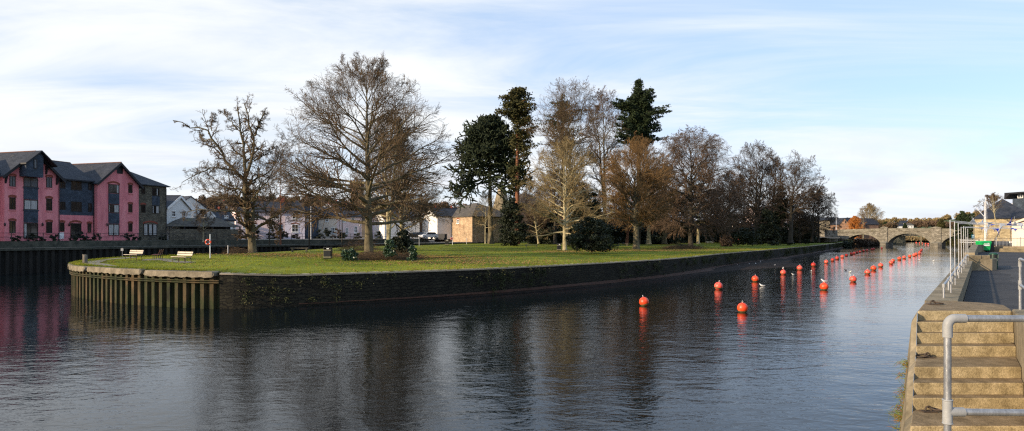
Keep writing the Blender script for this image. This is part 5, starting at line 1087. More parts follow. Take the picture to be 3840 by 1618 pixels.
for k, (X, Y, Z) in enumerate(tops[:6]):
    r = thing('bunting_line', f'bunting line of blue, white and grey pennants from the {ords[k]} quay pole', 'bunting', (X, Y, Z-.03), group='bunting lines over the walkway')
    ex, ey, ez = X+6.0+k*1.0, Y+rnd.uniform(1, 3), Z+rnd.uniform(-.02, .16)
    pts = [(X+(ex-X)*t, Y+(ey-Y)*t, Z-.03+(ez-Z)*t-.16*4*t*(1-t)*.5+.01*math.sin(t*40)) for t in np.linspace(0, 1, 30)]
    m = MB(); m.tube(pts, .006, 4); m.build('cord', M['white_flag'], r)
    t = rnd.uniform(.05, .12)
    while t < .97:
        i = t*29; a = Vector(pts[int(i)]).lerp(Vector(pts[min(29, int(i)+1)]), i-int(i)); w_ = rnd.uniform(.18, .26); h = rnd.uniform(.14, .30)*rnd.choice([1, 1, -1, .6, .4]); dx = rnd.uniform(-.14, .14); dy = rnd.uniform(-.1, .1); c = (ex-X, ey-Y); L_ = math.hypot(*c); ux, uy = c[0]/L_, c[1]/L_
        A, B_, C_ = (a.x, a.y, a.z), (a.x+ux*w_, a.y+uy*w_, a.z), (a.x+ux*(w_/2+dx), a.y+uy*(w_/2)+dy, a.z-h); mid = ((A[0]+C_[0])/2+.015, (A[1]+C_[1])/2-.03, (A[2]+C_[2])/2); mid2 = ((B_[0]+C_[0])/2, (B_[1]+C_[1])/2+.03, (B_[2]+C_[2])/2)
        off = np.array([-.003*uy, .003*ux, 0]); F_ = [A, B_, mid2, C_, mid]; m = MB(); m.add([np.array(q)+off for q in F_]+[np.array(q)-off for q in F_], [(0, 1, 2, 4), (2, 3, 4), (6, 5, 9, 7), (9, 8, 7), (0, 5, 6, 1), (1, 6, 7, 2), (2, 7, 8, 3), (3, 8, 9, 4), (4, 9, 5, 0)]); m.build('pennant', M[rnd.choice(['blue_flag', 'white_flag', 'white_flag', 'grey_flag', 'blue_flag'])], r); t += rnd.uniform(.05, .10)
# foreground rail
def elbow(c, d0, d1, r, Rb):
    """bend from direction d0 to d1 about corner c"""
    c, d0, d1 = map(lambda q: np.array(q, float), (c, d0, d1)); a = c-d0*Rb; b_ = c+d1*Rb; return [tuple((1-t)**2*a+2*t*(1-t)*c+t*t*b_) for t in np.linspace(0, 1, 8)]
fr_ = thing('handrail', 'thick grey tube handrail with elbow and tee joints, nearest the camera', 'railing', (3.0, 4.6, 2.75))
px_, py_ = 3.005, 4.6; zt = 3.83; zm = 3.185; r_ = .0235
m = MB(); pipe(m, [(px_, py_, 2.75), (px_, py_, zt-.05)], r_, 20); m.build('post', M['galv'], fr_)
m = MB(); pipe(m, [(px_+.06, py_, zt), (px_+3.2, py_-.15, zt)], r_, 20); m.build('top_rail', M['galv'], fr_)
m = MB(); pipe(m, [(px_+.03, py_, zm), (px_+3.2, py_-.15, zm)], r_, 20); m.build('mid_rail', M['galv'], fr_)
m = MB(); e = [(px_, py_, zt-.13), (px_, py_, zt-.06)]+[(px_+.055*(1-math.cos(a)), py_, zt-.055+.055*math.sin(a)) for a in np.linspace(.1, math.pi/2, 8)]+[(px_+.12, py_-.003, zt)]; pipe(m, e, .031, 20); m.build('elbow_joint', M['greypaint'], fr_)
m = MB(); pipe(m, [(px_, py_, zm-.08), (px_, py_, zm+.085)], .031, 20); pipe(m, [(px_, py_, zm), (px_+.11, py_-.003, zm)], .031, 20); m.torus((px_, py_, zm+.082), .029, .006, None, 20, 6); m.torus((px_, py_, zm-.078), .029, .006, None, 20, 6); m.build('tee_joint', M['greypaint'], fr_)
for k in (1.3, 2.6): m = MB(); pipe(m, [(px_+k, py_-.05*k, 2.75), (px_+k, py_-.05*k, zt)], r_, 16); m.build('post', M['galv'], fr_)
m = MB(); P = [(2.62, 2.2), (6.6, 2.2), (6.6, 4.95), (2.62, 4.95)]; m.prism([(a, b_, -1) for a, b_ in P], [(a, b_, 2.76) for a, b_ in P]); tag(m.build('quay_platform', M['concrete']), 'concrete quay edge that carries the near handrail', 'platform')
h2 = thing('handrail', 'grey tube handrail on the side wall at the head of the steps', 'railing', (8.86+.02, 11.65, 3.11)); bx, by = 8.88, 11.65
m = MB(); pipe(m, [(bx, by, 3.10), (bx, by, 3.97)], r_, 12); m.build('post', M['galv'], h2)
for zq, nm in ((3.99, 'top_rail'), (3.54, 'mid_rail')): m = MB(); pipe(m, [(bx, by, zq), (bx-.66*5, by-5, zq)], r_, 12); m.build(nm, M['galv'], h2)
m = MB(); pipe(m, [(bx, by, 3.86), (bx, by, 3.96), (bx-.02, by-.03, 3.99), (bx-.06, by-.09, 3.99)], .030, 12); m.build('elbow_joint', M['greypaint'], h2)
m = MB(); pipe(m, [(bx, by, 3.46), (bx, by, 3.62)], .030, 12); pipe(m, [(bx, by, 3.54), (bx-.06, by-.09, 3.54)], .030, 12); m.build('tee_joint', M['greypaint'], h2)
m = MB(); pipe(m, [(bx-.66*4, by-4, 3.1), (bx-.66*4, by-4, 3.99)], r_, 12); m.build('post', M['galv'], h2)
# mooring rings on the steps
for k, (px, py, zz, lab) in enumerate(((3498, 1143, 3.10, 'rusty mooring ring lying on the top platform of the steps'), (3478, 1342, 3.1-.17*4, 'rusty mooring ring on its square plate, on the upper landing of the steps'), (3482, 1545, 3.1-.17*7, 'rusty mooring ring on its square plate, on the lower landing of the steps'))):
    Y = (H-zz)*F/(py-HOR); X = (px-1920)/F*Y; r = thing('mooring_ring', lab, 'mooring ring', (X, Y, zz), group='mooring rings on the steps')
    m = MB(); m.box((X-.0, Y, zz+.008), (.20, .12, .016)); m.build('plate', M['iron_rust'], r)
    m = MB(); m.torus((X, Y, zz+.035), .042, .012, Matrix.Rotation(R(90), 3, 'X') @ Matrix.Rotation(0, 3, 'Z'), 20, 8); m.build('eye', M['iron_rust'], r)
    m = MB(); m.torus((X+(.10 if k != 1 else -.09), Y, zz+.035), .085, .011, Matrix.Rotation(R(12 if k != 1 else -12), 3, 'Y'), 28, 8); m.build('ring', M['iron_rust'], r)
# asphalt patch with a worn strip
P = []; rr = random.Random(2)
seamX = lambda Y: 8.9+.52+.66*(Y-12)+.15*math.sin(Y*.9)+.1*math.sin(Y*2.3)
Ys = np.linspace(11.95, 40, 60); struct(polygon('worn_paving', [(seamX(a)+1.0, a) for a in Ys]+[(80, 40), (80, 75), (120, 75), (120, 11.95)], 2.604, M['asphalt_old']))
# planter block and flood walls
def bpx(px, Y): return (px-1920)/F*Y
bl = thing('flood_wall', 'stepped tan concrete wall block jutting from the quay wall beside the green litter bin', 'wall', (24.2, 35, 2.6))
m = MB(); P = [(bpx(3619, 34.6), 34.6), (bpx(3721, 34.6), 34.6), (bpx(3721, 34.6)+.6, 35.1), (QX(39)+1.9, 39), (QX(39)+.3, 39)]; m.prism([(a, b_, 2.5) for a, b_ in P], [(a, b_, 3.18) for a, b_ in P]); m.build('plinth', M['concrete'], bl, .02)
m = MB(); P = [(bpx(3619, 34.7), 34.72), (bpx(3714, 34.7), 34.72), (bpx(3714, 34.7)+.3, 35.3), (QX(35.3)+.2, 35.3)]; m.prism([(a, b_, 3.18) for a, b_ in P], [(a, b_, 3.38) for a, b_ in P]); m.build('upper_slab', M['concrete'], bl, .02)
def strip_wall(name, label, pts, th, z0, z1, mat='concrete', cat_='wall'):
    A = np.array(pts, float); B = offset(A, th); m = MB()
    for i in range(len(A)-1): m.prism([(*A[i], z0), (*B[i], z0), (*B[i+1], z0), (*A[i+1], z0)], [(*A[i], z1), (*B[i], z1), (*B[i+1], z1), (*A[i+1], z1)])
    return tag(m.build(name, M[mat]), label, cat_)
strip_wall('flood_wall', 'raised concrete wall along the quay edge beyond the block, left of the green dumpster', [(QX(39)+.1, 39), (QX(58)+.1, 58), (QX(72)+.1, 72), (bpx(3690, 76), 76)], .5, 2.6, 3.42)
cw = Fr(W(3690, 77), W(3900, 72)); m = MB(); boxf(m, cw, 0, cw.L, -.5, 0, 2.6, 3.2); boxf(m, cw, 1.6, cw.L, .02, 1.1, 2.6, 2.98); tag(m.build('flood_wall', M['concrete']), 'long concrete wall across the far end of the walkway, below the barred fence', 'wall')
# barred fence on it
fc = thing('barred_fence', 'grey vertical-barred steel fence on the far cross wall before the stone building', 'fence', cw.P(5, -.3, 3.2))
m = MB()
for z_ in (3.25, 4.12): m.tube([cw.P(-2, -.25, z_), cw.P(cw.L, -.25, z_)], .022, 6)
m.build('rails', M['iron_rust'], fc); s = -2.0; m = MB()
while s < cw.L: m.tube([cw.P(s, -.25, 3.2), cw.P(s, -.25, 4.12)], .016, 4); s += .14
m.build('bars', M['greypaint'], fc)
for s in (-2, 1.2, 3.6): m = MB(); m.tube([cw.P(s, -.25, 2.6), cw.P(s, -.25, 4.25)], .04, 6); m.build('post', M['greypaint'], fc)
# jetty fence left of it
jf = Fr(W(3600, 100), W(3672, 92)); r = thing('jetty_fence', 'pale timber rail fence at the waterside left of the green dumpster', 'fence', jf.P(1, 0, 2.8))
for y_ in (900, 908): m = MB(); boxf(m, jf, 0, jf.L, -.05, .05, zat(y_+3, 96), zat(y_, 96)); m.build('rail', M['white_gloss'], r)
for k in range(6): m = MB(); boxf(m, jf, k*jf.L/5-.06, k*jf.L/5+.06, -.06, .06, 0, zat(897, 96)); m.build('post', M['wood_grey'], r)
# dumpster
x, Y = bpx(3688, 74), 74; d = thing('dumpster', 'bright green wheeled dumpster with white lettering panel by the far wall', 'dumpster', (x, Y, 2.6)); m = MB()
m.prism([(x-.46, Y-.38, 2.78), (x+.46, Y-.38, 2.78), (x+.46, Y+.38, 2.78), (x-.46, Y+.38, 2.78)], [(x-.58, Y-.48, 3.66), (x+.58, Y-.48, 3.66), (x+.58, Y+.48, 3.66), (x-.58, Y+.48, 3.66)]); m.build('body', M['dump_green'], d, .04)
m = MB(); m.prism([(x-.61, Y-.51, 3.66), (x+.61, Y-.51, 3.66), (x+.61, Y+.51, 3.66), (x-.61, Y+.51, 3.66)], [(x-.56, Y-.36, 3.82), (x+.56, Y-.36, 3.82), (x+.56, Y+.4, 3.82), (x-.56, Y+.4, 3.82)]); m.build('lid', M['dump_green'], d, .02)
m = MB(); m.box((x, Y-.49, 3.36), (.66, .03, .16)); m.build('label_panel', M['white_gloss'], d); m = MB(); m.box((x-.12, Y-.50, 3.55), (.3, .02, .05)); m.box((x+.2, Y-.50, 3.56), (.2, .02, .08)); m.build('lettering', M['white_gloss'], d)
for a, b_ in ((-.38, -.3), (.38, -.3), (-.38, .3), (.38, .3)): m = MB(); m.tube([(x+a-.03, Y+b_, 2.68), (x+a+.03, Y+b_, 2.68)], .08, 12); m.build('wheel', M['tyre'], d)
m = MB(); m.box((x+.95, Y+.5, 3.2), (.7, .7, 1.1)); m.box((x+.95, Y+.5, 3.79), (.76, .76, .08)); tag(m.build('dark_crate', M['black'], bevel=.02), 'black box standing right behind the green dumpster', 'box')
# litter bin
def litter_bin(loc, label, cap, body, band, opening=True, w_=.5, h=1.05, group=None):
    x, y, z = loc; r = thing('litter_bin', label, 'litter bin', loc, group=group); m = MB(); m.box((x, y, z+h*.38), (w_, w_, h*.76)); m.build('body', M[body], r, .03)
    m = MB(); m.box((x, y, z+h*.96), (w_+.03, w_+.03, h*.08)); m.box((x-w_*.44, y, z+h*.84), (w_*.12, w_, h*.18)); m.box((x+w_*.44, y, z+h*.84), (w_*.12, w_, h*.18)); m.box((x, y+w_*.2, z+h*.84), (w_*.76, w_*.1, h*.16)); m.build('hood', M[cap], r, .015)
    if band:
        for q in (.14, .74): m = MB(); m.box((x, y, z+h*q), (w_+.012, w_+.012, .035)); m.build('band', M[band], r)
        m = MB(); m.box((x+w_*.1, y-w_*.52, z+h*.86), (w_*.32, .01, h*.08)); m.build('notice', M['white_gloss'], r)
    return r
x, Y, z = G(1230, 974); litter_bin((x, Y, z), 'black litter bin with gold bands standing left of the big tree', 'bin_black', 'bin_black', 'gold', w_=.68, h=1.08)
x, Y, z = G(1676, 921); litter_bin((x, Y, z), 'black litter bin with gold bands beside the far lifebuoy', 'bin_black', 'bin_black', 'gold', w_=.7, h=1.2)
x, Y, z = G(2096, 941); litter_bin((x, Y, z), 'black litter bin with gold bands against the pale-barked tree', 'bin_black', 'bin_black', 'gold', w_=.6, h=1.15)
x, Y = bpx(3736, 36), 36.2; r = thing('litter_bin', 'dark green round-topped litter bin beside the concrete block on the quay', 'litter bin', (x, Y, 2.6)); m = MB(); m.lathe([(.001, .01), (.19, .01), (.20, .03), (.20, .6)], (x, Y, 2.6), 20); m.build('body', M['bin_green'], r); m = MB(); m.lathe([(.205, .78), (.21, .80), (.18, .86), (.08, .89), (.001, .89)], (x, Y, 2.6), 20); m.build('lid', M['bin_green'], r); m = MB(); m.lathe([(.185, .6), (.185, .78)], (x, Y, 2.6), 20); m.build('opening', M['black'], r)
for a in range(4): m = MB(); t = R(45+90*a); m.box((x+.195*math.cos(t), Y+.195*math.sin(t), 3.29), (.05, .05, .2), t); m.build('strut', M['bin_green'], r)
m = MB(); m.box((x+.02, Y-.205, 3.08), (.09, .012, .09)); m.build('crest', M['gold'], r)
# lamp post, flagpole mast and notice
x, Y = bpx(3692, 84), 84; r = thing('street_lamp', 'pale grey street lamp with a long arm reaching left over the quay', 'street lamp', (x, Y, 2.6)); zt = zat(757, Y); m = MB(); m.tube([(x, Y, 2.6), (x, Y, zt-.1), (x-.15, Y, zt+.02), (x-.5, Y, zt+.06)], [.05, .035, .025, .025], 8); m.build('column', M['white_gloss'], r); m = MB(); m.prism([(x-.85, Y-.09, zt), (x-.4, Y-.09, zt+.0), (x-.4, Y+.09, zt), (x-.85, Y+.09, zt)], [(x-.8, Y-.06, zt+.12), (x-.4, Y-.06, zt+.1), (x-.4, Y+.06, zt+.1), (x-.8, Y+.06, zt+.12)]); m.build('lamp_head', M['greypaint'], r)
x, Y = bpx(3697, 82), 82; r = thing('flagpole', 'tall white flagpole with a slanting yard beside the street lamp', 'flagpole', (x, Y, 2.6)); m = MB(); m.tube([(x, Y, 2.6), (x, Y, zat(740, Y))], [.05, .03], 8); m.build('mast', M['white_gloss'], r)
m = MB(); m.tube([(x-.05, Y, zat(818, Y)), (bpx(3659, Y), Y, zat(779, Y))], [.045, .03], 8); m.build('yard', M['white_gloss'], r)
for dx in (-.6, .5): m = MB(); m.tube([(x, Y, zat(745, Y)), (x+dx, Y, 3.2)], .008, 3); m.build('stay', M['steel'], r)
x, Y = bpx(3649, 84), 84; r = thing('quay_sign', 'small blue notice board on posts near the end of the quay', 'sign', (x, Y, 2.6)); m = MB(); m.box((x, Y, zat(888, Y)), (.34, .04, .5)); m.build('board', M['blue_paint'], r); m = MB(); m.box((x, Y-.025, zat(885, Y)), (.22, .01, .08)); m.box((x, Y-.025, zat(890, Y)), (.24, .01, .05)); m.build('printed_text', M['white_gloss'], r)
for dx in (-.13, .13): m = MB(); m.box((x+dx, Y+.03, (2.6+zat(885, Y))/2), (.05, .03, zat(885, Y)-2.6)); m.build('post', M['wood_grey'], r)
x, Y = bpx(3734, 79), 79; m = MB(); m.tube([(x-.6, Y, 3.1), (x, Y, zat(895, Y)), (bpx(3757, Y), Y, zat(852, Y))], [.07, .09, .05], 7); tag(m.build('timber_prop', M['wood_grey']), 'dark slanting timber leaning by the barred fence', 'timber')
# buildings by the right quay
QF = dict(frame='frame_dark')
r, f = house('quay_warehouse', 'golden rubble-stone building with a big dark hipped roof by the quay', 3655, 125, 3883, 120, 905, 821, 747, 'hip', 'rubble_gold', 'roof', 14, [], {}, cat='warehouse', oh=.25)
cf = Fr(W(3794, 92), W(3960, 88)); r = thing('boathouse', 'cream rendered gable building at the right edge behind the fence', 'building', cf.P(2, 0, 2.6)); z1, z2 = zat(843, 92), zat(790, 90)
m = MB(); ext_o(m, cf, [(0, 2.6), (cf.L, 2.6), (cf.L, z2), (0, z1)], -6, 0); m.build('wall', M['cream'], r); sl_ = (z2-z1)/cf.L; m = MB(); ext_o(m, cf, [(-.3, z1-.3*sl_-.02), (cf.L, z2-.02), (cf.L, z2+.32), (-.3, z1-.3*sl_+.32)], -6.2, .35); m.build('roof', M['roof_brown'], r); m = MB(); ext_o(m, cf, [(-.3, z1-.3*sl_-.05), (cf.L, z2-.05), (cf.L, z2+.25), (-.3, z1-.3*sl_+.25)], .352, .42); m.build('bargeboard', M['bench_pale'], r); m = MB(); m.tube([cf.P(-.08, .05, 2.6), cf.P(-.08, .05, z1-.1)], .045, 6); m.build('downpipe', M['timber_dark'], r)
mf = Fr(W(3797, 165), W(3900, 158)); r = thing('modern_flats', 'grey-clad modern block with an overhanging dark roof above the hipped roof', 'building', mf.P(2, 0, 2.6)); m = MB(); boxf(m, mf, 0, mf.L, -10, 0, 2.6, zat(745, 163)); m.build('wall', M['slate_hung'], r); m = MB(); boxf(m, mf, -1.3, -.004, -9, -.4, 2.6, zat(762, 163)); m.build('side_bay', M['white'], r)
m = MB(); boxf(m, mf, .9, mf.L, -9, -.6, zat(745, 163), zat(727, 163)); m.build('upper_storey', M['timber_dark'], r); m = MB(); boxf(m, mf, -1.4, mf.L, -11, .9, zat(727, 163), zat(721, 163)); m.prism([mf.P(-1.4, .9, zat(727, 163)), mf.P(-1.4, -11, zat(727, 163)), mf.P(0, -11, zat(727, 163)), mf.P(0, .9, zat(727, 163))], [mf.P(-1.5, .9, zat(745, 163)), mf.P(-1.5, -11, zat(745, 163)), mf.P(-1.3, -11, zat(745, 163)), mf.P(-1.3, .9, zat(745, 163))]); m.build('roof', M['timber_dark'], r)
winpx(r, mf, 3816, 730, 3837, 744, -.58, frame='frame_white', fw=.15, glass='glass_sky')

# ---------------- buoys ----------------
def make_buoy(mat):
    r = thing('mooring_buoy', 'x', 'buoy', group='orange mooring buoys in two rows'); m = MB(); n = 14
    prof = [(.325*math.sin(math.pi*i/n), .27-.325*math.cos(math.pi*i/n)) for i in range(n+1)]; prof[0] = (.001, prof[0][1]); prof[-1] = (.03, prof[-1][1]); 
    prof = [(a if b < .5 else a*1.0, b) for a, b in prof]; m.lathe(prof, (0, 0, 0), 24); m.lathe([(.05, .57), (.045, .605), (.03, .61), (.001, .61)], (0, 0, 0), 12); m.build('ball', M[mat], r, local=True)
    m = MB(); m.lathe([(.272, .09), (.300, .14), (.303, .15), (.302, .13), (.270, .07)], (0, 0, 0), 24); m.lathe([(.26, .06), (.292, .12), (.296, .12), (.262, .05)], (0, 0, 0), 24); m.build('slime_band', M['waterline'], r, local=True)
    m = MB(); m.torus((0, 0, .665), .055, .009, Matrix.Rotation(R(90), 3, 'X') @ Matrix.Diagonal((.75, 1.1, 1)), 18, 6); m.build('lifting_eye', M['white_gloss'], r, local=True); return r
protos = {k: make_buoy(k) for k in ('orange', 'orange_faded', 'orange_dull')}; used = set()
LEFT = [(2418,1147,'orange'),(2692,1086,'orange_faded'),(2831,1057,'orange'),(2936,1031,'orange_faded'),(2998,1014,'orange_faded'),(3050,1001,'orange_dull'),(3099,989,'orange_faded'),(3122,981,'orange_dull'),(3140,974,'orange_dull'),(3159,968,'orange_faded'),(3174,962,'orange_dull'),(3193,957,'orange_dull'),(3203,954,'orange_faded'),(3214,951,'orange_dull'),(3225,948,'orange_faded'),(3239,945,'orange_dull'),(3252,943,'orange_faded'),(3269,939,'orange_dull'),(3277,938,'orange_dull'),(3307,934,'orange_faded')]
RIGHT = [(2785,1171,'orange'),(3090,1088,'orange'),(3197,1058,'orange_faded'),(3253,1030,'orange_faded'),(3275,1015,'orange'),(3303,1003,'orange_faded'),(3341,992,'orange_faded'),(3349,984,'orange'),(3372,976,'orange'),(3390,971,'orange_faded'),(3412,966,'orange'),(3428,962,'orange_faded'),(3435,958,'orange'),(3448,953.5,'orange_faded'),(3449,949,'orange'),(3454,944,'orange_faded'),(3457,940,'orange')]
ORD = ['nearest', 'second', 'third', 'fourth', 'fifth', 'sixth', 'seventh', 'eighth', 'ninth', 'tenth', 'eleventh', 'twelfth', 'thirteenth', 'fourteenth', 'fifteenth', 'sixteenth', 'seventeenth', 'eighteenth', 'nineteenth', 'farthest']
HUE = {'orange': 'bright orange', 'orange_faded': 'pinkish orange', 'orange_dull': 'dull red'}; BUOYS = {}
for row, nm in ((LEFT, 'left'), (RIGHT, 'right')):
    for i, (px, py, k) in enumerate(row):
        Y = H*F/(py-HOR); x = (px-1920)/F*Y; o_ = ORD[i] if i < len(row)-1 else 'farthest'
        lab = f'{HUE[k]} mooring buoy, {o_} from the camera in the {nm} row'; rz = (i*1.3+len(nm)) % 3
        if k not in used: b = protos[k]; b.location = (x, Y, 0); b.rotation_euler = (0, 0, rz); b['label'] = lab; used.add(k)
        else: b = dup(protos[k], (x, Y, 0), rz, lab)
        b.rotation_euler = (R(((i*37) % 19)-9), R(((i*53) % 17)-8), rz); b.scale = (.93+.02*((i*5) % 7),)*3
        BUOYS[(nm, i)] = (x, Y)
for i, (px, py) in enumerate(((3436,912.5),(3449,914),(3453,914.3),(3458,915),(3471,917),(3475,916.5),(3481,918))):
    Y = H*F/(py-HOR); dup(protos['orange_faded'], ((px-1920)/F*Y, Y, 0), i, f'tiny orange buoy seen through the middle arch, {ORD[i] if i < 6 else "farthest"} from the left', 1.2)['group'] = 'orange buoys beyond the bridge'

# ---------------- birds ----------------
def make_gull(dark=False, sit=False):
    r = thing('gull', 'x', 'gull', group='black-headed gulls'); a = 'bird_dark' if dark else 'gull_white'
    sk = [(-.20, .10, .012), (-.13, .105, .035), (-.05, .11, .060), (.04, .125, .062), (.10, .15, .045), (.135, .19, .030), (.155, .225, .034), (.185, .235, .028), (.205, .232, .008)]
    m = MB(); m.tube([(x, 0, z) for x, z, _ in sk], [q for *_, q in sk], 10); m.build('body', M[a], r, local=True)
    m = MB(); m.tube([(.20, 0, .232), (.245, 0, .222)], [.008, .002], 5); m.build('beak', M['ring_red'], r, local=True)
    for s in (-1, 1): m = MB(); m.tube([(.06, s*.045, .15), (-.04, s*.055, .14), (-.16, s*.03, .125), (-.26, s*.008, .12)], [.028, .034, .022, .004], 6); m.build('wing', M['bird_dark' if dark else 'gull_grey'], r, local=True)
    if not sit:
        for s in (-1, 1): m = MB(); m.tube([(.02, s*.025, .08), (.025, s*.025, 0), (.06, s*.025, 0)], [.007, .005, .004], 4); m.build('leg', M['ring_red'], r, local=True)
    return r
stand, swim, duck = make_gull(), make_gull(sit=True), make_gull(True, True); firsts = {'stand': stand, 'swim': swim, 'duck': duck}; usedg = set(); rnd = random.Random(6)
def Wz(px, py, z): Y = (H-z)*F/(py-HOR); return ((px-1920)/F*Y, Y, z)
GU = [('stand', 2762, 1000, .06, 'white gull standing on the mud, leftmost of the flock'), ('swim', 2768, 1004, 0, 'white gull on the water just right of the leftmost gull'), ('stand', 2814, 996, .05, 'lone pale gull at the mud edge, second group from the left'), ('stand', 2835, 994, .05, 'grey-backed gull low on the mud left of the cluster'), ('stand', 2848, 986, .08, 'gull at the left of the tight cluster on the mud'), ('stand', 2852, 989, .06, 'gull in the middle of the tight cluster on the mud'), ('swim', 2858, 990, 0, 'gull at the right of the tight cluster, in the shallows'), ('stand', 2856, 983, .08, 'uppermost gull of the tight cluster on the mud'), ('stand', 2885, 978, .06, 'small gull near the far end of the mud'), ('swim', 2896, 977, 0, 'left one of two gulls beyond the end of the mud'), ('swim', 2904, 978.5, 0, 'right one of two gulls beyond the end of the mud'), ('swim', 2904, 998, 0, 'white gull on the water below the two far gulls'), ('stand', 2930, 1012.5, .6, 'gull perched on the fourth buoy of the left row'),
 ('swim', 2858, 1075, 0, 'large white gull swimming right of the third left-row buoy'), ('swim', 2975, 1033, 0, 'small white gull swimming between the two buoy rows'), ('swim', 3043, 1020, 0, 'white gull swimming beneath the dull red sixth buoy'), ('duck', 3066, 1024, 0, 'dark bird swimming right of the white gull in mid river'), ('duck', 3171, 1016, 0, 'dark bird farther out between the buoy rows'), ('swim', 3187, 1023, 0, 'dark-backed gull swimming above the third right-row buoy'), ('swim', 3448, 977, 0, 'white gull swimming right of the right buoy row'), ('swim', 3500, 980, 0, 'lone white gull swimming nearest the far quay wall'), ('stand', 2981, 909, 2.15, 'left one of two white gulls on the lawn near the bridge'), ('stand', 3004, 913, 2.12, 'right one of two white gulls on the lawn near the bridge')]
for kind, px, py, z, lab in GU:
    if z > 2: x, Y, z = G(px, py+3)
    elif z == .6: x, Y = BUOYS[('left', 3)]
    else: x, Y, z = Wz(px, py, z); z = z-(.05 if kind != 'stand' else -.12 if Y > 80 and kind == 'stand' and False else 0)
    rz = rnd.uniform(0, 6.28)
    if kind not in usedg: g = firsts[kind]; g.location = (x, Y, z); g.rotation_euler = (0, 0, rz); g['label'] = lab; usedg.add(kind)
    else: g = dup(firsts[kind], (x, Y, z), rz, lab)
    g.scale = (1.12,)*3
x, Y = BUOYS[('right', 1)]; g = dup(stand, (x, Y, .60), 2.6, 'gull perched on the second buoy of the right row', 1.12)

# ---------------- park furniture ----------------
def make_bench(slat, iron):
    r = thing('park_bench', 'x', 'bench'); L_ = 1.9
    m = MB()
    for k in range(4): m.box((0, -.05-.13*k, .44+.008*k), (L_, .11, .035))
    m.build('seat', M[slat], r, local=True)
    for k in range(2): m = MB(); m.box((0, .07+.05*k, .62+.17*k), (L_, .035, .13), 0, Matrix.Rotation(R(-12), 3, 'X')); m.build('back_slat', M[slat], r, local=True)
    for x in (-.8, 0, .8):
        m = MB(); m.tube([(x, .08, -.03), (x, .02, .40), (x, .05, .46), (x, .15, .92)], .028, 6); m.tube([(x, -.44, -.03), (x, -.40, .42), (x, .02, .41)], .028, 6); m.build('leg', M[iron], r, local=True)
    return r
B1 = make_bench('bench_pale', 'iron_rust'); x, Y, z = G(508, 975); B1.location = (x, Y, z); B1.rotation_euler = (0, 0, R(-28)); B1['label'] = 'pale slatted park bench, leftmost on the tip of the island'
x, Y, z = G(690, 986); dup(B1, (x, Y, z), R(-30), 'pale slatted park bench nearest the lifebuoy post')
B2 = make_bench('bench_dark', 'black'); x, Y, z = G(600, 975); B2.location = (x, Y, z); B2.rotation_euler = (0, 0, R(-72)); B2['label'] = 'dark red-brown bench between the two pale benches'
m = MB(); p0 = G(600, 976); m.box((p0[0], p0[1], p0[2]+.03), (2.0, 2.4, .08), R(-72)); struct(m.build('bench_pad', M['path']))
p1 = G(2661, 918); dup(B1, p1, R(160), 'pale park bench far back beside the small pale trunk')
for px, py, lab in ((1992, 929, 'low flat park bench without a back, left of the lawn bin'), (1123, 946, 'dark flat bench near the channel edge behind the black bin'), (2335, 924, 'dark picnic-style flat bench between the evergreen shrub and hornbeam')):
    x, Y, z = G(px, py); r = thing('flat_bench', lab, 'bench', (x, Y, z)); m = MB(); m.box((x, Y, z+.5), (2.3, .5, .09)); m.build('seat', M['wood_grey'], r, .01)
    for s in (-.9, .9): m = MB(); m.box((x+s, Y, z+.22), (.12, .4, .48)); m.build('leg', M['wood_grey'], r)
# timber bollard
x, Y, z = G(319, 990); m = MB(); m.lathe([(.17, -.1), (.165, .45), (.155, .68), (.10, .70), (.001, .66)], (x, Y, z), 14); m.box((x-.1, Y, z+.68), (.1, .22, .08)); m.box((x+.08, Y, z+.66), (.08, .2, .09)); tag(m.build('mooring_post', M['wood_grey']), 'weathered split timber mooring post on the tip of the island', 'mooring post')
# lifebuoys
def lifebuoy(px, py, hgt, label, sgn=-1):
    x, Y, z = G(px, py); r = thing('lifebuoy_post', label, 'lifebuoy post', (x, Y, z)); m = MB(); m.tube([(x, Y, z-.1), (x, Y, z+hgt)], .045, 8); m.build('post', M['white_gloss'], r); m = MB(); m.box((x+sgn*.1, Y-.05, z+hgt*.68), (.24, .03, .1)); m.build('bracket', M['greypaint'], r)
    Mx = Matrix.Rotation(R(20), 3, 'Z') @ Matrix.Rotation(R(90), 3, 'X'); m = MB(); c = (x+sgn*.13, Y-.12, z+hgt*.68); m.torus(c, .215, .065, Mx, 28, 10); ring = m.build('lifebuoy', M['ring_red'], r)
    for a in range(4):
        t = R(45+90*a); v = np.array(Mx) @ np.array([.215*math.cos(t), .215*math.sin(t), 0]); tt = np.array(Mx) @ np.array([-math.sin(t), math.cos(t), 0]); m = MB(); q = np.array(c)+v; m.tube([tuple(q-tt*.035), tuple(q+tt*.035)], .069, 10); m.build('white_band', M['white_gloss'], ring)
    return r
lifebuoy(788, 970, 2.25, 'red lifebuoy on a white post near the pale benches')
lifebuoy(1697, 920, 1.9, 'red lifebuoy on a white post across the lawn beside the far bin')
x, Y, z = G(2767, 919); r = thing('warning_sign', 'small red sign on a grey post at the river edge of the lawn', 'sign', (x, Y, z)); m = MB(); m.tube([(x, Y, z-.1), (x, Y, z+2.3)], .045, 6); m.build('post', M['greypaint'], r); m = MB(); m.box((x+.2, Y-.04, z+1.7), (.5, .04, .9), .5); m.build('board', M['ring_red'], r)
for px, py, top, lab in ((1572, 924, 888, 'thin white post on the lawn edge in front of the parked cars'), (1750, 917, 893, 'thin white stake on the lawn edge before the stone warehouse'), (855, 951, 921, 'thin grey stake left of the gnarled oak')):
    x, Y, z = G(px, py); m = MB(); m.tube([(x, Y, z-.1), (x, Y, zat(top, Y))], .06, 6); tag(m.build('stake', M['steel']), lab, 'post')
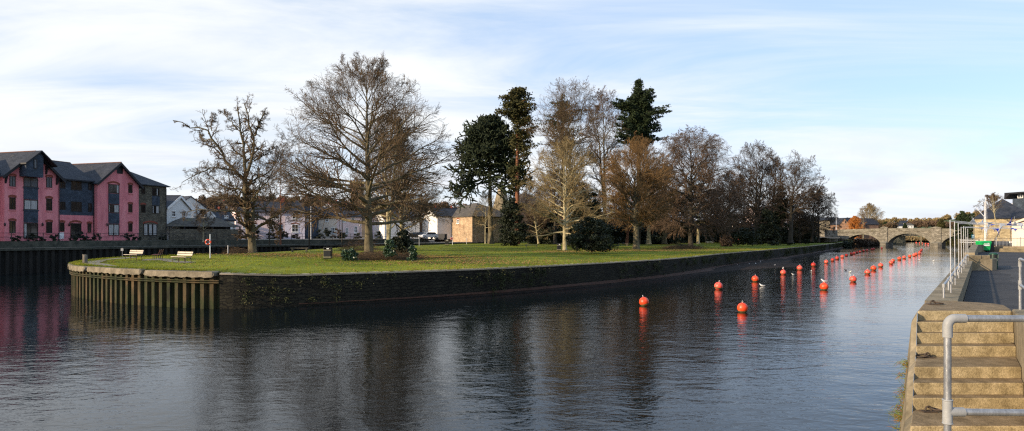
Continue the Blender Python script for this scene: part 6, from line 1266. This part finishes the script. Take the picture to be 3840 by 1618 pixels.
# channel piles and navigation posts
for px, top, bot, r_, lab in ((1010, 824, 948, .11, 'dark timber pile in the channel just right of the gnarled oak'), (1159, 790, 946, .13, 'tall brown timber pile in the channel left of the black bin'), (1282, 812, 940, .09, 'slim timber pile in the channel left of the big tree')):
    Y = 108; x = bpx(px, Y); m = MB(); m.tube([(x, Y, -1), (x+.05, Y, zat(top, Y))], [r_*1.1, r_*.8], 8); tag(m.build('mooring_pile', M['bark_dark']), lab, 'pile')
for px, top, lab in ((1166, 783, 'white lamp column in front of the slate-hung link house'), (1274, 808, 'black lamp post in front of the cream terraced house'), (1350, 850, 'short black lamp post left of the big tree trunk')):
    Y = 138; x = bpx(px, Y); r = thing('street_lamp', lab, 'street lamp', (x, Y, 3.7)); zt = zat(top, Y); m = MB(); m.tube([(x, Y, 3.6), (x, Y, zt)], .06, 6); m.build('column', M['white_gloss' if px == 1166 else 'black'], r); m = MB(); m.lathe([(.05, 0), (.16, .1), (.2, .35), (.02, .5)], (x, Y, zt), 8); m.build('lantern', M['greypaint'], r)
x, Y = bpx(3136, 290), 290; r = thing('street_lamp', 'street lamp at the left end of the stone bridge', 'street lamp', (x, Y, 3)); m = MB(); m.tube([(x, Y, 2.9), (x, Y, zat(805, Y)), (x+.7, Y, zat(803, Y))], [.14, .08, .06], 6); m.build('column', M['steel'], r); m = MB(); m.box((x+1, Y, zat(803, Y)), (.8, .3, .15)); m.build('lamp_head', M['greypaint'], r)
# promenade railings
def railing(name, label, pts, z0, hgt, gap, mat='dark_iron', rails=(1.0, .5)):
    P = np.array(pts, float); L_ = np.linalg.norm(np.diff(P, axis=0), axis=1).sum(); n = max(2, int(L_/gap)); Q = resample(P, n+1); r = thing(name, label, 'railing', (*Q[0], z0)); D = resample(P, 60)
    for k in rails: m = MB(); m.tube([(a, b_, z0+hgt*k) for a, b_ in D], .03, 5); m.build('rail', M[mat], r)
    for a, b_ in Q: m = MB(); m.tube([(a, b_, z0-.05), (a, b_, z0+hgt+.05)], .042, 6); m.build('post', M[mat], r)
ri = INS[(INS[:, 1] > 40)]; ri = offset(ri, -.15)
k1 = int(np.argmax(ri[:, 1] > 107)); k2 = int(np.argmax(ri[:, 1] > 128))
railing('promenade_railing', 'black two-bar railing along the promenade in front of the pink flats', ri[:k1], 3.74, 1.0, 1.75)
railing('promenade_railing', 'black two-bar railing along the promenade in front of the terrace', ri[k1:], 3.74, 1.0, 2.0)
# garden plants in front of the flats
rnd = random.Random(30)
kinds = ['rounded dark', 'low spreading', 'spiky green', 'bare-twigged', 'small clipped']
spots = [(62, 'shrub beside the left french window of the near gable'), (118, 'shrub below the right half of the near french window'), (150, 'shrub at the foot of the near gable lantern'), (205, 'shrub at the right corner of the near pink gable'), (275, 'shrub left of the white garden chair door'), (305, 'shrub right of the arched french window'), (325, 'shrub below the narrow ground-floor window'), (362, 'shrub in the corner left of the second gable'), (470, 'shrub between the curtained doors and narrow window of the second gable'), (495, 'shrub at the right corner of the second gable'), (515, 'shrub where the pink gable meets the stone wall'), (610, 'shrub at the outer corner of the stone end')]
for i, (px, lab) in enumerate(spots):
    o = 1.7+.6*rnd.random(); s_ = FL.s(px, o); q = FL.P(s_, o, 3.6); h = rnd.uniform(.6, 1.3); k = kinds[i % 5]; leafy('garden_shrub', f'{k} {lab}', q, h, [(0, .5), (.6, .6), (1, .15)], 300+i, 500, .07, 'evergreen', clumps=14, cr=.22, trunk=0, hollow=0, cat_='shrub', group='garden shrubs below the flats')
tsp = [(955, 150, 3.2, 'tall dark conical shrub by the left terrace doors', 'evergreen'), (1018, 149, 1.9, 'round clipped bush under the pink house window', 'evergreen'), (1052, 149, 2.1, 'dark hedge block beside the blue front door', 'evergreen'), (1066, 149.5, 2.0, 'brown hedge right of the blue front door', 'twig_red'), (1112, 150, 1.0, 'low hedge under the wide window of the lilac house', 'twig_red'), (1196, 156, 2.6, 'leafy dark bush at the cream house corner', 'evergreen'), (1228, 156, 2.4, 'dark bush by the cream house door', 'evergreen'), (1265, 157, 2.6, 'reddish climber at the pink house corner', 'twig_red'), (1285, 157, 1.4, 'low dark hedge under the pink house right of the lamp', 'evergreen'), (1340, 158, 1.2, 'low hedge just left of the big tree trunk', 'evergreen'), (1418, 158, 1.6, 'small dark bush before the sunlit white house', 'evergreen')]
for i, (px, Y, h, lab, mt) in enumerate(tsp): leafy('garden_bush', lab, (bpx(px, Y-3), Y-3, 3.7), h, [(0, .9), (.6, 1.0), (1, .3)], 400+i, 900, .10, mt, clumps=20, cr=.4, trunk=0, hollow=0, cat_='bush', group='bushes along the terrace')
# folding garden chair
q = FL.P(FL.s(231, 2.2), 2.2, 3.6); r = thing('garden_chair', 'white folding garden chair outside the flats', 'chair', q); m = MB(); m.box((q[0], q[1], q[2]+.42), (.5, .5, .04), .4); m.build('seat', M['white_gloss'], r); m = MB(); m.box((q[0]-.12, q[1]+.22, q[2]+.85), (.5, .04, .8), .4); m.build('backrest', M['white_gloss'], r)
for a, b_ in ((-.2, -.2), (.2, -.2), (-.2, .2), (.2, .2)): m = MB(); m.tube([(q[0]+a, q[1]+b_, q[2]), (q[0]-a*.6, q[1]+b_, q[2]+.42)], .015, 4); m.build('leg', M['white_gloss'], r)
x, Y = bpx(458, 86), 84; x = bpx(458, Y); r = thing('notice', 'small pale notice fixed over the far piling behind the left bench', 'sign', (x, Y, 2.2)); m = MB(); m.box((x, Y, zat(937, Y)), (.32, .05, .32)); m.build('board', M['greypaint'], r); m = MB(); m.tube([(x, Y+.04, 1.2), (x, Y+.04, zat(930, Y))], .03, 5); m.build('post', M['greypaint'], r)
# parked cars
def car(name, label, px, Y, z, rz, mat, L_=4.1, Wd=1.72, Ht=1.48):
    r = thing(name, label, 'car', (bpx(px, Y), Y, z), rz); m = MB(); Hh = Ht
    side = [(-L_/2, .35), (-L_/2+.05, .85), (-L_/2+.9, .98), (L_/2-.25, 1.0), (L_/2, .8), (L_/2, .35)]
    m.prism([(a, -Wd/2, b_) for a, b_ in side], [(a, Wd/2, b_) for a, b_ in side]); cab = [(-L_/2+.85, .96), (-L_/2+1.45, Hh), (L_/2-.75, Hh), (L_/2-.2, .98)]; m.prism([(a, -Wd/2+.08+(.12 if b_ > 1.2 else 0), b_) for a, b_ in cab], [(a, Wd/2-.08-(.12 if b_ > 1.2 else 0), b_) for a, b_ in cab]); m.build('body', M[mat], r, .05, local=True)
    for s in (-1, 1):
        m = MB(); g = [(-L_/2+1.1, 1.02), (-L_/2+1.5, Hh-.08), (L_/2-.8, Hh-.08), (L_/2-.5, 1.02)]; m.prism([(a, s*(Wd/2-.09-(.1 if b_ > 1.2 else 0)), b_) for a, b_ in g], [(a, s*(Wd/2-.06-(.1 if b_ > 1.2 else 0)), b_) for a, b_ in g]); m.build('side_window', M['glass'], r, local=True)
        for x in (-L_/2+.75, L_/2-.75):
            m = MB(); m.tube([(x, s*(Wd/2-.16), .31), (x, s*(Wd/2+.02), .31)], .31, 16); w_ = m.build('wheel', M['tyre'], r, local=True); m = MB(); m.tube([(x, s*(Wd/2+.0), .31), (x, s*(Wd/2+.03), .31)], .19, 12); m.build('hub', M['steel'], w_, local=True)
        m = MB(); m.box((-L_/2-.0, s*.62, .72), (.06, .32, .16)); m.build('headlight', M['white_gloss'], r, local=True); m = MB(); m.box((L_/2, s*.66, .78), (.06, .22, .22)); m.build('tail_light', M['ring_red'], r, local=True)
    m = MB(); m.prism([(-L_/2+.93, -.62, 1.03), (-L_/2+.93, .62, 1.03), (-L_/2+1.37, .56, Hh-.07), (-L_/2+1.37, -.56, Hh-.07)], [(-L_/2+.89, -.62, 1.05), (-L_/2+.89, .62, 1.05), (-L_/2+1.33, .56, Hh-.04), (-L_/2+1.33, -.56, Hh-.04)]); m.build('windscreen', M['glass'], r, local=True); return r
car('parked_car', 'silver hatchback parked in front of the stone warehouse', 1607, 146, 3.7, R(38), 'car_silver')
car('parked_car', 'dark estate car parked left of the silver hatchback', 1560, 148, 3.7, R(20), 'car_dark')
car('parked_car', 'silver-roofed car under the carport', 677, 116, 3.65, R(20), 'car_silver')
# brushwood heaps
def brush(name, label, px, py, rx, ry, h, n, seed, mats=('twig', 'twig_red')):
    rng = np.random.RandomState(seed); x, Y, z = G(px, py); a = rng.random(n)*6.28; q = np.sqrt(rng.random(n)); S = np.stack([x+np.cos(a)*q*rx, Y+np.sin(a)*q*ry, z+rng.random(n)*h*(1-q*.8)], 1); az = rng.random(n)*6.28; D = np.stack([np.cos(az), np.sin(az), rng.uniform(-.15, .45, n)], 1); pp = grow(rng, S, D, rng.uniform(.4, 1.9, n), 5, .18, -.05); pp[..., 2] = np.maximum(pp[..., 2], z-.02)
    V, Q = tubes(pp, taper(rng.choice([.006, .009, .014, .03], n, p=[.5, .3, .16, .04]), 5, .4, .005), 3); nq = len(Q); mi = (np.arange(nq)//12 % 3 == 0).astype(int); o = np_mesh(name, V, Q, [M[k] for k in mats], None, mi); return stuff(o, label, 'brushwood')
brush('brushwood', 'heap of cut brown branches around the foot of the big spreading tree', 1420, 975, 4.2, 2.2, 1.0, 2600, 1)
brush('brushwood', 'heap of cut twigs at the base of the red-brown beech', 2560, 934, 3.6, 2.4, 1.1, 1600, 2)
brush('brushwood', 'small loose heap of twigs at the channel edge left of the oak', 890, 950, 1.2, .8, .8, 260, 3)
brush('brushwood', 'thorny dead stems standing behind the big tree trunk', 1340, 940, 2.4, 2, 2.0, 900, 4, ('twig_red', 'twig_red'))
# hanging weed and moss on the island wall
rng = np.random.RandomState(77); ids = np.clip((rng.choice(rng.randint(2, 365, 75), 900)+rng.normal(0, 2.2, 900)).astype(int), 2, 375); T_ = np.gradient(stone, axis=0); T_ = T_/np.linalg.norm(T_, axis=1)[:, None]; NN = np.stack([T_[:, 1], -T_[:, 0]], 1); ids = ids[ids < len(stone)]
c = np.array([(*(stone[i]+NN[i]*.04), rng.choice([rng.uniform(.5, 1.95), rng.uniform(1.2, 1.95)])) for i in ids]); nn = NN[ids]; k = rng.randint(0, len(c), 46000); C = c[k]+np.stack([T_[ids][k][:, 0]*rng.normal(0, .22, len(k)), T_[ids][k][:, 1]*rng.normal(0, .22, len(k)), -np.abs(rng.normal(0, .22, len(k)))], 1)+np.concatenate([nn[k]*np.abs(rng.normal(0, .06, (len(k), 1))), np.zeros((len(k), 1))], 1)
M['hangweed'] = noisy('hanging_weed', [(.014, .018, .006), (.045, .055, .018), (.085, .075, .04)], 1.5, .95); V, Q = quads(rng, C, .035); stuff(np_mesh('hanging_weed', V, Q, M['hangweed'], None, smooth=False), 'ragged moss and weed hanging on the island wall', 'weeds')
# grass blades and leaf litter on the lawn
rng = np.random.RandomState(78); n = 26000; i = rng.randint(0, len(NEARS)-60, n); A_, B_ = NEARS[i], BACKS[np.minimum(len(BACKS)-1, (i*1.0).astype(int))]; t = rng.random(n)**1.6*.9+.01; XY = A_*(1-t[:, None])+B_*t[:, None]
near = XY[:, 1] < 130; XY = XY[near]; Z = np.array([zlawn(*p) for p in XY]); clump = np.sin(XY[:, 0]*.55+1)*np.sin(XY[:, 1]*.35+XY[:, 0]*.12)+rng.normal(0, .5, len(XY)) > .35
C = np.concatenate([XY[clump], (Z[clump]+.03)[:, None]], 1)
for px, py, nn_, rr_ in ((1400, 966, 5000, 4.5), (1000, 955, 1200, 3), (2118, 945, 1500, 4), (2400, 940, 2600, 5), (1750, 985, 1800, 4), (2600, 936, 2500, 6), (1600, 968, 1500, 3.5)):
    g0 = G(px, py); q = np.array(g0[:2])+rng.normal(0, 1, (nn_, 2))*[rr_*1.3, rr_*.7]; q = q[q[:, 1] > np.interp(q[:, 0], stone[:, 0], stone[:, 1])+1.0]; C = np.concatenate([C, np.array([(a, b_, zlawn(a, b_)+.03) for a, b_ in q])])
V, Q = quads(rng, C, .045, 1.0); stuff(np_mesh('leaf_litter', V, Q, M['deadleaf'], None, smooth=False), 'fallen brown leaves scattered over the lawn', 'leaves')
S = np.concatenate([XY, (Z-.01)[:, None]], 1); S = np.repeat(S, 5, axis=0)+rng.normal(0, .12, (len(XY)*5, 3))*[1, 1, 0]; D = unit(np.stack([rng.normal(0, .4, len(S)), rng.normal(0, .4, len(S)), np.ones(len(S))], 1)); pp = grow(rng, S, D, rng.uniform(.05, .14, len(S)), 2, 0, 0); V, Q = tubes(pp, np.tile([.012, .003], (len(S), 1)), 3)
stuff(np_mesh('grass_tufts', V, Q, M['grass'], None, smooth=False), 'short grass tufts of the lawn', 'grass')
rng = np.random.RandomState(79); e = np.concatenate([T2[40:390], stone[:200]]); E2 = offset(e, -.32); j = rng.randint(0, len(E2), 9000); S = np.concatenate([E2[j]+rng.normal(0, .13, (len(j), 2)), np.full((len(j), 1), 0)], 1); S[:, 2] = [max(zlawn(a, b_), 2.27 if a < -19 else 0)+.01 for a, b_ in S[:, :2]]; D = unit(np.stack([rng.normal(0, .6, len(S)), rng.normal(-.2, .6, len(S)), np.ones(len(S))], 1)); V, Q = tubes(grow(rng, S, D, rng.uniform(.06, .2, len(S)), 3, .1, -.2), np.tile([.012, .009, .003], (len(S), 1)), 3)
stuff(np_mesh('edge_grass', V, Q, M['grass'], None, smooth=False), 'longer grass fringing the coping edge', 'grass')

# ---------------- hills and far town ----------------
def hill(name, pts, Yr, Yf, zf, mat, Yb=None, seed=1):
    """ridge given in photograph rows at distance Yr, foot at Yf"""
    rng = np.random.RandomState(seed); n = 90; m_ = 14; px = np.linspace(pts[0][0], pts[-1][0], n); row = np.interp(px, [p[0] for p in pts], [p[1] for p in pts]); V = []
    for i in range(n):
        for j in range(m_):
            t = j/(m_-3); Y = Yf+(Yr-Yf)*t; zr = zat(row[i], Yr); q = min(1, t); z = zf+(zr-zf)*(q*q*(3-2*q)) if t <= 1 else zr-(t-1)*20; V.append(((px[i]-1920)/F*Y, Y, z+rng.uniform(-.3, .3)))
    Q = [(i*m_+j, (i+1)*m_+j, (i+1)*m_+j+1, i*m_+j+1) for i in range(n-1) for j in range(m_-1)]; return struct(np_mesh(name, np.array(V), np.array(Q), mat))
LH = [(300, 800), (560, 775), (700, 758), (850, 752), (1000, 750), (1150, 757), (1300, 764), (1500, 775), (1700, 782), (1900, 792), (2200, 815), (2600, 840), (2900, 862), (3150, 880)]
RH = [(2950, 868), (3100, 862), (3180, 858), (3300, 846), (3330, 838), (3400, 836), (3480, 836), (3540, 828), (3620, 820), (3700, 815), (3900, 812), (4300, 820)]
hill('town_hill', LH, 380, 215, 3.6, M['hillwood'], seed=1); hill('far_hill', RH, 760, 500, 2.0, M['hillgreen'], seed=2)
def wood(name, label, pts, Yr, n, size, h, mat, seed, dep=12, clump=26):
    rng = np.random.RandomState(seed); k = clump; px = rng.uniform(pts[0][0], pts[-1][0], k); row = np.interp(px, [p[0] for p in pts], [p[1] for p in pts]); Y = Yr+rng.uniform(-dep, dep, k); C = np.stack([(px-1920)/F*Y, Y, zat(row, Yr)+rng.uniform(.1, .6, k)*h], 1); sc_ = rng.uniform(.6, 1.3, k)*h*.5; i = rng.randint(0, k, n); d = unit(rng.normal(0, 1, (n, 3)))*(rng.random(n)**.4)[:, None]*sc_[i][:, None]; V, Q = quads(rng, C[i]+d, size); return stuff(np_mesh(name, V, Q, M[mat], None, smooth=False), label, 'wood')
wood('hillside_trees', 'brown leafless trees covering the skyline above the town', [(x_, y_+4) for x_, y_ in LH[:9]], 372, 26000, .30, 3.5, 'twig', 5, 10, 120)
wood('hillside_trees', 'brown leafless trees on the town hill below its skyline', [(560, 800), (900, 778), (1300, 790), (1800, 805)], 300, 20000, .36, 5, 'twig_red', 6, 20, 90)
wood('hillside_trees', 'green evergreen clumps among the town hill houses', [(640, 785), (1300, 780)], 340, 5000, .35, 5, 'conifer', 7, 10, 16)
wood('hillside_trees', 'pale leafless wood along the far hill on the right', [(3270, 845), (3330, 838), (3500, 838), (3560, 822), (3660, 812), (3720, 808)], 735, 16000, .55, 6, 'twig_pale', 8, 10, 60)
wood('hillside_trees', 'red-brown wood on the lower far hill behind the bridge', [(3400, 852), (3470, 846), (3540, 852), (3610, 850)], 600, 14000, .45, 5, 'twig_red', 9, 12, 40)
wood('hillside_trees', 'brown riverside scrub between the willow and the white bungalow', [(3270, 866), (3330, 858), (3360, 862)], 420, 7000, .3, 4, 'twig', 10, 8, 22)
wood('hillside_trees', 'brown trees on the low ground behind the last park trees', [(2800, 868), (3000, 862), (3110, 852), (3210, 850)], 430, 16000, .32, 5, 'twig_dark', 12, 12, 60)
hedge('far_reeds', 'band of dry pale reeds on the far bank through the middle arch', [(bpx(3340, 484), 484, 1.2), (bpx(3450, 484), 484, 1.2), (bpx(3600, 484), 484, 1.2)], 97, 6000, .45, 'reeds', 2.6, 2)
def slope(name, P0, P1, w_, z0, z1, mat):
    m = MB(); A = np.array([P0, P1], float); B = offset(A, w_); m.add([(*A[0], z0), (*A[1], z0), (*B[1], z1), (*B[0], z1)], [(0, 1, 2, 3)]); return struct(m.build(name, M[mat]))
slope('river_bank', (134, 268), (180, 322), -6, -.3, 3.2, 'hillwood'); slope('river_bank', (180, 322), (272, 484), -6, -.3, 3.2, 'hillwood')
hedge('bank_scrub', 'dark overgrown bank seen through the left arch of the bridge', [(135, 272, 0.3), (158, 292, .3), (190, 340, .3), (240, 430, .3)], 98, 12000, .28, 'twig_dark', 3.0, 2.4)
hedge('bank_scrub', 'olive and rust bushes on the bank seen through the right arch', [(178, 256, .3), (205, 305, .3), (229, 345, .3), (262, 410, .3)], 99, 12000, .32, 'conifer_warm', 6.0, 2.0)
hedge('wall_end_scrub', 'dark scrub between the island wall and the bridge foot', [(124, 247, .2), (131, 259, .2), (134, 266, .2)], 100, 5000, .22, 'evergreen', 2.6, 1.0)
# far evergreens near the bridge
for px, bt, top, hw, Y, mt, lab, k in ((3608, 870, 783, 30, 210, 'conifer', 'dark spreading cypress right of the bridge, taller of two', 501), (3645, 868, 795, 20, 205, 'conifer', 'dark cypress just right of the tallest one', 502), (3530, 870, 823, 19, 300, 'conifer_warm', 'rounded olive conifer over the bridge parapet', 503), (3394, 862, 840, 7, 520, 'conifer', 'small dark pointed conifer beside the white bungalow', 504), (3322, 862, 832, 13, 480, 'conifer', 'rounded dark evergreen right of the pale poplar', 505)):
    s_ = Y/F; leafy('conifer_tree', lab, (bpx(px, Y), Y, zat(bt, Y)-2), (bt-top)*s_+2, [(0, hw*s_*.9), (.35, hw*s_), (.75, hw*s_*.6), (1, .1)], k, 5000, .0010*Y, mt, clumps=80, cr=hw*s_*.3, hollow=.3, clumpz=.45, trunk=.2)
# far houses
def fhouse(name, label, x0, x1, Y, yb, ye, yr, wall, roof, wins=(), kind='side', **k): return house(name, label, x0, Y, x1, Y, yb, ye, yr, kind, wall, roof, 8, wins, dict(frame='frame_white', fw=.15, mull=0), **k)
def lift(root, z0): return root
for a in ((3341, 3396, 560, 862, 848, 841, 'white', 'roof', 'white bungalow with grey roof on the far hillside'), (3384, 3412, 640, 850, 838, 829, 'roof', 'roof', 'dark long barn on the far hill crest'), (3398, 3426, 560, 862, 845, 839, 'white', 'roof_brown', 'small white house right of the far bungalow')):
    fhouse('house', a[8], a[0], a[1], a[2], a[3], a[4], a[5], a[6], a[7], [(a[0]+6, a[4]+4, a[0]+12, a[4]+9), (a[0]+18, a[4]+4, a[0]+24, a[4]+9)])
rnd = random.Random(44); cols = ['white', 'cream', 'redstone', 'palepink', 'rubble', 'white', 'roof_brown']
pos = [(640, 790), (668, 776), (700, 800), (722, 788), (748, 778), (790, 782), (812, 800), (838, 772), (866, 790), (902, 762), (925, 784), (968, 762), (1005, 780), (1040, 765), (1078, 786), (1110, 770), (1148, 758), (1168, 748), (1205, 764), (1232, 784), (1262, 770), (1300, 788), (1368, 778), (1405, 790), (1452, 784), (1500, 790), (1560, 792), (1640, 796), (1700, 796)]
prs = ['white', 'cream', 'red stone', 'pale pink', 'grey stone', 'white', 'brown']
for i, (px, ye) in enumerate(pos):
    Y = 250+(800-ye)*2.2+rnd.uniform(-8, 8); wd = rnd.uniform(24, 42); ci = rnd.randrange(7); wl = cols[ci]; kd = rnd.choice(['side', 'front', 'side']); rg = ye-rnd.uniform(12, 17)
    nb = 'left of the oak' if px < 900 else 'between the oak and the big tree' if px < 1350 else 'right of the big tree'
    r_, f_ = fhouse('hillside_house', f'{prs[ci]} hillside house {nb}, {(["first"]+ORD[1:])[sum(1 for p in pos[:i] if (p[0] < 900) == (px < 900) and (p[0] < 1350) == (px < 1350))]} from the left there', px-wd/2, px+wd/2, Y, ye+42, ye, rg, wl, rnd.choice(['roof', 'roof', 'roof_brown']), [(px-wd*.3, ye+5, px-wd*.15, ye+13), (px+wd*.12, ye+5, px+wd*.28, ye+13)], kd, chim=[(.2, -4, .8)], group='houses on the town hill')
